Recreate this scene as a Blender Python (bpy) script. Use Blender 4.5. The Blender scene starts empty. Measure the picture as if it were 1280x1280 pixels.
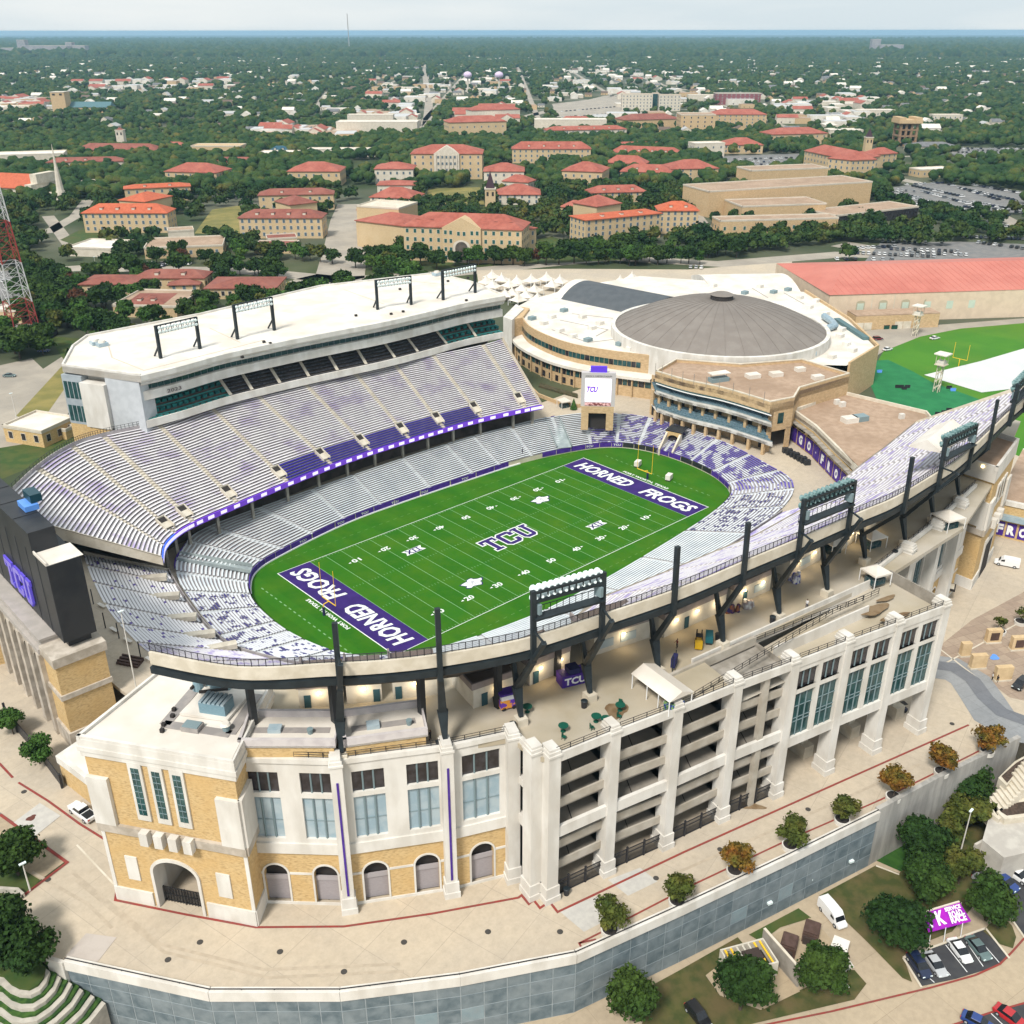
import bpy,bmesh,math,random
import numpy as np
from mathutils import Vector,Matrix
R_=math.radians
random.seed(7);RNG=np.random.default_rng(7)
S=bpy.context.scene
C=S.collection
# ------------------------------------------------------------ camera
CAM=np.array([-157.741,-174.249,121.779]);YAW,PIT,ROL=R_(47.51791),R_(25.87706),R_(-0.05416);FPX=1240.741
_f=np.array([math.cos(YAW)*math.cos(PIT),math.sin(YAW)*math.cos(PIT),-math.sin(PIT)])
_r0=np.array([math.sin(YAW),-math.cos(YAW),0.0]);_u0=np.cross(_r0,_f)
_r=_r0*math.cos(ROL)+_u0*math.sin(ROL);_u=-_r0*math.sin(ROL)+_u0*math.cos(ROL)
cd=bpy.data.cameras.new('camera');cam=bpy.data.objects.new('camera',cd);C.objects.link(cam);S.camera=cam
cam.matrix_world=Matrix(((_r[0],_u[0],-_f[0],CAM[0]),(_r[1],_u[1],-_f[1],CAM[1]),(_r[2],_u[2],-_f[2],CAM[2]),(0,0,0,1)))
cd.sensor_width=36;cd.lens=36*FPX/1280;cd.clip_start=1;cd.clip_end=120000
# ------------------------------------------------------------ world: pale overcast
SUN_EL,SUN_AZ=R_(52),R_(200)
W=bpy.data.worlds.new('World');S.world=W;W.use_nodes=True
nt=W.node_tree;nt.nodes.clear()
o=nt.nodes.new('ShaderNodeOutputWorld');bg=nt.nodes.new('ShaderNodeBackground')
sky=nt.nodes.new('ShaderNodeTexSky');sky.sky_type='NISHITA';sky.sun_disc=False
sky.sun_elevation=SUN_EL;sky.sun_rotation=R_(90)-SUN_AZ;sky.air_density=1.0;sky.dust_density=2.0
# high thin cloud sheet: even grey-white with soft streaks, mixed over the clear sky
tc=nt.nodes.new('ShaderNodeTexCoord');mp=nt.nodes.new('ShaderNodeMapping');mp.inputs['Scale'].default_value=(2.0,2.0,14.0)
nz=nt.nodes.new('ShaderNodeTexNoise');nz.inputs['Scale'].default_value=1.6;nz.inputs['Detail'].default_value=5
cr=nt.nodes.new('ShaderNodeValToRGB');cr.color_ramp.elements[0].position=.36;cr.color_ramp.elements[1].position=.66
cr.color_ramp.elements[0].color=(5.3,6.0,6.35,1);cr.color_ramp.elements[1].color=(6.6,6.9,6.9,1)
mx=nt.nodes.new('ShaderNodeMixRGB');mx.inputs[0].default_value=.93
nt.links.new(tc.outputs['Generated'],mp.inputs[0]);nt.links.new(mp.outputs[0],nz.inputs['Vector']);nt.links.new(nz.outputs[0],cr.inputs[0])
nt.links.new(sky.outputs[0],mx.inputs[1]);nt.links.new(cr.outputs[0],mx.inputs[2])
nt.links.new(mx.outputs[0],bg.inputs[0]);nt.links.new(bg.outputs[0],o.inputs[0]);bg.inputs[1].default_value=0.1
# ------------------------------------------------------------ sun through thin cloud
sl=bpy.data.lights.new('sun','SUN');sl.energy=3.0;sl.angle=R_(12);sl.color=(1,.955,.88)
so=bpy.data.objects.new('sun',sl);C.objects.link(so)
sd=Vector((math.cos(SUN_EL)*math.cos(SUN_AZ),math.cos(SUN_EL)*math.sin(SUN_AZ),math.sin(SUN_EL)))
so.rotation_euler=sd.to_track_quat('Z','Y').to_euler();so.location=sd*400
S.view_settings.view_transform='Standard';S.view_settings.look='None';S.view_settings.gamma=1;S.view_settings.exposure=0.46
S.render.engine='CYCLES';S.cycles.volume_bounces=0;S.cycles.max_bounces=4;S.cycles.diffuse_bounces=2;S.cycles.glossy_bounces=2;S.cycles.transparent_max_bounces=6;S.cycles.transmission_bounces=1
# ------------------------------------------------------------ locating helpers (camera solved from the pitch markings)
def U(px,py,z=0.0):
 d=_f+_r*(px-640)/FPX+_u*(640-py)/FPX
 t=(z-CAM[2])/d[2];q=CAM+t*d
 return (float(q[0]),float(q[1]))
def PJ(x,y,z):
 d=np.array([x,y,z])-CAM;w=d@_f
 return (640+FPX*(d@_r)/w,640-FPX*(d@_u)/w)
def HT(py,q):
 lo,hi=-60.0,300.0
 for _ in range(40):
  m=(lo+hi)/2
  if PJ(q[0],q[1],m)[1]>py:lo=m
  else:hi=m
 return (lo+hi)/2
def cr_(pts,n=None,us=None):
 P=np.array(pts,float);K=len(P)
 if us is None:us=np.linspace(0,K-1,n)
 out=[]
 for u in us:
  k=min(int(u),K-2);t=u-k
  p0=P[max(k-1,0)];p1=P[k];p2=P[k+1];p3=P[min(k+2,K-1)]
  out.append(.5*((2*p1)+(-p0+p2)*t+(2*p0-5*p1+4*p2-p3)*t*t+(-p0+3*p1-3*p2+p3)*t**3))
 return np.array(out)
# ------------------------------------------------------------ materials
MATS={}
def mat(name,c,c2=None,sc=1.0,st=(1,1,1),rough=.85,det=4,lo=.4,hi=.6,c3=None,sc3=.05,metal=0,bump=0,spec=.3,emit=None,fac3=.6,vor=False,coord='pos'):
 if name in MATS:return MATS[name]
 m=bpy.data.materials.new(name);m.use_nodes=True;n=m.node_tree;b=n.nodes['Principled BSDF']
 b.inputs['Roughness'].default_value=rough;b.inputs['Metallic'].default_value=metal;b.inputs['Specular IOR Level'].default_value=spec
 b.inputs['Base Color'].default_value=(*c,1);m.diffuse_color=(*c,1)
 if c2 or c3 or bump:
  if coord=='pos':g=n.nodes.new('ShaderNodeNewGeometry');src=g.outputs['Position']
  else:g=n.nodes.new('ShaderNodeTexCoord');src=g.outputs['Object']
  mp=n.nodes.new('ShaderNodeMapping');mp.inputs['Scale'].default_value=st;n.links.new(src,mp.inputs[0])
 last=None
 if c2:
  if vor:t=n.nodes.new('ShaderNodeTexVoronoi');t.inputs['Scale'].default_value=sc;outp=t.outputs['Color']
  else:t=n.nodes.new('ShaderNodeTexNoise');t.inputs['Scale'].default_value=sc;t.inputs['Detail'].default_value=det;outp=t.outputs[0]
  n.links.new(mp.outputs[0],t.inputs['Vector'])
  r=n.nodes.new('ShaderNodeValToRGB');r.color_ramp.elements[0].position=lo;r.color_ramp.elements[1].position=hi
  r.color_ramp.elements[0].color=(*c,1);r.color_ramp.elements[1].color=(*c2,1)
  n.links.new(outp,r.inputs[0]);last=r.outputs[0]
 if c3:
  t=n.nodes.new('ShaderNodeTexNoise');t.inputs['Scale'].default_value=sc3;t.inputs['Detail'].default_value=5
  n.links.new(src,t.inputs['Vector'])
  r=n.nodes.new('ShaderNodeValToRGB');r.color_ramp.elements[0].position=.42;r.color_ramp.elements[1].position=.68
  n.links.new(t.outputs[0],r.inputs[0])
  mu=n.nodes.new('ShaderNodeMath');mu.operation='MULTIPLY';mu.inputs[1].default_value=fac3;n.links.new(r.outputs[0],mu.inputs[0])
  x=n.nodes.new('ShaderNodeMixRGB');n.links.new(mu.outputs[0],x.inputs[0])
  if last:n.links.new(last,x.inputs[1])
  else:x.inputs[1].default_value=(*c,1)
  x.inputs[2].default_value=(*c3,1);last=x.outputs[0]
 if last:n.links.new(last,b.inputs['Base Color'])
 if bump:
  t=n.nodes.new('ShaderNodeTexNoise');t.inputs['Scale'].default_value=sc*2;n.links.new(mp.outputs[0],t.inputs['Vector'])
  bp=n.nodes.new('ShaderNodeBump');bp.inputs['Strength'].default_value=bump;bp.inputs['Distance'].default_value=.1
  n.links.new(t.outputs[0],bp.inputs['Height']);n.links.new(bp.outputs[0],b.inputs['Normal'])
 if emit:b.inputs['Emission Color'].default_value=(*c,1);b.inputs['Emission Strength'].default_value=emit
 MATS[name]=m;return m
def slabs(name,c,ca,cb,size,joint=.05,ang=0.0,cj=None,sc3=.04,c3=None):
 """poured concrete: bays of slightly different tone with thin joints, plus wear"""
 if name in MATS:return MATS[name]
 m=bpy.data.materials.new(name);m.use_nodes=True;n=m.node_tree;b=n.nodes['Principled BSDF'];b.inputs['Roughness'].default_value=.9;b.inputs['Specular IOR Level'].default_value=.2
 g=n.nodes.new('ShaderNodeNewGeometry');mp=n.nodes.new('ShaderNodeMapping');mp.inputs['Rotation'].default_value=(0,0,ang)
 n.links.new(g.outputs['Position'],mp.inputs[0])
 br=n.nodes.new('ShaderNodeTexBrick');br.offset=0.0;br.inputs['Scale'].default_value=1;br.inputs['Brick Width'].default_value=size;br.inputs['Row Height'].default_value=size*.9
 br.inputs['Mortar Size'].default_value=joint;br.inputs['Mortar Smooth'].default_value=.3;br.inputs['Bias'].default_value=0
 br.inputs['Color1'].default_value=(*ca,1);br.inputs['Color2'].default_value=(*cb,1);br.inputs['Mortar'].default_value=(*(cj or [x*.72 for x in c]),1)
 n.links.new(mp.outputs[0],br.inputs['Vector'])
 t=n.nodes.new('ShaderNodeTexNoise');t.inputs['Scale'].default_value=sc3;t.inputs['Detail'].default_value=8;t.inputs['Roughness'].default_value=.65
 n.links.new(g.outputs['Position'],t.inputs['Vector'])
 r=n.nodes.new('ShaderNodeValToRGB');r.color_ramp.elements[0].position=.38;r.color_ramp.elements[1].position=.66
 n.links.new(t.outputs[0],r.inputs[0])
 mu=n.nodes.new('ShaderNodeMath');mu.operation='MULTIPLY';mu.inputs[1].default_value=.55;n.links.new(r.outputs[0],mu.inputs[0])
 x=n.nodes.new('ShaderNodeMixRGB');n.links.new(mu.outputs[0],x.inputs[0]);n.links.new(br.outputs[0],x.inputs[1]);x.inputs[2].default_value=(*(c3 or c),1)
 t2=n.nodes.new('ShaderNodeTexNoise');t2.inputs['Scale'].default_value=.9;t2.inputs['Detail'].default_value=8;t2.inputs['Roughness'].default_value=.7;n.links.new(g.outputs['Position'],t2.inputs['Vector'])
 r2=n.nodes.new('ShaderNodeValToRGB');r2.color_ramp.elements[0].position=.3;r2.color_ramp.elements[0].color=(.84,.84,.84,1);r2.color_ramp.elements[1].position=.62
 n.links.new(t2.outputs[0],r2.inputs[0])
 y=n.nodes.new('ShaderNodeMixRGB');y.blend_type='MULTIPLY';y.inputs[0].default_value=1;n.links.new(x.outputs[0],y.inputs[1]);n.links.new(r2.outputs[0],y.inputs[2])
 n.links.new(y.outputs[0],b.inputs['Base Color']);MATS[name]=m;return m
WH=(.70,.675,.63)
M_white=mat('white_painted_concrete',WH,(.58,.55,.50),.35,(1,1,.35),c3=(.55,.5,.43),sc3=.25,fac3=.25)
M_cream=mat('cream_concrete',(.66,.60,.50),(.56,.50,.40),.5,c3=(.47,.41,.31),sc3=.15,fac3=.4)
M_brick=mat('tan_brick',(.60,.43,.215),(.36,.23,.10),1.0,(1.7,1.7,5),det=5,lo=.44,hi=.74,c3=(.58,.38,.16),sc3=.3,rough=.92,bump=.3)
M_stone=mat('weathered_limestone',(.52,.46,.39),(.40,.35,.29),.6,c3=(.33,.28,.22),sc3=.3)
M_grey=mat('grey_concrete',(.36,.33,.29),(.27,.245,.21),.4,c3=(.2,.18,.15),sc3=.2)
M_riser=mat('seating_concrete',(.40,.375,.37),(.32,.30,.30),.5,c3=(.25,.22,.24),sc3=.2)
M_aisle=mat('aisle_concrete',(.60,.55,.46),(.5,.45,.37),.6)
M_roofw=mat('white_roof_membrane',(.74,.70,.64),(.66,.615,.55),.2,det=8,c3=(.52,.44,.35),sc3=.12,fac3=.5,rough=.7)
M_rooft=mat('tan_gravel_roof',(.42,.30,.215),(.35,.245,.17),.5,c3=(.26,.175,.115),sc3=.08)
M_steel=mat('dark_green_grey_steel',(.020,.028,.033),(.014,.020,.024),.6,rough=.5)
M_black=mat('black_panel',(.020,.022,.026),(.032,.033,.036),.2,rough=.45)
M_glass=mat('green_tinted_glass',(.012,.05,.052),(.03,.09,.09),.5,rough=.12,spec=.6)
M_dglass=mat('dark_louvre_glass',(.020,.016,.018),(.045,.04,.045),.7,rough=.2,spec=.5)
M_lglass=mat('pale_blue_glazing',(.28,.38,.44),(.38,.46,.50),.4,rough=.25,spec=.5)
M_frame=mat('blue_grey_mullion',(.20,.27,.29),rough=.6)
M_purple=mat('purple_vinyl',(.055,.018,.22),(.075,.03,.28),.8,rough=.6)
M_purple2=mat('purple_ribbon_board',(.16,.05,.55),rough=.5,emit=.25)
M_bluer=mat('blue_ribbon_board',(.04,.12,.85),rough=.5,emit=.3)
M_wprint=mat('white_lettering',(.80,.80,.80),rough=.7)
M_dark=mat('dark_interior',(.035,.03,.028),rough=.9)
M_shadow=mat('shade_tone_inner_wall',(.12,.10,.085),(.07,.06,.05),.3)  # shade of soffits and covered inner faces is put into this dark colour
M_rail=mat('dark_metal_railing',(.035,.035,.04),rough=.5,metal=.3)
M_red=mat('red_painted_line',(.27,.045,.035),(.22,.06,.05),1.0)
M_bench=mat('white_bench',(.78,.76,.80),(.66,.63,.70),.7)
M_green=mat('dark_green_hedge',(.02,.06,.012),(.05,.11,.02),1.2,rough=.95)
def benchmat(name,ca,cb,lo,hi,sc,st,det=2,cell=None,mid=None):
 if name in MATS:return MATS[name]
 m=bpy.data.materials.new(name);m.use_nodes=True;n=m.node_tree;b=n.nodes['Principled BSDF'];b.inputs['Roughness'].default_value=.6
 g=n.nodes.new('ShaderNodeNewGeometry');last=g.outputs['Position']
 if cell:
  sn=n.nodes.new('ShaderNodeVectorMath');sn.operation='SNAP';sn.inputs[1].default_value=cell;n.links.new(last,sn.inputs[0]);last=sn.outputs[0]
 mp=n.nodes.new('ShaderNodeMapping');mp.inputs['Scale'].default_value=st;n.links.new(last,mp.inputs[0])
 t=n.nodes.new('ShaderNodeTexNoise');t.inputs['Scale'].default_value=sc;t.inputs['Detail'].default_value=det;n.links.new(mp.outputs[0],t.inputs['Vector'])
 r=n.nodes.new('ShaderNodeValToRGB');r.color_ramp.elements[0].position=lo;r.color_ramp.elements[1].position=hi
 r.color_ramp.elements[0].color=(*ca,1);r.color_ramp.elements[1].color=(*cb,1)
 if mid:e=r.color_ramp.elements.new((lo+hi)/2);e.color=(*mid,1)
 n.links.new(t.outputs[0],r.inputs[0]);n.links.new(r.outputs[0],b.inputs['Base Color']);MATS[name]=m;return m
# worn purple paint on white benches; the wear follows the seats in cells about a seat wide
MB_west=benchmat('white_bench_with_faded_purple',(.80,.78,.81),(.42,.34,.58),.50,.68,.16,(1,1,1.4),det=8)
MB_lower=benchmat('pale_grey_bench',(.64,.68,.70),(.52,.57,.61),.4,.7,.2,(1,1,1))
MB_south=benchmat('white_bench_with_few_purple_seats',(.80,.79,.81),(.13,.09,.34),.665,.67,.9,(1,1,1),det=1,cell=(.9,.9,.3))
MB_north=benchmat('white_and_purple_bench_north',(.60,.62,.70),(.10,.07,.36),.50,.53,.30,(1,1,1),det=6,cell=(.8,.8,.22))
MB_navy=benchmat('white_and_navy_bench',(.62,.64,.68),(.055,.05,.17),.55,.57,.55,(1,1,1),det=5,cell=(.85,.85,.22))
MB_east=benchmat('white_bench_with_worn_purple_paint',(.62,.60,.64),(.27,.21,.50),.50,.66,.22,(1,3.0,3.5),det=8)
MB_royal=benchmat('royal_purple_bench',(.020,.012,.20),(.03,.018,.26),.4,.6,1,(1,1,1))
MB_rim=benchmat('purple_worn_bench',(.16,.10,.42),(.50,.46,.60),.46,.60,.25,(1,3.0,3.5),det=8)
# ------------------------------------------------------------ mesh building
OFF={}
class MB:
 def __init__(s):s.v=[];s.f=[];s.mi=[];s.n=0
 def add(s,vs,fs,mi=0):
  s.v.extend([tuple(map(float,v)) for v in vs]);s.f.extend([tuple(i+s.n for i in f) for f in fs]);s.mi.extend([mi]*len(fs));s.n+=len(vs)
 def quad(s,a,b,c,d,mi=0):s.add([a,b,c,d],[(0,1,2,3)],mi)
 def box(s,x0,y0,z0,x1,y1,z1,mi=0):
  s.add([(x0,y0,z0),(x1,y0,z0),(x1,y1,z0),(x0,y1,z0),(x0,y0,z1),(x1,y0,z1),(x1,y1,z1),(x0,y1,z1)],
     [(3,2,1,0),(4,5,6,7),(0,1,5,4),(1,2,6,5),(2,3,7,6),(3,0,4,7)],mi)
 def prism(s,poly,z0,z1,mi=0,top=None,bottom=True):
  n=len(poly);a=sum(poly[i][0]*poly[(i+1) % n][1]-poly[(i+1) % n][0]*poly[i][1] for i in range(n))
  P=list(poly) if a>0 else list(poly)[::-1]
  v=[(p[0],p[1],z0) for p in P]+[(p[0],p[1],z1) for p in P]
  fs=[(i,(i+1) % n,n+(i+1) % n,n+i) for i in range(n)]
  s.add(v,fs,mi);s.add([(p[0],p[1],z1) for p in P],[tuple(range(n))],mi if top is None else top)
  if bottom:s.add([(p[0],p[1],z0) for p in P],[tuple(range(n))[::-1]],mi)
 def ob(s,c,ax,ay,hx,hy,z0,z1,mi=0):
  """box with centre c, unit axes ax, ay, half sizes"""
  p=[(c[0]+i*hx*ax[0]+j*hy*ay[0],c[1]+i*hx*ax[1]+j*hy*ay[1]) for i,j in ((-1,-1),(1,-1),(1,1),(-1,1))]
  s.prism(p,z0,z1,mi)
 def beam(s,a,b,w,h=None,mi=0,up=(0,0,1)):
  h=h or w;a=Vector(a);b=Vector(b);d=(b-a).normalized();upv=Vector(up)
  if abs(d.dot(upv))>.97:upv=Vector((1,0,0))
  x=d.cross(upv).normalized();y=x.cross(d)
  vs=[]
  for p in (a,b):
   for i,j in ((-1,-1),(1,-1),(1,1),(-1,1)):vs.append(p+x*(i*w/2)+y*(j*h/2))
  s.add(vs,[(3,2,1,0),(4,5,6,7),(0,1,5,4),(1,2,6,5),(2,3,7,6),(3,0,4,7)],mi)
 def taper(s,a,b,w0,w1,mi=0,n=8):
  a=Vector(a);b=Vector(b);d=(b-a).normalized();upv=Vector((0,0,1)) if abs(d.z)<.95 else Vector((1,0,0))
  x=d.cross(upv).normalized();y=x.cross(d);vs=[]
  for p,w in ((a,w0),(b,w1)):
   for k in range(n):
    t=2*math.pi*k/n;vs.append(p+x*(math.cos(t)*w)+y*(math.sin(t)*w))
  s.add(vs,[(k,(k+1) % n,n+(k+1) % n,n+k) for k in range(n)]+[tuple(range(n))[::-1],tuple(range(n,2*n))],mi)
 def strip(s,A,B,mi=0):
  n=len(A);s.add(list(A)+list(B),[(i,i+1,n+i+1,n+i) for i in range(n-1)],mi)
 def wall(s,pts,z0,z1,th=.3,mi=0):
  """vertical wall along a polyline with thickness"""
  P=[Vector((p[0],p[1])) for p in pts];L=[]
  for i,p in enumerate(P):
   d=(P[min(i+1,len(P)-1)]-P[max(i-1,0)]).normalized();L.append(Vector((-d.y,d.x)))
  zf0=z0 if hasattr(z0,'__len__') else [z0]*len(P);zf1=z1 if hasattr(z1,'__len__') else [z1]*len(P)
  a=[(P[i].x,P[i].y,zf0[i]) for i in range(len(P))];b=[(P[i].x,P[i].y,zf1[i]) for i in range(len(P))]
  q=[P[i]+L[i]*th for i in range(len(P))]
  c=[(q[i].x,q[i].y,zf1[i]) for i in range(len(P))];d=[(q[i].x,q[i].y,zf0[i]) for i in range(len(P))]
  s.strip(a,b,mi);s.strip(b,c,mi);s.strip(c,d,mi);s.strip(d,a,mi)
  s.quad(a[0],b[0],c[0],d[0],mi);s.quad(a[-1],d[-1],c[-1],b[-1],mi)
 def ob_(s):pass
 def beam2(s,a,b,w0,h0,w1,h1,up,mi=0):
  a=Vector(a);b=Vector(b);d=(b-a).normalized();x=d.cross(Vector(up)).normalized();y=x.cross(d);vs=[]
  for p,w,h in ((a,w0,h0),(b,w1,h1)):
   for i,j in ((-1,-1),(1,-1),(1,1),(-1,1)):vs.append(p+x*(i*w/2)+y*(j*h/2))
  s.add(vs,[(3,2,1,0),(4,5,6,7),(0,1,5,4),(1,2,6,5),(2,3,7,6),(3,0,4,7)],mi)
 def build(s,name,mats,parent=None,smooth=False,kind=None,shift=None):
  if not isinstance(mats,(list,tuple)):mats=[mats]
  me=bpy.data.meshes.new(name)
  off=shift if shift is not None else (OFF.get(parent.name,(0,0,0)) if parent else (0,0,0))
  v=s.v if off==(0,0,0) else [(a[0]-off[0],a[1]-off[1],a[2]-off[2]) for a in s.v]
  me.from_pydata(v,[],s.f)
  for m in mats:me.materials.append(m)
  if len(mats)>1:me.polygons.foreach_set('material_index',s.mi)
  if smooth:me.polygons.foreach_set('use_smooth',[True]*len(s.f))
  me.update()
  ob=bpy.data.objects.new(name,me);C.objects.link(ob)
  if parent:ob.parent=parent
  OFF[ob.name]=off
  if kind:ob['kind']=kind
  return ob
def thing(name,label,cat,loc=(0,0,0),group=None):
 o=bpy.data.objects.new(name,None);C.objects.link(o);o.location=loc;o.empty_display_size=.5
 o['label']=label;o['category']=cat
 if group:o['group']=group
 OFF[o.name]=tuple(map(float,loc));return o
def solo(o,label,cat,group=None):
 o['label']=label;o['category']=cat
 if group:o['group']=group
 return o
def base_origin(o):
 """move a top-level mesh's origin to its base centre"""
 me=o.data;n=len(me.vertices);a=np.empty(n*3);me.vertices.foreach_get('co',a);a=a.reshape(-1,3)
 c=[(a[:,0].min()+a[:,0].max())/2,(a[:,1].min()+a[:,1].max())/2,a[:,2].min()]
 me.vertices.foreach_set('co',(a-c).ravel());o.location=c;me.update();return o
def struct(name,mb,m):return mb.build(name,m,kind='structure')
def copyo(o,parent=None,loc=None,rz=None,label=None,group=None,scale=None):
 c=o.copy();C.objects.link(c)
 if parent is not None:c.parent=parent
 if loc is not None:c.location=loc
 if rz is not None:c.rotation_euler=(0,0,rz)
 if scale is not None:c.scale=scale if hasattr(scale,'__len__') else (scale,)*3
 if label:c['label']=label
 if group:c['group']=group
 for ch in list(o.children):copyo(ch,c)
 return c
def text_mesh(txt,size,bold=.0,shear=0.0,sx=1.0,font=None):
 """flat lettering outlines as mesh data: verts (x,y), faces, centred"""
 cu=bpy.data.curves.new('t','FONT');cu.body=txt;cu.size=size;cu.offset=bold;cu.shear=shear;cu.align_x='CENTER';cu.align_y='CENTER';cu.resolution_u=2
 ob=bpy.data.objects.new('t',cu);C.objects.link(ob);dg=bpy.context.evaluated_depsgraph_get()
 me=bpy.data.meshes.new_from_object(ob.evaluated_get(dg))
 v=np.array([(p.co.x*sx,p.co.y) for p in me.vertices]);f=[tuple(p.vertices) for p in me.polygons]
 bpy.data.objects.remove(ob);bpy.data.curves.remove(cu);bpy.data.meshes.remove(me)
 mn,mxx=v.min(0),v.max(0);v=v-(mn+mxx)/2
 return v,f,(mxx-mn)
def place_text(mb,txt,size,org,ex,ey,bold=0,shear=0,w=None,h=None,mi=0,lift=0):
 v,f,d=text_mesh(txt,size,bold,shear)
 sx=w/d[0] if w else 1;sy=h/d[1] if h else (1 if not w else sx)
 ex=Vector(ex);ey=Vector(ey);og=Vector(org);nn=ex.cross(ey)
 mb.add([og+ex*(p[0]*sx)+ey*(p[1]*sy)+nn*lift for p in v],f,mi)
# ============================================================ GROUND, PITCH, BOWL
GZ=5.0;LZ=-6.5
RING=[((-68,3),(-82.5,0)),((-67,14),(-80.5,17)),((-63.5,23),(-77.3,32)),((-58,29.2),(-71,40.8)),((-48,32.5),(-61,46.9)),
  ((-27,36.3),(-29,48.6)),((-8,36.8),(-8.5,49.2)),((20,35.8),(20.5,49.4)),((37,34.7),(38.5,48)),((51.6,31.6),(59,45.3)),
  ((64.9,26.6),(76.5,39.5)),((72,19.2),(86,27.5)),((75,8.3),(88,12)),((74.8,-4.6),(87,-6)),((71.8,-15.9),(82.5,-23.5)),
  ((64.7,-24.7),(76,-38)),((47.4,-29.5),(55,-46)),((16,-33),(16,-49)),((-8,-34.5),(-8,-50.5)),((-27,-34),(-28,-50)),
  ((-48,-30),(-57,-44)),((-60,-23),(-69,-34)),((-65,-15.4),(-76,-19)),((-67.4,-6),(-80.6,-9))]
_rp=RING[-2:]+RING+RING[:3]
def ringu(us):
 us=np.asarray(us,float)
 F=cr_([p[0] for p in _rp],us=us+2);B=cr_([p[1] for p in _rp],us=us+2);return F,B
def sheet(name,outer,z,m,holes=(),kind='structure',parent=None):
 bm=bmesh.new();E=[]
 for loop in [outer]+list(holes):
  vs=[bm.verts.new((p[0],p[1],z)) for p in loop]
  for i in range(len(vs)):E.append(bm.edges.new((vs[i],vs[(i+1) % len(vs)])))
 bmesh.ops.triangle_fill(bm,use_beauty=True,use_dissolve=False,edges=E,normal=(0,0,1))
 me=bpy.data.meshes.new(name);bm.to_mesh(me);bm.free();me.materials.append(m)
 o=bpy.data.objects.new(name,me);C.objects.link(o);OFF[o.name]=(0,0,0)
 if parent:o.parent=parent
 if kind:o['kind']=kind
 return o
wall_px=[(82,1204),(262,1243),(425,1243),(575,1224),(720,1196),(855,1135),(980,1076),(1098,1018),(1172,978),(1275,927)]
WP=[U(x,y,GZ) for x,y in wall_px]
_,Bh=ringu(np.linspace(0,24,73)[:-1])
bowl_hole=[tuple(p) for p in Bh]
se_hole=WP+[(75,-140),(120,-150),(160,-190),(140,-420),(-120,-520),(-420,-330),(-330,-120)]+[U(-330,1130,GZ),U(-60,1118,GZ),U(2,1112,GZ),U(28,1128,GZ),U(48,1165,GZ),U(60,1196,GZ)]
# ------- terrain
gm=mat('campus_ground',(.035,.055,.018),(.075,.085,.035),.012,det=10,lo=.45,hi=.62,c3=(.16,.15,.13),sc3=.006,fac3=.55,rough=.95)
big=[(-9000,-3000),U(-900,46,5),U(-300,44.6,5),U(640,44.0,5),U(1600,44.2,5),U(2200,46,5),(12000,-9000)]
sheet('ground',big,GZ,gm,[bowl_hole,se_hole])
M_plaza=slabs('pale_plaza_concrete',(.52,.44,.335),(.54,.455,.345),(.505,.425,.325),9.5,.05,R_(-13.5),cj=(.40,.34,.265),c3=(.41,.365,.31))
M_road=mat('light_concrete_road',(.38,.335,.275),(.31,.275,.23),.06,det=8,c3=(.24,.22,.19),sc3=.3,fac3=.3)
M_asph=mat('dark_asphalt',(.045,.045,.05),(.06,.06,.062),.4,det=8)
M_grass=mat('green_lawn',(.035,.075,.015),(.065,.09,.02),.35,det=8,c3=(.10,.085,.03),sc3=.12,fac3=.5)
M_dry=mat('dry_yellow_lawn',(.27,.22,.07),(.19,.17,.05),.15,det=8,c3=(.10,.11,.03),sc3=.04)
plaza=[U(-160,700,GZ),U(-160,1060,GZ),U(0,1018,GZ),U(84,1078,GZ),U(0,1146,GZ),U(-120,1215,GZ),U(-90,1120,GZ),U(2,1112,GZ),U(28,1128,GZ),U(48,1165,GZ),U(60,1196,GZ)]
plaza=[U(-160,700,GZ),U(-160,1000,GZ),U(0,1018,GZ),U(84,1078,GZ),U(2,1140,GZ),U(28,1145,GZ),U(48,1168,GZ),U(62,1196,GZ)]+WP+[(75,-139),(120,-146),(175,-120),(150,10),(120,40),(96,62),(60,60)]
plaza+=[(20,70),(-60,66),(-86,60),(-100,70)]
sheet('plaza_paving',plaza,GZ+.02,M_plaza,[bowl_hole])
# lower level outside the wall
M_lowpath=slabs('tan_service_drive',(.45,.36,.25),(.46,.37,.26),(.43,.345,.245),9,.04,R_(10),c3=(.40,.33,.24))
lo_out=[(-420,-340),(-120,-520),(150,-420),(170,-190),(160,-90),(60,-100),(0,-100),(-60,-85),(-120,-40),(-330,-100)]
sheet('lower_ground',lo_out,LZ,M_lowpath)
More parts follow.
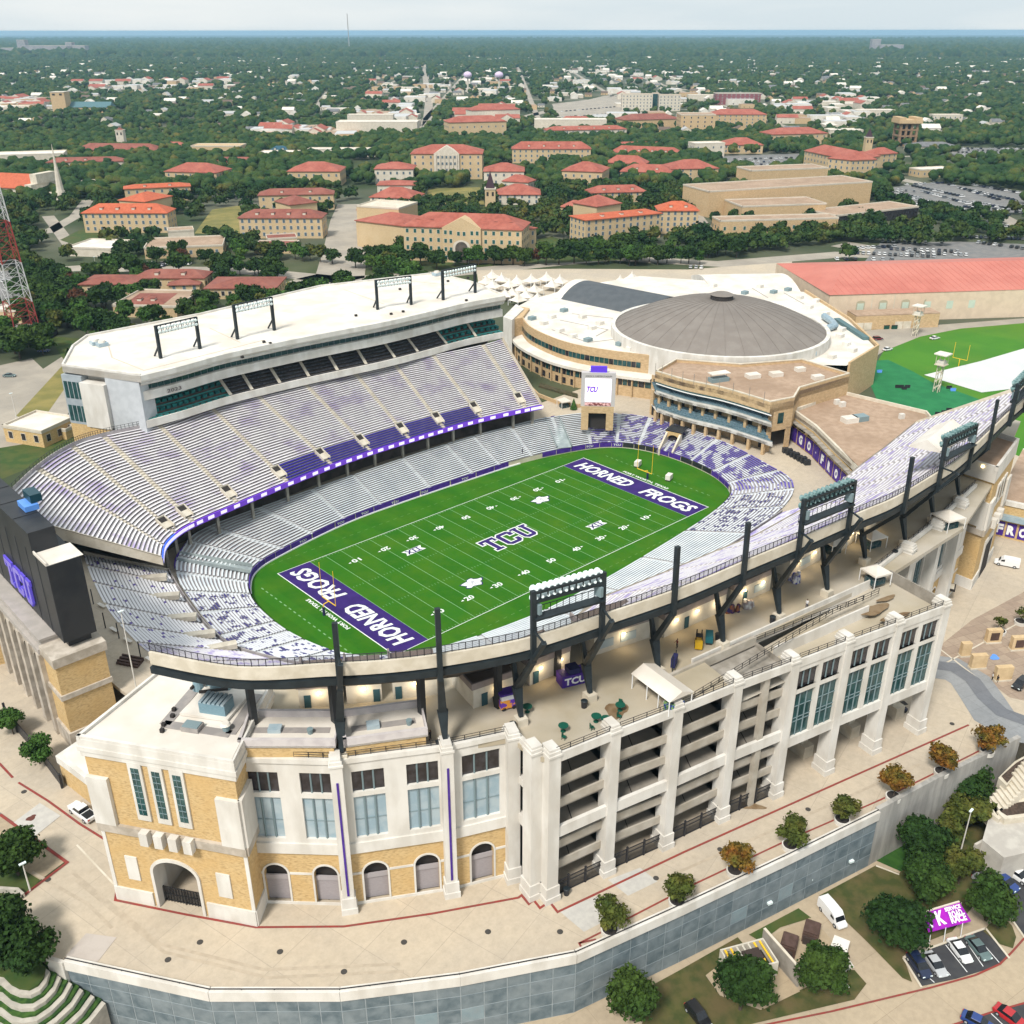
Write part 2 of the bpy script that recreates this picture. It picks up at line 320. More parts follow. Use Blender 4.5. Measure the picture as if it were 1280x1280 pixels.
# ------- playing field
M_turf=bpy.data.materials.new('mown_turf');M_turf.use_nodes=True;n=M_turf.node_tree;b=n.nodes['Principled BSDF'];b.inputs['Roughness'].default_value=.9;b.inputs['Specular IOR Level'].default_value=.15
g=n.nodes.new('ShaderNodeNewGeometry');sx=n.nodes.new('ShaderNodeSeparateXYZ');n.links.new(g.outputs['Position'],sx.inputs[0])
m1=n.nodes.new('ShaderNodeMath');m1.operation='MULTIPLY';m1.inputs[1].default_value=math.pi/4.572;n.links.new(sx.outputs[0],m1.inputs[0])
m2=n.nodes.new('ShaderNodeMath');m2.operation='SINE';n.links.new(m1.outputs[0],m2.inputs[0])
m3=n.nodes.new('ShaderNodeMapRange');m3.inputs[1].default_value=-.15;m3.inputs[2].default_value=.15;n.links.new(m2.outputs[0],m3.inputs[0])
x1=n.nodes.new('ShaderNodeMixRGB');x1.inputs[1].default_value=(.021,.120,.004,1);x1.inputs[2].default_value=(.026,.134,.005,1);n.links.new(m3.outputs[0],x1.inputs[0])
tn=n.nodes.new('ShaderNodeTexNoise');tn.inputs['Scale'].default_value=.09;tn.inputs['Detail'].default_value=9;tn.inputs['Roughness'].default_value=.7;n.links.new(g.outputs['Position'],tn.inputs['Vector'])
rr=n.nodes.new('ShaderNodeValToRGB');rr.color_ramp.elements[0].position=.42;rr.color_ramp.elements[1].position=.75;n.links.new(tn.outputs[0],rr.inputs[0])
x2=n.nodes.new('ShaderNodeMixRGB');x2.inputs[2].default_value=(.060,.150,.006,1);n.links.new(rr.outputs[0],x2.inputs[0]);n.links.new(x1.outputs[0],x2.inputs[1]);n.links.new(x2.outputs[0],b.inputs['Base Color'])
Fw,_=ringu(np.linspace(0,24,97)[:-1])
turf=sheet('turf_field',[tuple(p) for p in Fw],0.0,M_turf)
M_line=mat('white_field_paint',(.22,.40,.20),(.15,.33,.13),2.0,det=6)
M_linew=mat('bright_white_field_paint',(.78,.80,.78),(.66,.70,.66),1.5)
M_ez=mat('purple_field_paint',(.028,.010,.115),(.036,.014,.14),.4)
YD=.9144
def fl(name,rects,m,z=.012):
 mb=MB()
 for x0,y0,x1,y1 in rects:mb.quad((x0,y0,z),(x1,y0,z),(x1,y1,z),(x0,y1,z))
 return mb.build(name,m,turf)
for k in range(21):
 x=-45.72+4.572*k;fl('yard_line',[(x-.07,-24.38,x+.07,24.38)],M_line)
for s in (-1,1):fl('sideline',[(-54.86,s*24.38-(.15 if s<0 else 0),54.86,s*24.38+(.15 if s>0 else 0))],M_linew,.016)
for s in (-1,1):fl('end_line',[(min(s*54.86,s*55.1),-24.6,max(s*54.86,s*55.1),24.6)],M_linew,.016)
hm=[]
for k in range(1,100):
 x=-45.72+k*YD
 if k % 5==0:continue
 for yy in (-6.1,6.1,-23.9,23.9):hm.append((x-.05,yy-.3,x+.05,yy+.3))
fl('hash_marks',hm,M_line,.014)
dl=[]
for k in range(46):
 for yy in (-29.2,29.6):dl.append((-54+k*2.4,yy-.07,-52.9+k*2.4,yy+.07))
fl('restraining_line',dl,mat('faint_field_paint',(.12,.24,.06)),.014)
dl=[]
for k in range(20):dl.append((-61.6-.1,-20+k*2.1,-61.4,-19+k*2.1));dl.append((61.4,-20+k*2.1,61.6,-19+k*2.1))
fl('dashed_restraining_line',dl,M_line,.014)
for s in (-1,1):
 x0,x1=sorted((s*45.72,s*54.86))
 ez=fl('end_zone',[(x0,-24.38,x1,24.38)],M_ez,.010);ez['label']='purple end zone lettered HORNED FROGS'
 for w,yc,wd in (('HORNED',-11.3 if s<0 else 11.3,21.5),('FROGS',13.6 if s<0 else-13.6,18.5)):
  mb=MB();place_text(mb,w,6,(s*50.3,yc,.022),(0,-s,0),(s,0,0),bold=.19,shear=.22,w=wd,h=5.2)
  mb.build('end_zone_word',M_linew,turf)
 mb=MB();place_text(mb,'FORT WORTH, TEXAS',1.6,(s*56.2,-.4*0,.02),(0,-s,0),(s,0,0),bold=.05,w=17.5,h=1.25);mb.build('city_name_lettering',M_linew,turf)
for k in range(1,10):
 x=-45.72+k*9.144;num=str(50-abs(50-k*10))
 for s in (-1,1):
  mb=MB();place_text(mb,num,2,(x,s*16.8+(0 if s<0 else .2),.02),(-s*1.0,0,0),(0,-s,0),bold=.05,w=2.5,h=1.75)
  if k != 5:
   a=-1 if k<5 else 1;xx=x+a*1.75;y=s*16.8
   mb.add([(xx,y-.3,.02),(xx+a*.8,y,.02),(xx,y+.3,.02)],[(0,1,2)])
  mb.build('field_number',M_linew,turf)
# block letters T C U at midfield: white edge under purple face
def octo_letter(ch,w,h):
 t=w*.27;c=w*.2;s=w*.16
 if ch=='T':return [[(0,h),(w,h),(w,h*.68),(w-s,h*.68),(w-s,h-t*.8),(w/2+t/2,h-t*.8),(w/2+t/2,s*1.1),(w*.76,s*1.1),(w*.76,0),(w*.24,0),(w*.24,s*1.1),(w/2-t/2,s*1.1),(w/2-t/2,h-t*.8),(s,h-t*.8),(s,h*.68),(0,h*.68)]]
 if ch=='C':return [[(c,0),(w-c,0),(w,c),(w,h*.36),(w-t,h*.36),(w-t,t*.9),(t,t*.9),(t,h-t*.9),(w-t,h-t*.9),(w-t,h*.64),(w,h*.64),(w,h-c),(w-c,h),(c,h),(0,h-c),(0,c)]]
 return [[(c*1.3,0),(w-c*1.3,0),(w-s*.6,c),(w-s*.6,h-s*1.1),(w+s*.3,h-s*1.1),(w+s*.3,h),(w*.60,h),(w*.60,h-s*1.1),(w-t-s*.4,h-s*1.1),(w-t-s*.4,t*.9),(t+s*.4,t*.9),(t+s*.4,h-s*1.1),(w*.40,h-s*1.1),(w*.40,h),(-s*.3,h),(-s*.3,h-s*1.1),(s*.6,h-s*1.1),(s*.6,c)]]
def offset_poly(P,d):
 n=len(P);a=sum(P[i][0]*P[(i+1) % n][1]-P[(i+1) % n][0]*P[i][1] for i in range(n));sgn=1 if a>0 else-1;out=[]
 for i in range(n):
  p0=Vector(P[i-1]);p1=Vector(P[i]);p2=Vector(P[(i+1) % n]);d1=(p1-p0).normalized();d2=(p2-p1).normalized()
  n1=Vector((d1.y,-d1.x))*sgn;n2=Vector((d2.y,-d2.x))*sgn;q=n1+n2;k=q.dot(n1);q=q/max(k,.3);out.append(tuple(p1+q*d))
 return out
def tcu_mark(mbf,mbe,org,ex,ey,W_,H_,edge,lf=.02,depth=0):
 ex=Vector(ex);ey=Vector(ey);og=Vector(org);nn=ex.cross(ey);lw=W_*.31;gap=(W_-3*lw)/2
 for i,ch in enumerate('TCU'):
  for P in octo_letter(ch,lw,H_):
   P=[(x+i*(lw+gap)-W_/2,y-H_/2) for x,y in P]
   mbf.add([og+ex*x+ey*y+nn*(lf*2+depth) for x,y in P],[tuple(range(len(P)))])
   Q=offset_poly(P,edge);k=len(Q)
   mbe.add([og+ex*x+ey*y+nn*(lf+depth) for x,y in Q],[tuple(range(k))])
   if depth:mbe.add([og+ex*x+ey*y for x,y in Q]+[og+ex*x+ey*y+nn*(lf+depth) for x,y in Q],[(j,(j+1) % k,k+(j+1) % k,k+j) for j in range(k)])
a,b_=MB(),MB();tcu_mark(a,b_,(.5,-.2,0),(1,0,0),(0,1,0),16.4,6.8,.38,.014)
a.build('midfield_letters',M_ez,turf);b_.build('midfield_letter_edge',M_linew,turf)
def roman12(org):
 a,b=MB(),MB();W_=6.2;H_=2.5
 P=[(-W_/2,H_/2),(-W_/2+.7,0),(-W_/2,-H_/2),(W_/2,-H_/2),(W_/2-.7,0),(W_/2,H_/2)]
 a.add([(org[0]+x,org[1]+y,.018) for x,y in P],[tuple(range(6))])
 for x0,y0,x1,y1 in ((-2.2,-1.0,-.6,1.0),(-2.2,1.0,-.6,-1.0),(.1,-1,.1,1),(1.4,-1,1.4,1)):
  b.beam((org[0]+x0,org[1]+y0,.03),(org[0]+x1,org[1]+y1,.03),.45,.004)
 for x0,x1 in ((-.5,2.0),):
  for y in (-.95,.95):b.beam((org[0]+x0,org[1]+y,.034),(org[0]+x1,org[1]+y,.034),.3,.004)
 a.build('conference_mark_panel',M_linew,turf);b.build('conference_mark_numerals',M_ez,turf)
roman12((-22.5,11.3));roman12((23.3,-10.7))
def blot(org):
 rg=random.Random(3);a,b=MB(),MB()
 for mb,k,z in ((b,1.14,.018),(a,1.0,.030)):
  P=[]
  for i in range(26):
   t=2*math.pi*i/26;r=(1.0+.22*math.sin(t*5+1)+.12*(i % 2))*k
   P.append((org[0]+2.5*r*math.cos(t),org[1]+1.6*r*math.sin(t),z))
  mb.add(P+[(org[0],org[1],z)],[(i,(i+1) % 26,26) for i in range(26)])
 c=MB()
 for i in range(9):
  t=rg.uniform(0,6.3);q=rg.uniform(.4,2.0);x=org[0]+q*math.cos(t);y=org[1]+q*.6*math.sin(t);c.beam((x,y,.04),(x+rg.uniform(.4,1.1),y+rg.uniform(-.4,.4),.04),.16,.004)
 a.build('emblem_patch',M_linew,turf);b.build('emblem_edge',M_ez,turf);c.build('emblem_strokes',mat('grey_field_paint',(.3,.28,.38)),turf)
blot((-22.2,-11.9));blot((23.4,11.2))
# ------- goal posts
M_yel=mat('yellow_goal_post',(.80,.50,.03),rough=.5);M_navy=mat('navy_pad',(.02,.02,.08))
for s,lb in ((-1,'yellow goal post behind the left end zone'),(1,'yellow goal post behind the far right end zone')):
 t=thing('goal_post',lb,'goal post',(s*57.2,0,0))
 m=MB();m.taper((s*57.2,0,.0),(s*57.2,0,2.2),.32,.32);m.build('post_pad',M_navy,t)
 m=MB();m.taper((s*57.2,0,2.2),(s*57.0,0,2.9),.12,.12);m.taper((s*57.0,0,2.9),(s*55.6,0,3.1),.12,.12);m.build('neck',M_yel,t)
 m=MB();m.beam((s*55.6,-2.85,3.1),(s*55.6,2.85,3.1),.16);m.build('crossbar',M_yel,t)
 for q in (-1,1):m=MB();m.taper((s*55.6,q*2.82,3.1),(s*55.6,q*2.82,12.2),.075,.065);m.build('upright',M_yel,t)
# ------- lower bowl
bowl=thing('lower_seating_bowl','pale bench seating bowl wrapped around the green field','stadium seating',(0,0,0))
def stand_rows(parent,Ff,zF,zB,rows,secs,samp,aw,mats_,name='bench',seatmat=None,skip=None,bw=.46,base=None,basemat=None,gamma=1.0,limit=300,mb_extra=None,tread_mat=None,bz=.40):
 """stepped rows between an inner and an outer curve; Ff(us)->(F,B); secs: list of (u0,u1)"""
 us=[];isais=[]
 pieces=[]
 conc=MB();ais=MB()
 zf=zF if callable(zF) else (lambda u:zF);zb=zB if callable(zB) else (lambda u:zB)
 for si,(u0,u1) in enumerate(secs):
  n=samp if not callable(samp) else samp(si)
  F,B=Ff(np.linspace(u0,u1,40));L=np.linalg.norm(np.diff((F+B)/2,axis=0),axis=1).sum()
  du=(u1-u0)*aw/L/2
  uu=np.linspace(u0+du,u1-du,n+1)
  blocks=[(np.array([u0,u0+du]),1),(uu,0),(np.array([u1-du,u1]),1)]
  for ub,isa in blocks:
   F,B=Ff(ub);Z0=np.array([zf(u) for u in ub]);Z1=np.array([zb(u) for u in ub])
   for i in range(rows):
    v0,v1=i/rows,(i+1)/rows
    w0=v0**gamma;w1=v1**gamma
    A=F+(B-F)*v0;D=F+(B-F)*v1;za=Z0+(Z1-Z0)*w0;zd=Z0+(Z1-Z0)*w1
    if skip and isa and skip(si,i):continue
    a=[(A[k][0],A[k][1],za[k]) for k in range(len(ub))];d=[(D[k][0],D[k][1],za[k]) for k in range(len(ub))];e=[(D[k][0],D[k][1],zd[k]) for k in range(len(ub))]
    tgt=ais if isa else conc
    tgt.strip(a,d);tgt.strip(d,e)
    if not isa:
     if skip and skip(si,i,True):pass
     dn=(B-F)/np.linalg.norm(B-F,axis=1)[:,None]
     T=np.linalg.norm(B-F,axis=1)/rows
     c0=A+dn*(T*.5)[:,None]-dn*0;mm=seatmat(si,i) if seatmat else mats_;bwi=(T*.93)[:,None] if mm is MB_royal else bw
     if mm is MB_royal:c0=A+dn*(T*.05)[:,None]
     c1=c0+dn*bwi
     zt=za+bz
     p=[(c0[k][0],c0[k][1],zt[k]) for k in range(len(ub))];q=[(c1[k][0],c1[k][1],zt[k]) for k in range(len(ub))]
     pl=[(x,y,z-.09) for x,y,z in p];ql=[(x,y,z-.09) for x,y,z in q]
     mb=MB();mb.strip(p,q);mb.strip(pl,p);mb.strip(q,ql)
     mb.quad(pl[0],p[0],q[0],ql[0]);mb.quad(p[-1],pl[-1],ql[-1],q[-1])
     mid=(np.array(p[len(p)//2])+np.array(p[0]))/2;dist=np.linalg.norm(mid-CAM)
     pieces.append((dist,mb,mm))
 conc.build('stepped_terrace',basemat or M_riser,parent);ais.build('aisle_steps',tread_mat or M_aisle,parent)
 pieces.sort(key=lambda t:t[0])
 for dist,mb,mm in pieces[:limit]:mb.build(name,mm,parent)
 rest={}
 for dist,mb,mm in pieces[limit:]:
  r=rest.setdefault(mm.name,(MB(),mm))[0];r.add(mb.v,mb.f)
 for k,(mb,mm) in rest.items():mb.build(name+'_rows',mm,parent,kind='stuff')
# section breaks round the ring (u values)
secs=[(0,.7),(.7,1.35),(1.35,2.0),(2.0,2.6),(2.6,3.35),(3.35,4),(4,4.5),(4.5,5.0),(5.0,5.7),(5.7,6.4),(6.4,6.95),(6.95,7.5),(7.5,8.3),(8.3,9.1),
  (9.1,9.75),(9.75,10.5),(10.5,11.2),(11.2,12.0),(12.0,12.8),(12.8,13.6),(13.6,14.4),(14.4,15.2),(15.2,15.8),(15.8,16.4),(16.4,17),(17,17.8),(17.8,18.6),(18.6,19.5),(19.5,20.4),(20.4,21.2),(21.2,22),(22,22.8),(22.8,23.4),(23.4,24)]
def lowmat(si,i):
 if si in (14,):return MB_lower
 if si<2 or si>=29:return MB_navy
 if si<14:return MB_lower
 if si<22:return MB_north
 return MB_navy if si<24 else MB_lower
def bowlz(u):return 5.4+1.6*max(0,min(1,(u-1.6)/1.6,(10.4-u)/1.6))
stand_rows(bowl,ringu,1.5,bowlz,18,secs,3,1.2,None,seatmat=lowmat,bw=.44,tread_mat=mat('pale_grey_steps',(.55,.57,.58),(.47,.49,.5),.5))
# wall round the pitch with purple pads and a white cap
us=np.linspace(0,24,145);Fa,Ba=ringu(us)
def inset(P,Q,d):
 v=(Q-P)/np.linalg.norm(Q-P,axis=1)[:,None];return P+v*d
m=MB();P=[(x,y) for x,y in Fa]
m.strip([(x,y,0) for x,y in P],[(x,y,1.5) for x,y in P]);i2=inset(Fa,Ba,.25);m.strip([(x,y,1.5) for x,y in P],[(x,y,1.5) for x,y in i2])
m.build('field_wall',M_cream,bowl)
def lat(u0,u1,z0,z1,off,mm,nm,n=20):
 F,B=ringu(np.linspace(u0,u1,n));q=inset(F,B,-off);q2=inset(F,B,.1);m=MB()
 m.strip([(x,y,z0) for x,y in q],[(x,y,z1) for x,y in q]);m.strip([(x,y,z1) for x,y in q],[(x,y,z1) for x,y in q2]);return m.build(nm,mm,bowl)
# pads in runs
k=1.6
while k<14.6:
 if 7.72<k<8.55:k=8.55
 e=min(k+.36,14.6)
 lat(k,e-.015,.35,1.75,.12,M_black if (10.6<k<11.5 or 12.3<k<13.3) else M_purple,'wall_pad',6)
 k=e
lat(1.6,8,0,.34,.35,M_wprint,'wall_kerb',60)
for u in (4.3,4.9,5.35,5.9,6.3,6.8,9.7,10.5):
 F,B=ringu([u,u+.02,u+.09]);q=inset(F,B,-.16)
 ex=Vector((q[2][0]-q[0][0],q[2][1]-q[0][1],0)).normalized();mb=MB()
 place_text(mb,'TCU',1,(q[1][0],q[1][1],1.05),ex if ex.cross(Vector((0,0,1))).dot(Vector((-q[1][0],-q[1][1],0)))>0 else-ex,(0,0,1),bold=.02,w=2.4,h=.7,lift=.03)
 mb.build('wall_pad_lettering',M_wprint,bowl)
# pitch access ramps between sections
for u,w in ((2.6,1.6),(9.1,2.4)):
 F,B=ringu([u,u+.001]);a=Vector(F[0]);b2=Vector(B[0]);d=(b2-a).normalized();pr=Vector((-d.y,d.x))
 m=MB();h=w
 P0=a+pr*h;P1=a-pr*h;P2=b2-pr*h;P3=b2+pr*h
 m.quad((P0.x,P0.y,2.0),(P1.x,P1.y,2.0),(P2.x,P2.y,6.1),(P3.x,P3.y,6.1))
 for (A,B2) in ((P0,P3),(P1,P2)):m.beam((A.x,A.y,2.6),(B2.x,B2.y,6.7),.12,.9)
 m.build('access_ramp',mat('grey_ramp',(.33,.38,.38),(.25,.29,.30),.4),bowl)
# tunnel mouth in the far end seating
u=12.05
F,B=ringu([u,u+.001]);a=Vector(F[0]);b2=Vector(B[0]);d=(b2-a).normalized();pr=Vector((-d.y,d.x))
def at(dd,pp,z):q=a+d*dd+pr*pp;return (q.x,q.y,z)
tm=thing('tunnel_mouth','arched tan tunnel mouth with black cover leading onto the pitch','tunnel',(a.x,a.y,0))
m=MB()
for s in (-1,1):m.add([at(-.3,s*2.0,0),at(6,s*2.0,0),at(6,s*2.0,6.2),at(5,s*2.0,6.2),at(-.3,s*2.0,2.2),at(-.3,s*2.6,0),at(6,s*2.6,0),at(6,s*2.6,6.2),at(5,s*2.6,6.2),at(-.3,s*2.6,2.2)],[(0,1,2,3,4),(5,6,7,8,9),(4,3,8,9),(3,2,7,8),(0,4,9,5)])
m.build('side_wall',M_cream,tm)
m=MB()
N=10
arc=[(2.0*math.cos(math.pi*i/N),4.0+1.5*math.sin(math.pi*i/N)) for i in range(N+1)]
poly=[(-2.6,0),(-2.6,6.4),(2.6,6.4),(2.6,0),(2.0,0)]+arc+[(-2.0,0)]
m.add([at(5,p,z) for p,z in poly],[tuple(range(len(poly)))]);m.add([at(5.9,p,z) for p,z in poly],[tuple(range(len(poly)))])
m.quad(at(5,-2.6,6.4),at(5,2.6,6.4),at(5.9,2.6,6.4),at(5.9,-2.6,6.4));m.build('arch',M_brick,tm)
m=MB();m.quad(at(5.95,-2.6,0),at(5.95,2.6,0),at(5.95,2.6,6.2),at(5.95,-2.6,6.2));m.quad(at(-.3,-2,.05),at(-.3,2,.05),at(5.9,2,.05),at(5.9,-2,.05));m.build('tunnel_floor',M_dark,tm)
m=MB();p=[at(5.2,-2.9,6.5),at(5.2,2.9,6.5),at(10,2.9,6.9),at(10,-2.9,6.9)];m.add(p+[(x,y,z+.25) for x,y,z in p],[(0,1,2,3),(4,5,6,7),(0,1,5,4),(1,2,6,5),(2,3,7,6),(3,0,4,7)]);m.build('cover',M_black,tm)
# ------- south mid tier, running on under the near deck
SM=[((-78.7,33.2),(-94.2,41.5)),((-81.6,18.6),(-97.2,29)),((-83.6,4),(-99.8,14.4)),((-83.4,-6),(-100.6,2)),((-80,-15),(-100,-10)),((-75,-24),(-94,-27)),((-66,-36),(-80,-44)),((-48,-48),(-54,-60)),((-20,-52),(-20,-64)),((20,-50.5),(20,-63)),((56,-47.5),(62,-59))]
def smf(us):us=np.asarray(us,float);return cr_([p[0] for p in SM],us=us),cr_([p[1] for p in SM],us=us)
mid=thing('middle_seating_tier','white bench tier behind the near left end zone','stadium seating',(-90,0,5))
ms=[(0,.55),(.55,1.15),(1.15,1.85),(1.85,2.6),(2.6,3.4),(3.4,4.2),(4.2,5.0),(5,5.6),(5.6,6.2),(6.2,7),(7,8),(8,9),(9,10)]
stand_rows(mid,smf,6.1,13.0,24,ms,3,1.0,MB_south,bw=.5,limit=200,seatmat=lambda s,i:MB_south if s<5 else MB_east,tread_mat=mat('pink_white_steps',(.66,.62,.60),(.58,.53,.51),.5))
F,B=smf(np.linspace(0,10,60))
m=MB();m.wall([tuple(p) for p in F],5.0,6.9,.2);m.build('front_parapet',M_riser,mid)
m=MB();m.wall([tuple(p) for p in B],5.0,13.1,.25);m.build('rear_wall',M_cream,mid)
m=MB();m.wall([tuple(F[0]),tuple(B[0])],[5,5],[6.8,14.0],.25);m.build('end_wall',M_cream,mid)
for (u,v) in ((.55,.28),(1.15,.26),(1.85,.24),(2.6,.22),(3.3,.2)):
 F2,B2=smf([u-.001,u+.001]);a=Vector(F2[0]);b2=Vector(B2[0]);q=a+(b2-a)*v;d=(b2-a).normalized();m=MB();z=6.1+6.9*v
 m.ob((q.x,q.y),(d.x,d.y),(-d.y,d.x),3.4,.9,z-.2,z+.9);m.build('vomitory_parapet',M_aisle,mid)
# raised concourse slab behind it
_,Bc=smf(np.linspace(0,4.4,24))
out=[U(52,700,13),(-112.5,30),(-112.5,-8)]
ra=[U(118,833,13),U(146,858,13),U(175,880,13),(-112,-40),(-101,-40)]
poly=[tuple(p) for p in Bc]+[(-101,-34),(-112,-36)]+[U(175,880,13),U(146,858,13),U(118,833,13)]+[(-112.5,-8),(-112.5,34),(-108,52),(-98,52)]
sc=MB();sc.prism(poly,12.2,13.0);o=sc.build('raised_concourse_slab',M_plaza);o['kind']='structure'
# ============================================================ WEST DECK AND PRESS BOX
WZ0,WZ1=13.0,28.0
WPX=[((203,699),(-10,641)),((206,682),(47,586)),((220,667),(91,558)),((243,653),(131,545)),((298,629),(198,530)),((360,603),(262,507)),
    ((415,581),(322,494)),((464,564),(382,480)),((512,549),(442,464)),((556,536),(492,453)),((603,523),(542,444)),((657,511),(603,431)),((677,507),(628,424))]
WPp=[(U(a[0],a[1],WZ0),U(b[0],b[1],WZ1)) for a,b in WPX]
def wf(us):us=np.asarray(us,float);return cr_([p[0] for p in WPp],us=us),cr_([p[1] for p in WPp],us=us)
wd=thing('upper_seating_deck','wide upper bench deck under the white press box','stadium seating',(-10,58,5))
wsec=[(i,i+1) for i in range(12)]
ROY={4:0,6:1,7:1,8:1,9:1,10:0,5:0}
ROYS={5:6,6:6,7:6,8:6,9:6}
def wmat(si,i):return MB_royal if si in (5,6,7,8,9) and i<7 else MB_west
def wskip(si,i,q=False):return 3<=i<=7 if not q else False
stand_rows(wd,wf,WZ0,WZ1,36,wsec,4,1.35,None,seatmat=wmat,bw=.48,limit=300)
us=np.linspace(0,12,90);F,B=wf(us)
# ribbon board along the front
nrb=44
uu=np.linspace(0,12,nrb*2+1)
for k in range(nrb):
 u0,u1=uu[2*k],uu[2*k+2];Fs,Bs=wf([u0,(u0+u1)/2,u1]);q=inset(Fs,Bs,-.18)
 m=MB();m.strip([(x,y,11.8) for x,y in q],[(x,y,13.25) for x,y in q]);m.strip([(x,y,13.25) for x,y in q],[(x,y,13.25) for x,y in inset(Fs,Bs,.15)])
 m.build('ribbon_panel',M_bluer if k<7 else M_purple2,wd)
 q2=inset(Fs,Bs,-.24);c=q2[1];e=Vector((q2[2][0]-q2[0][0],q2[2][1]-q2[0][1],0)).normalized()
 m=MB();w=.95
 m.quad((c[0]-e.x*w,c[1]-e.y*w,12.1),(c[0]+e.x*w,c[1]+e.y*w,12.1),(c[0]+e.x*w,c[1]+e.y*w,13.0),(c[0]-e.x*w,c[1]-e.y*w,13.0));m.build('ribbon_logo',mat('lit_white_screen',(.80,.72,.95),emit=.5),wd)
# underside, ends, rear parapet
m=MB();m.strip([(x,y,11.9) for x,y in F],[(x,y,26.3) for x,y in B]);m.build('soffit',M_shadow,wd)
m=MB();a,c=F[0],B[0]
m.add([(a[0],a[1],11.4),(c[0],c[1],25.4),(c[0],c[1],29.2),(a[0],a[1],13.9)],[(0,1,2,3)]);v=Vector((c[0]-a[0],c[1]-a[1])).normalized();nn=(-v.y*.3,v.x*.3)
m.add([(a[0]+nn[0],a[1]+nn[1],13.9),(c[0]+nn[0],c[1]+nn[1],29.2),(c[0],c[1],29.2),(a[0],a[1],13.9)],[(0,1,2,3)])
m.build('end_fascia',M_cream,wd);m=MB();a,c=F[-1],B[-1];m.add([(a[0],a[1],11.4),(c[0],c[1],25.4),(c[0],c[1],29.2),(a[0],a[1],14.1)],[(0,1,2,3)])
m.build('end_fascia',M_cream,wd)
usb=np.linspace(0,4.2,60);Fb,Bb=wf(usb);m=MB();m.wall([tuple(p) for p in Bb],22,28.9,.25);m.build('rear_parapet',M_riser,wd)
m=MB()
for i in range(0,60):m.beam((Bb[i][0],Bb[i][1],28.9),(Bb[i][0],Bb[i][1],30.0),.09)
for i in range(59):
 for z in (29.4,30.0):m.beam((Bb[i][0],Bb[i][1],z),(Bb[i+1][0],Bb[i+1][1],z),.07)
m.build('rear_railing',M_rail,wd)
m=MB();m.wall([tuple(p) for p in Bb[::-1]],5,22,.3);m.build('rear_lower_wall',M_shadow,wd)
# vomitories: recessed stair mouths at the foot of each aisle
for u in (2,3,4,5,6,7,8,9,10,11):
 F2,B2=wf([u-.001,u+.001]);a=Vector(F2[0]);b2=Vector(B2[0]);L=(b2-a).length;d=(b2-a)/L;pr=Vector((-d.y,d.x))
 z0=13.0;sl_=15.0/L
 def at2(dd,pp,z):q=a+d*dd+pr*pp;return (q.x,q.y,z)
 vt=MB();w=1.35;d0,d1=1.6,5.2;zt=z0+sl_*d1+1.0;zb_=z0+sl_*d0+.9
 for s in (-1,1):
  p=[at2(d0,s*w,z0+.2),at2(d1,s*w,z0+.2),at2(d1,s*w,zt),at2(d0,s*w,zb_)];q=[at2(d0,s*(w-.28),z0+.2),at2(d1,s*(w-.28),z0+.2),at2(d1,s*(w-.28),zt),at2(d0,s*(w-.28),zb_)]
  vt.add(p+q,[(0,1,2,3),(4,5,6,7),(3,2,6,7),(0,3,7,4)])
 p=[at2(d1,-w,z0),at2(d1,w,z0),at2(d1,w,zt),at2(d1,-w,zt)];q=[at2(d1-.28,-w,z0),at2(d1-.28,w,z0),at2(d1-.28,w,zt),at2(d1-.28,-w,zt)]
 vt.add(p+q,[(0,1,2,3),(4,5,6,7),(3,2,6,7),(0,3,7,4),(1,2,6,5)])
 vt.build('vomitory_wall',M_aisle,wd)
 vf=MB();hz=z0+sl_*d1+.55
 vf.quad(at2(d0+.3,-w+.28,z0+sl_*d0+.62),at2(d0+.3,w-.28,z0+sl_*d0+.62),at2(d1-1.5,w-.28,z0+sl_*d1*.72+.5),at2(d1-1.5,-w+.28,z0+sl_*d1*.72+.5));vf.build('vomitory_landing',M_aisle,wd)
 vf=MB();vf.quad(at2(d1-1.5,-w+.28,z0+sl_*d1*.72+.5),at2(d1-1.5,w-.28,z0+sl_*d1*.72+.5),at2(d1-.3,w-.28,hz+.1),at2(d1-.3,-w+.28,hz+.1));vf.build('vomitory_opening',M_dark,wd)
# under the deck: concourse wall and gate posts
m=MB();Fg,Bg=wf(np.linspace(1.5,12,60));q=inset(Fg,Bg,7.5);m.wall([tuple(p) for p in q[::-1]],5.0,15.5,.3);m.build('concourse_back_wall',M_shadow,wd)
for i in range(0,60,4):
 q=inset(Fg,Bg,2.0)[i];m=MB();m.ob((q[0],q[1]),(1,0),(0,1),.35,.35,5,13.2);m.build('deck_column',M_grey,wd)
Fg,Bg=ringu(np.linspace(2.2,9.2,90));m=MB();q=[tuple(p) for p in Bg];m.wall(q,5.0,6.2,.15);m.build('rear_rail_wall',M_riser,bowl)
for i in range(0,90,2):
 p=Bg[i];dct=(Bg[min(i+1,89)]-Bg[i-1 if i else 0]);dct=dct/np.linalg.norm(dct);m=MB();m.ob((p[0]-dct[1]*.2+0,p[1]+dct[0]*.2),dct,(-dct[1],dct[0]),.75,.06,5.9,6.9);m.build('navy_chair_back',M_purple,bowl)
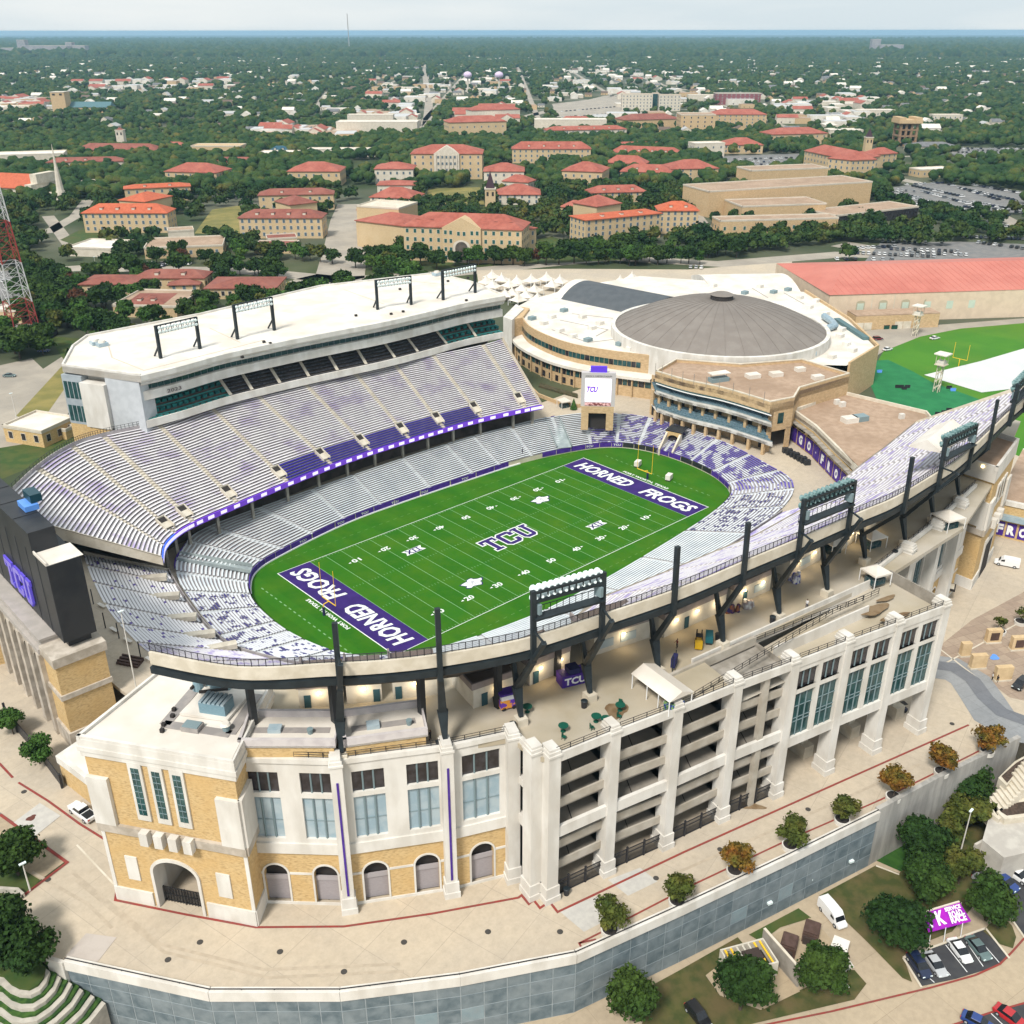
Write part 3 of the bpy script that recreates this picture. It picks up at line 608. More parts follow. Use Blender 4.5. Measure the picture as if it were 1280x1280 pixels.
# ---------------- press box
pb=thing('press_box_building','long white press box with green glass band above the far stands','building',(0,90,GZ))
ux=[5.0-1.0]
FPX_=[(183,535),(230,522),(283,505),(330,493),(380,481),(430,470),(480,459),(530,446),(580,432),(628,422)]
S0=[U(x,y+1,28.0) for x,y in FPX_]         # foot of the suite tier fascia
def scv(n,off):
 P=cr_(S0,n);T=np.gradient(P,axis=0);T /= np.linalg.norm(T,axis=1)[:,None];return P+np.c_[-T[:,1],T[:,0]]*off
n=64
P0=scv(n,0)
def band(off0,z0,off1,z1,mb,mi=0):
 a,b=scv(n,off0),scv(n,off1);mb.strip([(x,y,z0) for x,y in a],[(x,y,z1) for x,y in b],mi)
m=MB();band(-.6,28.3,-.6,30.3,m);band(-.6,30.3,0,30.3,m);band(-.6,28.3,8,29.0,m);
m.build('suite_tier_fascia',M_white,pb)
# seats rows behind the fascia
nr=7
m=MB()
for i in range(nr):
 z=29.6+i*.72;y0=.1+i*1.05;band(y0,z,y0+1.05,z,m);band(y0+1.05,z,y0+1.05,z+.72,m)
m.build('suite_terrace',M_shadow,pb)
def teal(si,k):return k
M_teal=mat('teal_suite_seat',(.02,.20,.19),(.01,.10,.10),1.0);M_blk=mat('black_suite_seat',(.03,.03,.04),(.09,.09,.10),2.0)
bounds=np.linspace(0,n-1,14).round().astype(int)
for s in range(13):
 i0,i1=bounds[s],bounds[s+1];is_teal=s in (0,1,2,11,12)
 for i in range(nr-1):
  z=29.6+i*.72;m=MB()
  if is_teal:
   if i % 2:continue
   for k in range(i0,i1):
    a=(scv(n,.3+i*1.05)[k]+scv(n,.3+i*1.05)[k+1])/2;t=P0[min(k+1,n-1)]-P0[k];t=t/np.linalg.norm(t);m.ob(a,t,(-t[1],t[0]),.62,.4,z,z+.85)
   m.build('suite_armchair_row',M_teal,pb)
   mm=MB();a=scv(n,1.3+i*1.05)[i0+0:i1+1];b=scv(n,1.6+i*1.05)[i0:i1+1];mm.strip([(x,y,z+1.0) for x,y in a],[(x,y,z+1.0) for x,y in b]);mm.strip([(x,y,z+.1) for x,y in a],[(x,y,z+1.0) for x,y in a]);mm.build('suite_counter',mat('teal_glass_rail',(.05,.30,.28),rough=.3),pb)
  else:
   a=scv(n,.35+i*1.05)[i0:i1+1];b=scv(n,.9+i*1.05)[i0:i1+1];m.strip([(x,y,z+.75) for x,y in a],[(x,y,z+.75) for x,y in b]);m.strip([(x,y,z+.3) for x,y in a],[(x,y,z+.75) for x,y in a]);m.build('club_seat_row',M_blk,pb)
 if not (s in (0,1,12)):
  k=i1;
  if k<n-1:
   a=P0[k];t=P0[min(k+1,n-1)]-P0[k-1];t=t/np.linalg.norm(t);nn_=np.array([-t[1],t[0]]);m=MB()
   p0=a-t*.5;p1=a+t*.5;q0=p0+nn_*7.3;q1=p1+nn_*7.3
   m.quad((*p0,30.5),(*p1,30.5),(*q1,35.5),(*q0,35.5));m.build('suite_aisle',M_aisle,pb)
m=MB();band(7.3,34,7.3,38.3,m);m.build('suite_glass_wall',M_dark,pb)
m=MB();band(-.2,35.6,-.2,38.0,m);band(-.2,35.6,7.4,35.9,m);band(-.2,38.0,1.1,38.0,m);band(1.1,38,1.1,38.15,m);m.build('upper_fascia',M_white,pb)
# window band with separate panes
a=scv(n,.9);
for k in range(n-1):
 m=MB();p=a[k]+(a[k+1]-a[k])*.05;q=a[k]+(a[k+1]-a[k])*.95
 m.quad((*p,38.1),(*q,38.1),(*q,39.6),(*p,39.6));m.build('window_pane',M_glass,pb)
m=MB();band(1.2,38.0,1.2,39.7,m);m.build('window_recess',M_frame,pb)
m=MB();band(-.3,39.7,-1.2,40.3,m);band(1.2,39.7,-.3,39.7,m);band(-1.2,40.3,-1.2,41.3,m);band(-1.2,41.3,-2.0,41.5,m);band(-2.0,41.5,-2.0,42.9,m);band(-2.0,42.9,-1.2,43.1,m);band(-1.2,43.1,-1.2,42.6,m)
m.build('cornice',M_white,pb)
fr=scv(n,-1.6)
RB=[U(590,352,43)]+[U(543,341,43),U(400,357,43),U(250,392,43),U(108,419,43),U(90,432,43),U(77,456,43)]
roof=[tuple(p) for p in fr]+RB
m=MB();m.prism(roof,41.0,42.7);m.build('roof',M_roofw,pb)
m=MB()
edge=[tuple(fr[-1])]+RB+[tuple(fr[0])]
m.wall(edge,41.0,43.25,.5);m.build('roof_parapet',M_white,pb)
E=[Vector(p) for p in RB];cx=Vector((0,92))
ins=[tuple(Vector(p)+(cx-Vector(p)).normalized()*1.5) for p in [tuple(scv(n,6)[-1])]+RB+[tuple(scv(n,6)[0])]]
m=MB();m.wall(ins,GZ,41.2,.3,0);m.build('outer_wall',M_white,pb)
# chamfered end bay: brick base, glazed strips
e0=Vector(RB[-1]);e1=Vector(S0[0]);dd=(e1-e0).normalized();pr=Vector((dd.y,-dd.x))
def ebox(name,s0,s1,out,z0,z1,mm,dep=2.0):
 m=MB();c=e0+dd*((s0+s1)/2)+pr*(out-dep/2);m.ob((c.x,c.y),dd,pr,abs(s1-s0)/2,dep/2,z0,z1);return m.build(name,mm,pb)
L=(e1-e0).length
ebox('stair_tower',L*.25,L*.58,1.6,27.0,39.2,M_white,6);ebox('stair_tower_base',L*.27,L*.56,1.3,5,27.0,M_brick,6)
ebox('grey_panel_wall',L*.57,L*1.02,.4,5,41.0,mat('pale_grey_panel',(.50,.52,.54),(.45,.47,.49),.5),5)
ebox('glazed_bay',-L*.02,L*.25,.5,27.0,40.5,mat('blue_grey_bay_wall',(.36,.40,.43),(.30,.34,.37),.5),3);ebox('glazed_bay_base',-L*.02,L*.25,.45,5,27,M_brick,3)
for z0,z1 in ((27.8,32.2),(34.2,38.8)):
 for k in range(4):ebox('stair_window',L*(.0+.06*k),L*(.045+.06*k),.62,z0,z1,M_glass,.3)
mb=MB();a_=scv(n,-.24);q0v,q1v=Vector(a_[3]),Vector(a_[9]);ev=(q1v-q0v).normalized();cv=(q0v+q1v)/2;place_text(mb,'2023',1,(cv.x,cv.y,36.7),(ev.x,ev.y,0),(0,0,1),bold=.02,w=4.2,h=1.0,lift=.35);mb.build('fascia_lettering',mat('grey_lettering',(.16,.13,.13)),pb)
# 
# the lettering on the fascia is a few pixels high: a plain run of dark characters
# roof clutter
for (x,y,lb) in ((128,432,'white rooftop fan beside the press box corner'),(120,430,'small white rooftop fan at the press box corner'),(546,344,'grey rooftop unit by the far edge of the press box roof')):
 q=U(x,y,42.8);t=thing('rooftop_fan',lb,'rooftop fan',(q[0],q[1],42.75));m=MB();m.ob(q,(1,0),(0,1),1.4,1.2,42.75,43.7);m.build('fan_box',M_lglass,t);m=MB();m.taper((*q,43.7),(*q,44.3),1.0,.9,n=12);m.build('fan_hood',M_roofw,t)
m=MB()
for (x0,y0,x1,y1) in ((140,447,180,463),(180,463,330,425),(262,410,300,428),(480,380,430,362),(500,350,560,356),(140,447,135,430)):
 a=U(x0,y0,42.73);b=U(x1,y1,42.73);m.beam((*a,42.73),(*b,42.73),.35,.06)
m.build('roof_seam',mat('roof_seam',(.55,.47,.38)),pb)
for x,y in ((303,447),(330,428),(338,430),(445,395),(489,393),(504,390),(583,376),(560,352),(585,348),(500,362)):
 q=U(x,y,42.8);m=MB();m.ob(q,(1,0),(0,1),.35,.35,42.7,43.3);m.build('roof_vent',M_dark,pb)
# floodlight racks on the roof
M_lampw=mat('floodlight_lens',(.75,.85,.85),rough=.3)
def rack(lb,p0,p1,zb,h,topd,group,n_l=12,panel=False,parts2=None):
 """two posts and a tray of lamps between them"""
 t=thing('floodlight_rack',lb,'floodlights',(p0[0],p0[1],zb),group)
 a,b=Vector((*p0,zb)),Vector((*p1,zb));e=(b-a).normalized();nr_=Vector((-e.y,e.x,0))
 for p in (a,b):
  m=MB();m.beam(p,p+Vector((0,0,h)),.75,.75,up=(e.x,e.y,0));m.build('post',M_steel,t)
  m=MB();q=p+nr_*3.2;m.beam((q.x,q.y,zb),(p.x,p.y,zb+3.6),.35);m.build('stay',M_steel,t)
 m=MB()
 for zz in (h-.1,h-2.2):m.beam(a+Vector((0,0,zz)),b+Vector((0,0,zz)),.4,.3)
 for k in range(9):
  s=a+(b-a)*(k/8);m.beam(s+Vector((0,0,h-2.2)),s+Vector((0,0,h-.1)),.14)
  if k<8:s2=a+(b-a)*((k+1)/8);m.beam(s+Vector((0,0,h-2.2)),s2+Vector((0,0,h-.1)),.1)
 m.build('truss',M_steel,t)
 for r_ in (0,1):
  for k in range(n_l):
   s=a+(b-a)*((k+.5)/n_l)+Vector((0,0,h-.5-r_*1.15))-nr_*.45;m=MB();m.taper(s,s-nr_*.45+Vector((0,0,-.25)),.28,.46,n=8);m.build('floodlight',M_lampw,t)
 return t
WR=[((201,448),(250,436),414-0,'leftmost'),((297,424),(343,413),0,'second from left'),((472,387),(514,381),0,'third from left'),((554,375),(594,366),0,'rightmost')]
tops=[407,381,350,338]
for (a,b,_,w),tp in zip(WR,tops):
 q0=U(a[0],a[1],42.7);q1=U(b[0],b[1],42.7);h=HT(tp,q0)-42.7
 rack(w+' floodlight rack standing on the white press box roof',q0,q1,42.7,h,0,'floodlight racks on the press box roof')
# ============================================================ SCOREBOARD GATE (left edge)
sb=thing('scoreboard','huge black scoreboard back with purple letters at the left edge','scoreboard',(-114,20,26))
y0s=-14.2
m=MB();m.box(-116.9,y0s,25.8,-111.2,62,41.0);m.build('main_cabinet',M_black,sb)
m=MB();m.box(-116.0,y0s+1.0,24.3,-112.0,60,25.75);m.build('plinth_box',M_black,sb)
m=MB();m.box(-117.05,y0s+6.2,41.05,-112.6,62,44.9);m.build('upper_cabinet',M_black,sb)
m=MB();m.box(-117.0,y0s+.1,41.02,-110.7,y0s+6.1,41.1);m.box(-117.0,y0s+.1,41.1,-116.75,y0s+6.1,41.6);m.build('cabinet_top',M_roofw,sb)
for i,yy in enumerate(np.arange(y0s+6.2,60,7.6)):
 m=MB();m.box(-117.0,yy,44.91,-112.7,yy+.1,44.98);m.build('top_seam',M_rail,sb)
m=MB()
for yy in np.arange(y0s+.0,60,5.2):m.box(-116.97,yy,25.8,-116.9,yy+.08,41)
for xx in (-116.7,-112.5):pass
m.build('panel_seam',mat('seam_grey',(.05,.05,.055)),sb)
a,c=MB(),MB();tcu_mark(a,c,(-117.0,4.6,30.4),(0,-1,0),(0,0,1),13.4,5.4,.16,.06,depth=.3)
a.build('letter_face',mat('deep_purple_face',(.16,.12,.55),rough=.3,emit=.15),sb);c.build('letter_halo',mat('lit_violet_edge',(.10,.07,.50),emit=.25),sb)
q=(-114.5,4.5,45.0)
t=thing('scoreboard_spotlight','blue hooded unit sitting on top of the black scoreboard','spotlight',q)
qb=U(36,634,45);m=MB();m.ob(qb,(0,1),(1,0),2.0,1.2,45,46.0);m.build('base',mat('blue_plastic',(.12,.30,.75),rough=.4),t)
m=MB();m.ob((qb[0]+1.2,qb[1]+.6),(0,1),(1,0),1.9,1.0,46.1,47.6);m.build('hood',mat('dark_teal_metal',(.01,.05,.07),rough=.3),t)
OFF[t.name]=q
# arched gate below
ga=thing('arcade_gate','tall arched tan brick gate carrying the black scoreboard','gate',(-116,20,GZ))
m=MB();m.box(-119.6,-15.4,GZ,-110.9,-9.4,22.4);m.build('end_pier',M_brick,ga)
m=MB();m.box(-120.0,-15.8,GZ,-110.7,-9.0,8.6);m.build('stone_course',M_stone,ga);m=MB();m.box(-119.9,-15.7,15.6,-110.7,-9.2,16.6);m.build('stone_course',M_stone,ga);m=MB();m.box(-119.9,-15.7,22.4,-110.5,-9.2,24.2);m.build('stone_course',M_stone,ga)
yy=-9.4;ys=[]
while yy<70:ys.append(yy);yy+=5.2
prof=[]
for i,y in enumerate(ys):
 m=MB();m.box(-120.4,y,GZ,-117.2,y+1.6,22.4);m.build('arch_pier',M_stone,ga)
 N=10;c=y+1.6+1.8;P=[(c-1.8*math.cos(math.pi*k/N),19.2+1.8*math.sin(math.pi*k/N)) for k in range(N+1)]
 m=MB();poly=P+[(c+1.8,22.4),(c-1.8,22.4)]
 for k in range(N):
  a,b=P[k],P[k+1]
  m.add([(-119.9,a[0],a[1]),(-119.9,b[0],b[1]),(-119.9,b[0],22.4),(-119.9,a[0],22.4),(-117.2,a[0],a[1]),(-117.2,b[0],b[1])],[(0,1,2,3),(0,1,5,4)])
 m.build('arch_head',M_stone,ga)
m=MB();m.box(-120.2,-9.2,22.4,-116.6,75,23.4);m.box(-119.4,-9.2,23.4,-116.4,75,24.8);m.box(-119.7,-9.3,24.8,-116.2,75,25.3);m.build('entablature',mat('grey_limestone',(.42,.38,.35),(.36,.33,.30),.5),ga)
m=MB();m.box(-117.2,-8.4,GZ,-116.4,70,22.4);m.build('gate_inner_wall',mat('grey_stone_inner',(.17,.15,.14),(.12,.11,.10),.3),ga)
m=MB();m.box(-118.6,-14.25,GZ+.05,-118.4,-8,8);
# wing building left of gate with white roof
q=[U(-60,760,14),U(24,742,14),U(24,776,14),U(-60,795,14)]
wg=thing('low_brick_wing','low tan brick wing with white roof beyond the arched gate','building',(*q[0],GZ))
m=MB();a=U(24,776,14);b=U(-80,800,14);c=(b[0]-2,b[1]+24);d=(a[0]-1,a[1]+22)
m.prism([a,b,c,d],GZ,12.4);m.build('wall',M_brick,wg)
m=MB();m.prism([a,b,c,d],12.42,14.0);m.build('roof_band',M_white,wg)
m=MB();s_=[tuple(Vector(p)+(Vector(((a[0]+c[0])/2,(a[1]+c[1])/2))-Vector(p)).normalized()*1.1) for p in (a,b,c,d)];m.prism(s_,14.01,14.05);m.build('roof',M_roofw,wg)
# ============================================================ NEAR (EAST) UPPER DECK
RZ=48.0
RPX=[(188,813),(297,832),(408,828),(480,824),(557,815),(658,796),(757,765),(854,732),(937,697),(1000,671),(1074,639),(1117,621),(1163,594),(1203,568),(1257,517),(1280,497),(1310,468)]
RB_=[U(x,y,RZ) for x,y in RPX]
# even spacing of the rim polyline
def resample(P,n,sub=20):
 Q=cr_(P,(len(P)-1)*sub+1);L=np.r_[0,np.cumsum(np.linalg.norm(np.diff(Q,axis=0),axis=1))]
 t=np.linspace(0,L[-1],n);return np.c_[np.interp(t,L,Q[:,0]),np.interp(t,L,Q[:,1])],L[-1]
RIM,RL=resample(RB_,121)
T=np.gradient(RIM,axis=0);T /= np.linalg.norm(T,axis=1)[:,None];OUT=np.c_[T[:,1],-T[:,0]]     # outward (towards -y)
def rimat(i,off):return RIM[i]+OUT[i]*off
ed=thing('near_upper_deck','near upper bench deck with long cream rim and railing','stadium seating',(0,-80,31))
def dep(i):
 x=RIM[i][0];return 28 if x>-50 else max(9.0,28-(-50-x)*.42)
idx=np.linspace(0,120,16).round().astype(int)
FI=np.array([RIM[i]-OUT[i]*dep(i) for i in range(121)])
def ef(us):
 us=np.asarray(us,float)*120;i=np.clip(us.astype(int),0,119);t=(us-i)[:,None]
 return FI[i]*(1-t)+FI[i+1]*t,RIM[i]*(1-t)+RIM[i+1]*t
def slp(i):x=RIM[i][0];return .62 if x>-45 else min(.86,.62+(-45-x)*.012)
def ez(u):i=min(int(u*120),120);return 46.5-dep(i)*slp(i)
esec=[(idx[k]/120,idx[k+1]/120) for k in range(15)]
stand_rows(ed,ef,ez,46.5,25,esec,4,1.1,MB_east,bw=.5,limit=300,seatmat=lambda si,i:MB_rim if si<9 and i>17 else MB_east,tread_mat=mat('worn_cream_steps',(.60,.56,.53),(.5,.46,.44),.6))
m=MB()
def rb(o0,z0,o1,z1,i0=0,i1=120):
 a=[(*rimat(i,o0),z0) for i in range(i0,i1+1)];b=[(*rimat(i,o1),z1) for i in range(i0,i1+1)];m.strip(a,b)
rb(0,RZ,.45,RZ);rb(.45,RZ,.45,RZ-1.9);rb(.45,RZ-1.9,-.4,RZ-2.0);rb(0,RZ,0,46)
for i in (0,120):a=rimat(i,0);b=rimat(i,.45);m.quad((*a,46),(*b,46.1),(*b,RZ),(*a,RZ))
m.build('rim_fascia',M_cream,ed)
m=MB();rb(.7,RZ-2.2,.7,RZ-3.2,0,120);rb(.7,RZ-2.2,-.5,RZ-2.2);rb(.7,RZ-3.2,-.5,RZ-3.2);rb(-.5,RZ-2.2,-.5,RZ-3.2);m.build('rim_girder',M_steel,ed)
m=MB()
for i in range(121):
 p=rimat(i,.1);m.beam((*p,RZ),(*p,RZ+1.15),.09)
 if i<120:
  q=rimat(i+1,.1);c=(p+q)/2;m.beam((*c,RZ),(*c,RZ+1.15),.06)
  for z in (RZ+.12,RZ+1.15):m.beam((*p,z),(*q,z),.07)
m.build('rim_railing',M_rail,ed)
msh=bpy.data.materials.new('fine_rail_mesh');msh.use_nodes=True;n_=msh.node_tree;bb=n_.nodes['Principled BSDF'];bb.inputs['Base Color'].default_value=(.10,.09,.12,1);bb.inputs['Alpha'].default_value=.38;bb.inputs['Roughness'].default_value=.6
m=MB();rb(.1,RZ+.12,.1,RZ+1.1);m.build('rail_infill',msh,ed)
# underside, end wall, front wall
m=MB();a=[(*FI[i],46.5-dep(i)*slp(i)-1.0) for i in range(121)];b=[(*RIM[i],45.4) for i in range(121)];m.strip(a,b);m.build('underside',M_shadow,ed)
m=MB();m.strip(a,[(x,y,z+1.3) for x,y,z in a]);
for i in (0,120):m.quad((*FI[i],46.5-dep(i)*slp(i)-1),(*RIM[i],45.1),(*RIM[i],47.5),(*FI[i],46.5-dep(i)*slp(i)+.4))
m.build('front_fascia',M_cream,ed)
# white tent on the deck near the right
for k,i in enumerate((88,)):
 t=thing('canopy_tent','long white tent roof standing on the near upper deck benches','tent',(*rimat(i,-6),42))
 m=MB();c=Vector(rimat(i,-6.2));e=T[i];nn_=OUT[i]
 def tp(a_,b_,z):q=c+Vector(e)*a_+Vector(nn_)*b_;return (q.x,q.y,z)
 m.add([tp(-7.5,-3.4,48.0),tp(7.5,-3.4,48.0),tp(7.5,0,50.3),tp(-7.5,0,50.3),tp(7.5,3.4,48.3),tp(-7.5,3.4,48.3)],[(0,1,2,3),(3,2,4,5),(0,3,5),(1,2,4)]);m.build('tent_roof',M_roofw,t)
 for a_ in (-7.3,7.3):
  for b_ in (-3.2,3.2):m=MB();m.beam(tp(a_,b_,42.5 if b_<0 else 45.5),tp(a_,b_,48.2),.12);m.build('pole',M_wprint,t)
# Y-shaped steel columns: trunk on the deck edge, one arm back under the seating, the other out past the rim
CPX=[((428,950),(412,780),(408,778)),((557,937),(556,762),None),((651,905),(657,740),(671,770)),((737,875),(753,716),(768,742)),((822,843),(846,684),None),((903,810),(930,654),None),((973,775),(1003,625),(1024,648)),((1033,745),(1067,601),(1088,617)),((1080,705),(1121,572),None),((1130,682),(1166,548),(1187,563)),((1165,652),(1203,530),None),((1197,625),(1236,500),None)]
DZ=31.5
cols=[]
def near_i(q):return int(np.argmin(np.linalg.norm(RIM-np.array(q),axis=1)))
descs=['at the corner by the brick tower','second from the brick tower','with leaning stay beside the ramp corner','carrying the right end of the nearest floodlights','behind the long white canopy','behind the yellow forklift','below the left end of the middle floodlights','below the right end of the middle floodlights','behind the small white marquee','below the right floodlights','beside the white square canopy','beside the right brick tower']
for (base,tip,stay),ds in zip(CPX,descs):
 q=Vector(U(base[0],base[1],DZ));i=near_i(q)
 # rim point whose girder joint lines up with the column's own radial plane
 best=min(range(121),key=lambda j:abs((Vector(RIM[j])-q).dot(Vector(T[j]))))
 r=Vector(rimat(best,.95));o=Vector(OUT[best]);e=Vector(T[best])
 t=thing('forked_column','dark steel forked column '+ds,'column',(q.x,q.y,DZ),'forked steel columns under the near deck rim')
 m=MB();m.ob((q.x,q.y),e,o,.8,.8,DZ,DZ+1.3);m.build('concrete_foot',M_cream,t)
 jz=DZ+5.9;j=q-o*1.3
 m=MB();m.beam2((q.x,q.y,DZ+1.3),(j.x,j.y,jz),.55,.55,.75,1.5,(e.x,e.y,0));m.build('trunk',M_steel,t)
 k_=q-o*2.6;m=MB();m.beam2((j.x,j.y,jz-.3),(k_.x,k_.y,jz+3.9),.55,.85,.5,.5,(e.x,e.y,0));m.build('inner_arm',M_steel,t)
 m=MB();tz=RZ-3.4
 p2=Vector((r.x,r.y,tz));m.beam2((j.x,j.y,jz-.3),p2,.7,1.15,.65,.8,(e.x,e.y,0));m.build('outer_arm',M_steel,t)
 # mast
 zt=HT(tip[1],(r.x,r.y));m=MB();m.beam((r.x,r.y,tz-.4),(r.x-o.x*.3,r.y-o.y*.3,zt),.6,.7,up=(e.x,e.y,0));m.build('mast',M_steel,t)
 if stay:
  d_=(p2-Vector((j.x,j.y,jz-.3))).normalized();p3=p2+d_*5.2;m=MB();m.beam(p2,p3,.55,.7,up=(e.x,e.y,0));m.build('stay',M_steel,t)
  m=MB();m.beam(p3,(r.x,r.y,p3.z+.3),.25);m.build('tie',M_steel,t)
 cols.append((r,zt,e,o))
# floodlight racks spanning pairs of masts
M_lensg=mat('teal_floodlight_glass',(.06,.13,.13),(.20,.30,.30),2,rough=.3)
def rack2(lb,c0,c1,zlow,group,lens=None):
 (a,za,e,o),(b,zb,_,_)=c0,c1
 t=thing('floodlight_rack',lb,'floodlights',(a.x,a.y,min(za,zb)-5),group)
 A=Vector((a.x,a.y,za));B=Vector((b.x,b.y,zb));d=(B-A).normalized();nn_=Vector((-o.x,-o.y,0))
 m=MB()
 for dz in (-.3,-1.7,-4.2):m.beam(A+Vector((0,0,dz))+nn_*.2,B+Vector((0,0,dz))+nn_*.2,.5 if dz>-4 else 1.5,.35 if dz>-4 else .3)
 for k in range(11):s=A+(B-A)*(k/10);m.beam(s+nn_*.2+Vector((0,0,-1.7)),s+nn_*.2+Vector((0,0,-.3)),.15)
 m.build('rack_frame',M_steel,t)
 m=MB();
 for k in range(12):s=A+(B-A)*(k/11)+nn_*.9;m.beam(s+Vector((0,0,-4.0)),s+Vector((0,0,-2.9)),.07)
 m.beam(A+nn_*.9+Vector((0,0,-2.9)),B+nn_*.9+Vector((0,0,-2.9)),.09);m.build('catwalk_rail',M_steel,t)
 for r_ in range(2):
  for k in range(12):
   s=A+(B-A)*((k+.5)/12)+nn_*.5+Vector((0,0,.05-1.35*r_));m=MB();m.taper(s,s+nn_*.75+Vector((0,0,-.35)),.22,.58,n=10);m.taper(s-nn_*.35+Vector((0,0,.15)),s,.25,.25,n=6);m.build('floodlight',lens or M_lampw,t)
 for k in (0.06,.94):s=A+(B-A)*k+nn_*.3;m=MB();m.beam(s+Vector((0,0,-3.6)),s+Vector((0,0,-2.1)),1.3,.5);m.build('ballast_box',M_frame,t)
 return t
G2='floodlight racks on the near deck rim'
rack2('nearest floodlight rack in front of the field',cols[2],cols[3],0,G2)
rack2('middle floodlight rack over the purple seats',cols[6],cols[7],0,G2,M_lensg)
rack2('right floodlight rack near the practice field corner',cols[9],cols[10],0,G2,M_lensg)
q0=U(1262,555,DZ)
cc=[]
for (tx,ty),(bx,by) in (((1258,480),(1262,515)),((1281,460),(1284,498))):
 q=U(bx,by,RZ);i=near_i(q);r=Vector(rimat(i,.9));cc.append((r,HT(ty,(r.x,r.y)),Vector(T[i]),Vector(OUT[i])))
t_=rack2('farthest floodlight rack at the right picture edge',cc[0],cc[1],0,G2,M_lensg)
for (r,zt,e,o) in cc:m=MB();m.beam((r.x,r.y,RZ-3),(r.x,r.y,zt),.8,.95,up=(e.x,e.y,0));m.build('post',M_steel,t_)
# ============================================================ CONCOURSE BUILDING
cb=thing('concourse_building','cream and tan brick stadium building with arches and open ramp bays','building',(-60,-90,GZ))
A_=Vector(U(148,1122,GZ));B_=Vector(U(322,1157,GZ))
p1,p2_,p3_,c1,c2=[Vector(U(*p,GZ)) for p in ((441,1137),(568,1117),(643,1098),(668,1122),(686,1127))]
r_px=[(759,1092),(832,1059),(902,1025),(969,995),(1033,966),(1092,940),(1148,915)]
RP=[c2]+[Vector(U(*p,GZ)) for p in r_px]
TOP=32.0
# upper concourse floor
w0=Vector(U(345,1118,GZ))
fl_out=[tuple(w0),tuple(p1+Vector((.5,.9))),tuple(p2_+Vector((.3,1.0))),tuple(p3_+Vector((0,.6)))]
ne_f=[U(1187,800,GZ),U(1165,800,GZ)]
NEF=[Vector(U(x,y,GZ)) for x,y in ((1172,770),(1194,752),(1208,742))]
far_e=[(30,-104),(58,-98),(100,-86),(100,-78),(60,-80),(0,-83),(-60,-79),(-88,-66),(-104,-50),(-112,-50)]
ramp_in=[tuple(RP[0]+Vector((0,.6))),tuple(RP[3]+Vector((0,.6)))]
inn=Vector((.22,.975))
R4i=RP[4]+inn*13;R7i=RP[7]+inn*13
floor=fl_out+[tuple(c1+Vector((0,.5))),tuple(c2+Vector((0,.6))),tuple(RP[3]+Vector((0,.6))),tuple(RP[3]+inn*8),tuple(R7i)]+far_e
M_conc=mat('stained_concourse_floor',(.42,.36,.265),(.36,.31,.225),.12,det=9,c3=(.50,.46,.40),sc3=.07,fac3=.8)
m=MB();m.prism(floor,30.7,DZ);m.build('concourse_floor',M_conc,cb)
# sunken ramp behind the right bays
m=MB()
a0=RP[7]+Vector((0,.6));a1=R7i;b0=RP[3]+Vector((0,.6));b1=RP[3]+inn*8
m.add([(*a0,31.0),(*a1,31.0),(*b1,27.6),(*b0,27.6)],[(0,1,2,3)]);m.build('upper_ramp_floor',M_conc,cb)
m=MB();mid_a=RP[7]+inn*7.5;mid_b=RP[4]+inn*5.2
m.beam((*(RP[6]+inn*6.5),31.2),(*(RP[4]+inn*6.0+Vector((2,0))),29.6),.3,2.2);m.build('ramp_divider_wall',M_white,cb)
m=MB();m.beam((*R7i,31.2),(*(RP[3]+inn*9+Vector((-2,0))),31.0),.3,2.6);m.build('ramp_edge_wall',M_white,cb)
m=MB();m.wall([tuple(RP[7]+inn*12.6),tuple(RP[7]+inn*.5)],30,33.1,.3);m.build('ramp_end_wall',M_grey,cb)
# dark stains
M_stain=mat('damp_stain',(.16,.10,.05),(.24,.17,.10),.6)
def blob(q,rx,ry,z,nm='damp_patch',rz=.2,mm=None,par=cb):
 m=MB();rg=random.Random(int(q[0]*7));P=[]
 for i in range(20):
  a=2*math.pi*i/20;r=1+.16*math.sin(3*a+q[0])+rg.uniform(-.08,.08);x=rx*r*math.cos(a);y=ry*r*math.sin(a);P.append((q[0]+x*math.cos(rz)-y*math.sin(rz),q[1]+x*math.sin(rz)+y*math.cos(rz),z))
 m.add(P,[tuple(range(20))]);return m.build(nm,mm or M_stain,par)
blob(U(771,888,DZ),2.0,1.6,DZ+.03)
for p,a,b in (((1092,762),3.5,1.3),((1118,772),3.2,.9),((1108,748),2.2,.6)):blob(U(*p,31.1),a,b,31.12,rz=-.25)
# railing helper
def railing(name,pts,z,h=1.1,parent=cb,mm=None,post=1.9):
 m=MB();P,L=resample(pts,max(2,2),1) if len(pts)==2 else (np.array(pts),0)
 for k in range(len(pts)-1):
  a,b=Vector(pts[k][:2]),Vector(pts[k+1][:2]);za=z[k] if hasattr(z,'__len__') else z;zb=z[k+1] if hasattr(z,'__len__') else z
  n_=max(1,int((b-a).length/post))
  for i in range(n_+1):q=a+(b-a)*(i/n_);zz=za+(zb-za)*i/n_;m.beam((q.x,q.y,zz),(q.x,q.y,zz+h),.09)
  for dz in (.12,h*.55,h):m.beam((a.x,a.y,za+dz),(b.x,b.y,zb+dz),.06)
 return m.build(name,mm or M_rail,parent)
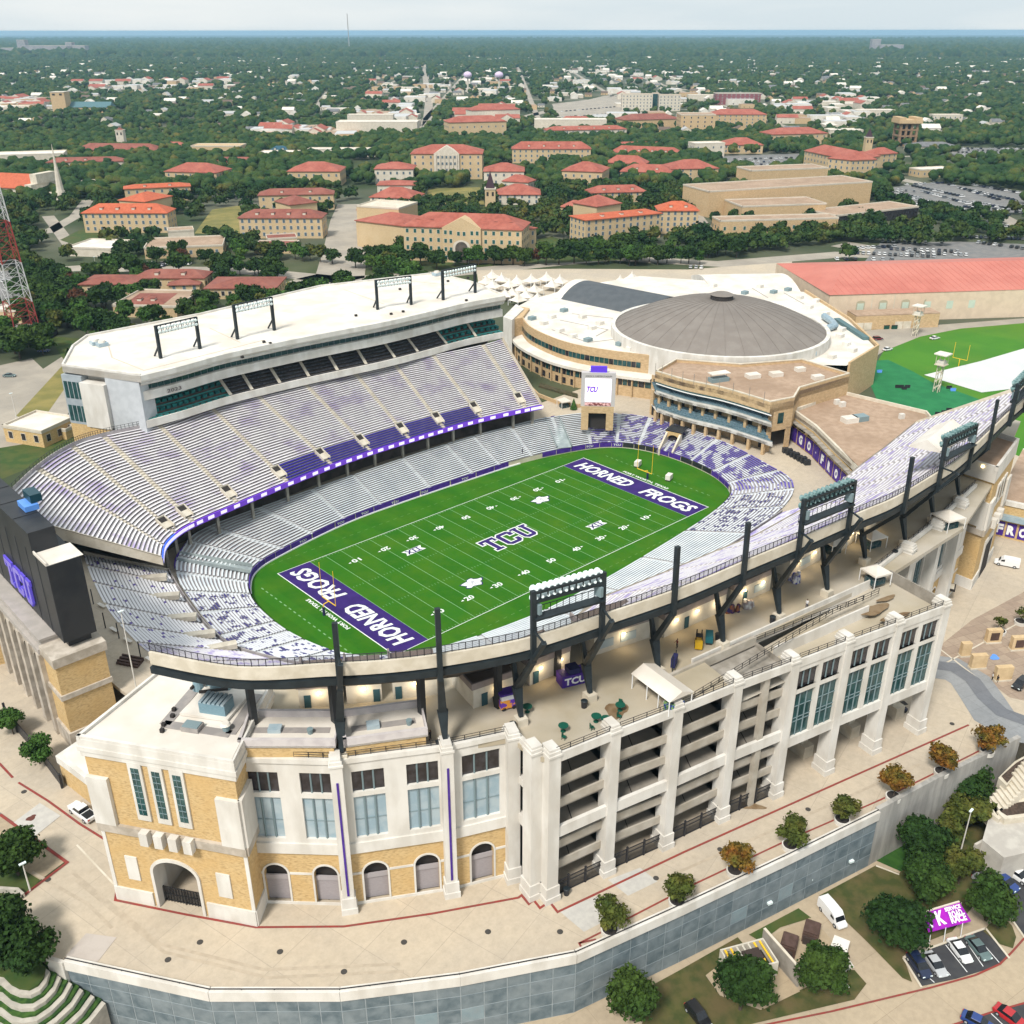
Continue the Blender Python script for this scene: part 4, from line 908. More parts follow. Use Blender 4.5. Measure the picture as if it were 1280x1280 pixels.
# ---- arcade wall: brick ground floor with arches, cream upper floor with tall windows
def arcade_bay(a,b,nwin,glassm,par=cb,z_spring=None):
 a=Vector(a);b=Vector(b);L=(b-a).length;e=(b-a)/L;o=Vector((e.y,-e.x))
 if o.dot(Vector((CAM[0],CAM[1]))-a)<0:o=-o
 def P(s,off,z):q=a+e*s+o*off;return (q.x,q.y,z)
 cw=L/nwin
 # brick wall with real arched openings
 mb=MB();tr=MB();back=MB();sh=MB()
 H0,H1=GZ,15.2
 for k in range(nwin):
  c=cw*(k+.5);hw=min(1.75,cw*.3);zs=11.0;N=12
  arc=[(c-hw*math.cos(math.pi*i/N),zs+hw*math.sin(math.pi*i/N)) for i in range(N+1)]
  x0,x1=cw*k,cw*(k+1)
  mb.quad(P(x0,0,H0),P(c-hw,0,H0),P(c-hw,0,zs),P(x0,0,zs));mb.quad(P(c+hw,0,H0),P(x1,0,H0),P(x1,0,zs),P(c+hw,0,zs))
  top=[(x0+(x1-x0)*i/N,H1) for i in range(N+1)]
  arc2=[(x0,zs)]+arc+[(x1,zs)]
  mb.add([P(x,0,z) for x,z in arc]+[P(x,0,H1) for x,z in top],[(i,i+1,N+2+i,N+1+i) for i in range(N)])
  mb.add([P(x0,0,zs),P(c-hw,0,zs),P(x0,0,H1)],[(0,1,2)]);mb.add([P(x1,0,zs),P(c+hw,0,zs),P(x1,0,H1)],[(0,1,2)])
  full=[(c-hw,H0)]+arc+[(c+hw,H0)]
  for (xa,za),(xb,zb) in zip(full[:-1],full[1:]):mb.quad(P(xa,0,za),P(xb,0,zb),P(xb,-1.1,zb),P(xa,-1.1,za))
  # stone trim
  full2=[(c+(x-c)*1.16,z if z==H0 else zs+(z-zs)*1.16) for x,z in full]
  for i in range(len(full)-1):
   (xa,za),(xb,zb),(xc,zc),(xd,zd)=full[i],full[i+1],full2[i+1],full2[i]
   tr.add([P(xa,.12,za),P(xb,.12,zb),P(xc,.12,zc),P(xd,.12,zd),P(xc,0,zc),P(xd,0,zd),P(xa,0,za),P(xb,0,zb)],[(0,1,2,3),(3,2,4,5),(0,1,7,6)])
  bk=[(c-hw,9.6),(c+hw,9.6),(c+hw,zs)]+arc[::-1]+[(c-hw,zs)]
  back.add([P(x,-1.05,z) for x,z in [(c-hw,H0),(c+hw,H0)]+arc[::-1]],[tuple(range(N+3))])
  s2=MB();s2.quad(P(c-hw,-.7,GZ+.3),P(c+hw,-.7,GZ+.3),P(c+hw,-.7,9.3),P(c-hw,-.7,9.3));s2.quad(P(c-hw,-.7,9.3),P(c+hw,-.7,9.3),P(c+hw,-1.05,9.3),P(c-hw,-1.05,9.3));s2.build('rolling_shutter',mat('mauve_grey_shutter',(.30,.27,.28),(.34,.31,.32),2,(1,1,8)),par)
  s2=MB();q=P(c,-.6,9.75);s2.beam(P(c-hw,-.62,9.75),P(c+hw,-.62,9.75),.25,.8);s2.build('shutter_box',mat('mauve_box',(.36,.33,.34)),par)
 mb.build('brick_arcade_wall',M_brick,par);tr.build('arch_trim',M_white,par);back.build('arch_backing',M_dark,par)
 m=MB()
 for zz,off,h in ((GZ,.16,.5),(15.2,.35,1.9)):
  if zz>9:m.build('base_course',M_white,par);m=MB()
  m.add([P(0,0,zz),P(L,0,zz),P(L,off,zz),P(0,off,zz),P(0,0,zz+h),P(L,0,zz+h),P(L,off,zz+h),P(0,off,zz+h)],[(0,1,5,4),(3,2,6,7),(4,5,6,7),(0,1,2,3)])
 m.build('stone_band',M_white,par)
 for k in range(nwin):
  c=cw*(k+.5);hw=min(1.75,cw*.3)
  for x0,x1 in ((cw*k,c-hw*1.16),(c+hw*1.16,cw*(k+1))):m=MB();m.add([P(x0,.1,10.9),P(x1,.1,10.9),P(x1,.1,11.3),P(x0,.1,11.3),P(x0,0,11.3),P(x1,0,11.3)],[(0,1,2,3),(3,2,5,4)]);m.build('spring_course',M_white,par)
 # upper wall with window openings
 m=MB();zb,zt=17.1,TOP-.4
 for k in range(nwin):
  c=cw*(k+.5);hw=cw*.295;x0,x1=cw*k,cw*(k+1);w0_,w1_=17.9,29.9
  m.quad(P(x0,.1,zb),P(c-hw,.1,zb),P(c-hw,.1,zt),P(x0,.1,zt));m.quad(P(c+hw,.1,zb),P(x1,.1,zb),P(x1,.1,zt),P(c+hw,.1,zt))
  m.quad(P(c-hw,.1,zb),P(c+hw,.1,zb),P(c+hw,.1,w0_),P(c-hw,.1,w0_));m.quad(P(c-hw,.1,w1_),P(c+hw,.1,w1_),P(c+hw,.1,zt),P(c-hw,.1,zt))
  m.quad(P(c-hw,.1,25.4),P(c+hw,.1,25.4),P(c+hw,.1,26.2),P(c-hw,.1,26.2))
  for x in (c-hw,c+hw):m.quad(P(x,.1,w0_),P(x,.1,w1_),P(x,-.35,w1_),P(x,-.35,w0_))
  m.quad(P(c-hw,.1,w0_),P(c+hw,.1,w0_),P(c+hw,-.35,w0_),P(c-hw,-.35,w0_));m.quad(P(c-hw,.1,26.2),P(c+hw,.1,26.2),P(c+hw,-.35,26.2),P(c-hw,-.35,26.2))
  for (z0,z1,gm_,nm) in ((w0_,25.4,glassm,'lower_window'),(26.2,w1_,M_dglass,'upper_window')):
   t=MB();t.quad(P(c-hw,-.32,z0),P(c+hw,-.32,z0),P(c+hw,-.32,z1),P(c-hw,-.32,z1));wdw=t.build(nm,gm_,par)
   t=MB()
   for f in (1/3,2/3):x=c-hw+2*hw*f;t.beam(P(x,-.2,z0),P(x,-.2,z1),.18 if nm[0]=='u' else .3,.18)
   if nm[0]=='l':t.beam(P(c-hw,-.22,z0+3.2),P(c+hw,-.22,z0+3.2),.07);
   t.build('mullion',M_frame,par)
 m.build('upper_wall',M_white,par)
 m=MB();m.add([P(0,0,TOP-.4),P(L,0,TOP-.4),P(L,.35,TOP-.4),P(0,.35,TOP-.4),P(0,0,TOP+.4),P(L,0,TOP+.4),P(L,.35,TOP+.4),P(0,.35,TOP+.4),P(0,-.6,TOP+.4),P(L,-.6,TOP+.4),P(0,-.6,31),P(L,-.6,31)],[(0,1,2,3),(3,2,6,7),(7,6,9,8),(8,9,11,10)]);m.build('coping',M_white,par)
 railing('deck_railing',[P(.3,-.2,0)[:2],P(L-.3,-.2,0)[:2]],TOP+.4,.9,par)
def pillar(q,e,w,top,par=cb,banner=False,flare=True,d=1.3,base=GZ):
 e=Vector(e).normalized();o=Vector((e.y,-e.x))
 if o.dot(Vector((CAM[0],CAM[1]))-Vector(q))<0:o=-o
 m=MB();m.ob(q,e,o,w,d,base,top);m.ob(q,e,o,w+.14,d+.14,top-.9,top-.55);m.ob(q,e,o,w-.15,d-.15,top,top+.4)
 if flare:m.ob(q,e,o,w+.35,d+.35,base,base+1.1);m.ob(q,e,o,w+.2,d+.2,base+1.1,base+3.0)
 ob=m.build('pillar',M_white,par)
 if banner:
  m=MB();c=Vector(q)+o*(d+.06);m.ob((c.x,c.y),e,o,.16,.05,8.5,29.5);m.build('purple_banner_strip',M_purple,par)
wl=[w0+Vector((-1.2,1)),p1,p2_,p3_]
def bay_between(a,b,n_,gl,inset_=.9):
 d=(Vector(b)-Vector(a)).normalized();nn_=Vector((-d.y,d.x));
 if nn_.y<0:nn_=-nn_
 arcade_bay(Vector(a)+nn_*inset_,Vector(b)+nn_*inset_,n_,gl)
bay_between(Vector(U(318,1133,GZ)),p1,2,M_lglass,.8);bay_between(p1,p2_,2,M_lglass);bay_between(p2_,p3_,1,M_lglass)
for q,d in ((p1,p2_-p1),(p2_,p3_-p1)):pillar(q+Vector((0,.8)),d,.85,33.0,banner=True)
pillar(p3_+Vector((0,.6)),p3_-p2_,.9,33.0);
# open link bay between pillar and ramp corner
d=(c1-p3_);
for z0,z1 in ((TOP-.6,TOP+.4),(24.2,25.4),(16.8,18.6)):
 m=MB();a=p3_+Vector((.6,0));m.beam((*a,(z0+z1)/2),(*c1,(z0+z1)/2),.7,z1-z0);m.build('link_beam',M_white,cb)
m=MB();a=p3_+Vector((1.6,1.0));b=c1+Vector((1.2,1.8));m.wall([tuple(a),tuple(b)],GZ,16.5,.2);m.build('link_gate',M_black,cb)
m=MB();a=p3_+Vector((3.5,2));b=c1+Vector((4,4));m.wall([tuple(a),tuple(b)],16.5,31,.2);m.build('link_inner_wall',M_grey,cb)
re=(RP[7]-RP[0]).normalized();ro=Vector((re.y,-re.x))
pillar(c1+Vector((.3,.9)),re,.95,33.0,d=1.2);pillar(c2+Vector((.6,.8)),re,.95,33.0,d=1.2)
# ---- ramp bays
def RQ(k,s,off,z):
 q=RP[k]+(RP[k+1]-RP[k])*s+ro*off;return (q.x,q.y,z)
for k in range(1,8):pillar(RP[k]-ro*.9,re,.85,33.0,d=1.25)
M_slab=mat('grey_cream_ramp_edge',(.47,.43,.37),(.40,.36,.30),.5,c3=(.3,.26,.2),sc3=.3)
M_rampfl=mat('grey_ramp_floor',(.30,.27,.23),(.24,.22,.19),.3)  # mottled grey-brown concrete of the ramp floors and inner ramp walls
for k in range(7):
 # top beam and coping
 m=MB();m.add([RQ(k,0,-.2,TOP-1.0),RQ(k,1,-.2,TOP-1.0),RQ(k,1,.25,TOP-1.0),RQ(k,0,.25,TOP-1.0),RQ(k,0,-.2,TOP+.5),RQ(k,1,-.2,TOP+.5),RQ(k,1,.25,TOP+.5),RQ(k,0,.25,TOP+.5)],[(0,1,2,3),(4,5,6,7),(3,2,6,7),(0,1,5,4)]);m.build('top_beam',M_white,cb)
 railing('deck_railing',[RQ(k,.08,-.1,0)[:2],RQ(k,.92,-.1,0)[:2]],TOP+.5,.95)
def hbeam(k,s0,s1,za,zb,h,off,dd,mm,nm):
 m=MB();a,b,c,d=RQ(k,s0,off,za),RQ(k,s1,off,zb),RQ(k,s1,off-dd,zb),RQ(k,s0,off-dd,za)
 up=lambda p,q:(p[0],p[1],p[2]+q)
 m.add([a,b,c,d]+[up(p,h) for p in (a,b,c,d)],[(0,1,2,3),(4,5,6,7),(0,1,5,4),(3,2,6,7),(0,3,7,4),(1,2,6,5)]);return m.build(nm,mm,cb)
lev=[9.8,13.8,21.6,25.6]
for k in range(4):
 hbeam(k,0,1,17.0,17.0,1.9,.1,.6,M_white,'main_beam')
 for z in lev:
  hbeam(k,0,1,z+.25*(k % 2),z-.25*(k % 2)+.1,1.45,-.9,.3,M_slab,'ramp_parapet')
 for z in [9.3,13.3,17.0,21.1,25.1,29.6]:
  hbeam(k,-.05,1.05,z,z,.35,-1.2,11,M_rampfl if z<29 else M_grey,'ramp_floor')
 hbeam(k,-.05,1.05,GZ+.1,GZ+.1,25,-12.3,.3,M_grey,'ramp_back_wall')
 # inner sloping wall lines
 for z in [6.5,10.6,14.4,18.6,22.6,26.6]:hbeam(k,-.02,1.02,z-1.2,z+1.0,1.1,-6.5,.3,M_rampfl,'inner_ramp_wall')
 for s in (.5,):
  for z0_ in (9.6,13.6,17.4,21.4,25.4):m=MB();a=RQ(k,s-.06,-1.3,z0_+.04);b=RQ(k,s+.1,-6.0,z0_+.04);m.beam(a,b,.12,.05);m.build('expansion_joint',M_dark,cb)
 # fence at the foot
 m=MB();fr_=MB()
 m.quad(RQ(k,.06,-.5,GZ),RQ(k,.94,-.5,GZ),RQ(k,.94,-.5,GZ+2.7),RQ(k,.06,-.5,GZ+2.7));
 msh2=MATS.get('black_mesh')
 if not msh2:
  msh2=bpy.data.materials.new('black_mesh');msh2.use_nodes=True;b9=msh2.node_tree.nodes['Principled BSDF'];b9.inputs['Base Color'].default_value=(.02,.02,.022,1);b9.inputs['Alpha'].default_value=.7;MATS['black_mesh']=msh2
 m.build('fence_mesh',msh2,cb)
 for s in (.06,.35,.64,.94):fr_.beam(RQ(k,s,-.4,GZ),RQ(k,s,-.4,GZ+3.2),.28)
 for z in (GZ+.2,GZ+2.0,GZ+2.8):fr_.beam(RQ(k,.06,-.4,z),RQ(k,.94,-.4,z),.12)
 fr_.build('fence_frame',M_rail,cb)
# lattice strut in the fourth bay
m=MB();a=RQ(3,.55,-.6,GZ);m.ob((a[0],a[1]),re,ro,.55,.45,GZ,31);m.build('middle_strut',M_slab,cb)
m=MB();m.quad(RQ(3,1,-1.5,12),RQ(3,1,-12,12),RQ(3,1,-12,31),RQ(3,1,-1.5,31));m.build('ramp_end_wall',M_grey,cb)
# window bays 5-7 over open portals
for k in (4,5,6):
 m=MB();zb,zt=15.6,TOP-1.0
 hbeam(k,0,1,14.9,14.9,1.9,.15,1.2,M_white,'main_beam')
 for s0,s1,z0,z1 in ((0,.1,16.8,31),(.46,.54,16.8,31),(.9,1,16.8,31),(.1,.46,25.6,26.5),(.54,.9,25.6,26.5),(.1,.46,30.0,31),(.54,.9,30,31)):
  m.quad(RQ(k,s0,.1,z0),RQ(k,s1,.1,z0),RQ(k,s1,.1,z1),RQ(k,s0,.1,z1))
  m.quad(RQ(k,s0,.1,z0),RQ(k,s1,.1,z0),RQ(k,s1,-.4,z0),RQ(k,s0,-.4,z0));
  for s in (s0,s1):m.quad(RQ(k,s,.1,z0),RQ(k,s,.1,z1),RQ(k,s,-.4,z1),RQ(k,s,-.4,z0))
 m.build('upper_wall',M_white,cb)
 for s0,s1 in ((.1,.46),(.54,.9)):
  for z0,z1,gm_,nm in ((16.8,25.6,M_glass,'lower_window'),(26.5,30.0,M_dglass,'upper_window')):
   m=MB();m.quad(RQ(k,s0,-.35,z0),RQ(k,s1,-.35,z0),RQ(k,s1,-.35,z1),RQ(k,s0,-.35,z1));m.build(nm,gm_,cb)
   m=MB()
   for f in (1/3,2/3):m.beam(RQ(k,s0+(s1-s0)*f,-.25,z0),RQ(k,s0+(s1-s0)*f,-.25,z1),.16)
   if nm[0]=='l':
    for z in (z0+2.9,z0+3.6,z0+6.0):m.beam(RQ(k,s0,-.25,z),RQ(k,s1,-.25,z),.1)
   m.build('mullion',M_frame,cb)
 hbeam(k,0,1,14.95,14.95,.3,-1.2,12,M_grey,'portal_ceiling');
m=MB();m.quad(RQ(6,1,-1.3,14.9),RQ(6,1,-13,14.9),RQ(6,1,-13,32),RQ(6,1,-1.3,32));m.build('end_wall',M_cream,cb)
for k in (5,6,7):
 q=RP[k]-ro*.9-ro*6;m=MB();m.ob((q.x,q.y),re,ro,.8,1.2,GZ,15);m.ob((q.x,q.y),re,ro,1.1,2.4,GZ,GZ+2.6);m.build('inner_pillar',M_cream,cb)
m=MB();a=RP[7]-ro*12;m.wall([tuple(RP[4]-ro*12.5),tuple(RP[7]-ro*13)],GZ,31,.4);
m.build('portal_back_wall',M_cream,cb)
m=MB()
for i in range(3):
 a=RQ(4,.06+.16*i,-3.0-.8*i,GZ);b=RQ(4,.06+.16*i,-6.5,GZ);m.beam((a[0],a[1],GZ+1.6),(b[0],b[1],GZ+1.6),.12,3.2)
m.build('black_gate',msh2,cb)
# ============================================================ SOUTH-WEST BRICK TOWER
TZ=34.6
tw=thing('corner_tower','tan brick corner tower with three tall windows and a big arched gateway','tower',(*A_,GZ))
tC=Vector(U(336,858,35));tD=Vector(U(206,837,35))
te=(B_-A_).normalized();to=Vector((te.y,-te.x));
if to.dot(Vector((CAM[0],CAM[1]))-A_)<0:to=-to
LT=(B_-A_).length
def TQ(s,off,z):q=A_+te*s+to*off;return (q.x,q.y,z)
# front wall with arch hole
m=MB();s0,s1,zs,N=.315*LT,.625*LT,12.0,14;c=(s0+s1)/2;hw=(s1-s0)/2
arc=[(c-hw*math.cos(math.pi*i/N),zs+2.6*math.sin(math.pi*i/N)) for i in range(N+1)]
m.quad(TQ(0,0,GZ),TQ(s0,0,GZ),TQ(s0,0,zs),TQ(0,0,zs));m.quad(TQ(s1,0,GZ),TQ(LT,0,GZ),TQ(LT,0,zs),TQ(s1,0,zs))
top=[(LT*i/N,TZ-.3) for i in range(N+1)]
m.add([TQ(x,0,z) for x,z in arc]+[TQ(x,0,z) for x,z in top],[(i,i+1,N+2+i,N+1+i) for i in range(N)]);m.add([TQ(0,0,zs),TQ(s0,0,zs),TQ(0,0,TZ-.3)],[(0,1,2)]);m.add([TQ(LT,0,zs),TQ(s1,0,zs),TQ(LT,0,TZ-.3)],[(0,1,2)])
for a,b in ((B_,tC),(tC,tD),(tD,A_)):m.quad((*a,GZ),(*b,GZ),(*b,TZ-.3),(*a,TZ-.3))
m.build('brick_wall',M_brick,tw)
m=MB();full=[(s0,GZ)]+arc+[(s1,GZ)];f2=[(c+(x-c)*1.13,z if z==GZ else zs+(z-zs)*1.2) for x,z in full]
for i in range(len(full)-1):
 (xa,za),(xb,zb),(xc,zc),(xd,zd)=full[i],full[i+1],f2[i+1],f2[i]
 m.add([TQ(xa,.25,za),TQ(xb,.25,zb),TQ(xc,.25,zc),TQ(xd,.25,zd),TQ(xc,0,zc),TQ(xd,0,zd),TQ(xa,-2.5,za),TQ(xb,-2.5,zb)],[(0,1,2,3),(3,2,4,5),(0,1,7,6)])
m.build('arch_trim',M_white,tw)
m=MB();m.quad(TQ(s0,-9,GZ),TQ(s1,-9,GZ),TQ(s1,-9,15),TQ(s0,-9,15));m.build('gateway_back',M_grey,tw)
m=MB();m.quad(TQ(s0-.5,-2.5,GZ),TQ(s0-.5,-9,GZ),TQ(s0-.5,-9,15),TQ(s0-.5,-2.5,15));m.quad(TQ(s1+.5,-2.5,GZ),TQ(s1+.5,-9,GZ),TQ(s1+.5,-9,15),TQ(s1+.5,-2.5,15));m.build('gateway_side',M_white,tw)
m=MB()
for i in range(15):s=s0+.1+(s1-s0-.2)*i/14;m.beam(TQ(s,-1.2,GZ),TQ(s,-1.2,GZ+2.9),.14 if i % 7 else .3)
for z in (GZ+.3,GZ+1.5,GZ+2.85):m.beam(TQ(s0,-1.2,z),TQ(s1,-1.2,z),.14)
m.quad(TQ(s0,-1.25,GZ),TQ(s1,-1.25,GZ),TQ(s1,-1.25,GZ+2.85),TQ(s0,-1.25,GZ+2.85));m.build('gate',msh2,tw)
def tbox(nm,sa,sb,o0,o1,z0,z1,mm):m=MB();c_=A_+te*((sa+sb)/2)+to*((o0+o1)/2);m.ob((c_.x,c_.y),te,to,(sb-sa)/2,(o1-o0)/2,z0,z1);return m.build(nm,mm,tw)
tbox('base_course',-.1,s0-.9,0,.25,GZ,GZ+2.6,M_white);tbox('base_course',s1+.9,LT+.1,0,.25,GZ,GZ+2.9,M_white)
tbox('string_course',-.3,LT+.3,0,.5,18.7,20.2,M_stone)
for f in (.34,.44,.54,.64):tbox('bracket',f*LT-.65,f*LT+.65,.5,1.5,18.3,20.6,M_white)
for f in (.34,.48,.62):
 tbox('window_surround',f*LT-1.05,f*LT+1.05,0,.3,22.0,32.2,M_white)
 g_=tbox('window_glass',f*LT-.62,f*LT+.62,.3,.33,23.0,31.3,M_glass)
 m=MB()
 for z in np.linspace(24,30.5,7):m.beam(TQ(f*LT-.62,.38,z),TQ(f*LT+.62,.38,z),.07)
 m.beam(TQ(f*LT,.38,23),TQ(f*LT,.38,31.3),.07);m.build('window_bars',M_frame,tw)
for f0,f1 in ((.125,.21),(.765,.86)):tbox('niche_panel',f0*LT,f1*LT,0,.2,9.7,14.2,M_white)
tbox('corner_pilaster',-.25,.135*LT,0,.6,20.2,28.6,M_white);tbox('corner_pilaster',.86*LT,LT+.25,0,.6,20.2,28.6,M_white)
tbox('corner_quoin',-.12,.45,0,.12,GZ,18.7,M_white);tbox('corner_quoin',LT-.45,LT+.12,0,.12,GZ,18.7,M_white)
# right return face
re2=(tC-B_).normalized();ro2=Vector((re2.y,-re2.x));
def sbox(nm,sa,sb,o0,o1,z0,z1,mm):m=MB();c_=B_+re2*((sa+sb)/2)+ro2*((o0+o1)/2);m.ob((c_.x,c_.y),re2,ro2,(sb-sa)/2,(o1-o0)/2,z0,z1);return m.build(nm,mm,tw)
sbox('base_course',-.1,7,0,.25,GZ,GZ+2.9,M_white);sbox('string_course',-.3,9,0,.5,18.7,20.2,M_stone);sbox('corner_pilaster',-.25,4.2,0,.6,20.2,28.6,M_white)
m=MB();P4=[A_,B_,tC,tD];ctr=sum(P4,Vector((0,0)))/4
def grow(P,d):return [tuple(p+(p-ctr).normalized()*d) for p in P]
m.prism(grow(P4,.45),TZ-2.6,TZ-1.7);m.prism(grow(P4,.75),TZ-1.69,TZ-.9);m.prism(grow(P4,.55),TZ-.89,TZ+.35);m.build('cornice',M_white,tw)
m=MB();m.prism(grow(P4,-.3),TZ+.36,TZ+.42);m.build('roof',M_roofw,tw)
m=MB();P5=[tuple(x) for x in grow(P4,.5)]+[tuple(grow(P4,.5)[0])];m.wall(P5,TZ+.35,TZ+.85,.5);m.build('roof_edge',M_white,tw)
zr=TZ+.43
def onroof(x,y):return U(x,y,zr)
M_walk=mat('grey_walkway_pad',(.34,.31,.29),(.28,.26,.25),.7)
m=MB()
for a,b,w in (((206,906),(252,852),1.6),((204,905),(288,918),1.5),((288,918),(322,868),1.5)):m.beam((*onroof(*a),zr+.05),(*onroof(*b),zr+.05),w,.1)
m.build('roof_walkway',M_walk,tw)
m=MB();m.prism([onroof(225,895),onroof(285,903),onroof(311,872),onroof(256,862)],zr+.1,zr+.5);m.build('raised_roof_pad',M_roofw,tw)
rt=thing('rooftop_unit','blue grey louvred unit on the corner tower roof','rooftop unit',(*onroof(272,890),zr+.5));q=onroof(272,890)
m=MB();m.ob(q,te,to,2.0,1.3,zr+.5,zr+2.2);m.build('casing',mat('blue_grey_metal',(.20,.32,.38),(.16,.26,.31),3,(1,1,8),rough=.4),rt)
m=MB();
for k in range(6):c_=Vector(q)+te*(-1.7+.68*k);m.ob((c_.x,c_.y),te,to,.22,1.35,zr+2.2,zr+2.45)
m.build('louvres',M_lglass,rt)
rt=thing('rooftop_hatch','flat grey hatch box on the corner tower roof','roof hatch',(*onroof(241,911),zr));m=MB();m.ob(onroof(241,911),te,to,1.3,.9,zr,zr+.7);m.build('hatch_box',M_walk,rt);m=MB();m.ob(onroof(241,911),te,to,1.15,.75,zr+.7,zr+.85);m.build('hatch_lid',M_frame,rt)
rt=thing('exhaust_fan','round exhaust fan on the corner tower roof','rooftop fan',(*onroof(283,913),zr));m=MB();q=onroof(283,913);m.taper((*q,zr),(*q,zr+1.0),.5,.5,n=12);m.build('fan_body',M_frame,rt);m=MB();m.taper((*q,zr+1.0),(*q,zr+1.3),.75,.5,n=12);m.build('fan_cap',M_roofw,rt)
for i,(x,y) in enumerate(((205,908),(203,915),(216,897),(218,889))):m=MB();m.ob(onroof(x,y),te,to,.25,.25,zr,zr+.6);m.build('roof_vent',M_dark,tw)
rt=thing('pipework','tangle of blue grey pipes and fans at the back of the corner tower roof','pipes',(*onroof(255,858),zr))
for (x,y,r) in ((248,862,.8),(270,862,.9),(262,855,.6),(284,860,.7),(258,848,.6)):m=MB();q=onroof(x,y);m.taper((*q,zr),(*q,zr+1.6),r,r*.8,n=10);m.build('duct',mat('blue_grey_duct',(.22,.33,.38),rough=.4),rt)
for a,b in (((240,868),(262,845)),((262,850),(290,858)),((250,872),(286,868))):m=MB();m.beam((*onroof(*a),zr+1.0),(*onroof(*b),zr+1.0),.35);m.build('pipe',M_dark,rt)
# low annex left of the tower
an=thing('low_annex','low brick annex with white parapet left of the corner tower','building',(*U(100,990,GZ),GZ))
P=[Vector(U(80,978,GZ)),Vector(U(123,1012,GZ)),Vector(U(124,1000,GZ))+Vector((8,8)),Vector(U(80,978,GZ))+Vector((9,3))]
m=MB();m.prism([tuple(p) for p in P],GZ,GZ+4.4);m.build('wall',M_brick,an);ac=sum(P,Vector((0,0)))/4
m=MB();m.prism([tuple(p+(p-ac).normalized()*.3) for p in P],GZ+4.4,GZ+5.9,0);m.build('parapet',M_white,an);m=MB();m.prism([tuple(p-(p-ac).normalized()*.9) for p in P],GZ+5.91,GZ+5.95);m.build('roof',M_roofw,an)
# ============================================================ ROOFTOP PENTHOUSE behind the arcade bays
def penthouse(lb,a,b,depth,zb=DZ,roofh=None,ty=None):
 a=Vector(a);b=Vector(b);e=(b-a).normalized();o=Vector((-e.y,e.x));
 if o.y<0:o=-o
 h=ty
 t=thing('roof_plant_room',lb,'building',(*a,zb));P=[a,b,b+o*depth,a+o*depth]
 m=MB();m.prism([tuple(p) for p in P],zb-1,zb+h);m.build('brick_wall',M_brick,t)
 c=sum(P,Vector((0,0)))/4;Q=[tuple(p+(p-c).normalized()*.35) for p in P]
 m=MB();m.wall(Q+[Q[0]],zb+h,zb+h+1.4,.5);m.build('parapet',mat('mauve_white_coping',(.58,.54,.53),(.5,.46,.46),.6),t)
 m=MB();m.prism(Q,zb+h,zb+h+.3);m.build('roof',M_roofw,t)
 m=MB();m.beam((*(a+o*depth*.5+e*1),zb+h+.33),(*(b+o*depth*.5-e*1),zb+h+.33),1.2,.06);m.build('roof_walkway',M_walk,t)
 q=a+e*4+o*depth*.5;m=MB();m.ob((q.x,q.y),e,o,.9,.7,zb+h+.3,zb+h+.9);m.build('roof_hatch',M_lglass,t)
 q=a+e*9+o*depth*.4;m=MB();m.taper((*q,zb+h+.3),(*q,zb+h+1.1),.35,.45,n=10);m.build('roof_fan',M_frame,t)
penthouse('brick plant room with white tray roof nearest the corner tower',U(304,953,DZ),U(419,953,DZ),6.5,ty=2.6)
penthouse('brick plant room with white tray roof between the first two columns',U(434,951,DZ),U(533,937,DZ),6.5,ty=2.4)
# ---- service kiosks under the deck
M_kw=mat('cream_block_wall',(.62,.58,.50),(.54,.50,.42),.5);M_kroof=mat('brown_stained_roof',(.16,.12,.095),(.09,.07,.055),.15,c3=(.25,.2,.16),sc3=.3)
M_lamp=mat('warm_wall_lamp',(1,.80,.42),emit=4.0);M_door=mat('teal_door',(.03,.08,.10));M_shut=mat('pale_blue_counter_shutter',(.40,.47,.50))
def kiosk(lb,a,b,depth=7,side=None,nl=1,door=None,shut=None,h=3.6):
 a=Vector(U(*a,DZ));b=Vector(U(*b,DZ));e=(b-a).normalized();o=Vector((-e.y,e.x));L=(b-a).length
 if o.y<0:o=-o
 t=thing('concession_kiosk',lb,'kiosk',(*a,DZ));P=[tuple(a),tuple(b),tuple(b+o*depth),tuple(a+o*depth)]
 m=MB();m.prism(P,DZ,DZ+h);m.build('wall',M_kw,t);m=MB();m.prism([tuple(Vector(p)) for p in P],DZ+h+.01,DZ+h+.06);m.build('roof',M_kroof,t)
 m=MB();P2=[tuple(a-o*.15),tuple(b-o*.15)];m.wall(P2,DZ+h-.2,DZ+h+.9,.3);m.wall([P2[0],tuple(a+o*depth)],DZ+h-.2,DZ+h+.9,.3);m.build('roof_parapet',mat('mauve_brown_fascia',(.27,.23,.22),(.22,.19,.18),.5),t)
 for i in range(nl):q=a+e*L*((i+.5)/nl)-o*.25;m=MB();m.ob((q.x,q.y),e,o,.28,.12,DZ+h-1.1,DZ+h-.8);m.build('wall_lamp',M_lamp,t);ld=bpy.data.lights.new('lamp_glow','POINT');ld.energy=90;ld.color=(1,.78,.48);ld.shadow_soft_size=.3;lo_=bpy.data.objects.new('lamp_glow',ld);C.objects.link(lo_);lo_.parent=t;lo_.location=(q.x-o.x*.7-OFF[t.name][0],q.y-o.y*.7-OFF[t.name][1],h-1.3)
 for f in (door or []):q=a+e*L*f-o*.06;m=MB();m.ob((q.x,q.y),e,o,.5,.05,DZ,DZ+2.2);m.build('door',M_door,t)
 for f in (shut or []):q=a+e*L*f-o*.06;m=MB();m.ob((q.x,q.y),e,o,1.5,.05,DZ+1.0,DZ+2.5);m.build('counter_shutter',M_shut,t)
kiosk('cream kiosk with teal door in the shade by the corner tower',(375,885),(427,882),nl=1,door=[.2])
kiosk('cream kiosk with teal door behind the first column',(434,880),(478,876),nl=1,door=[.85])
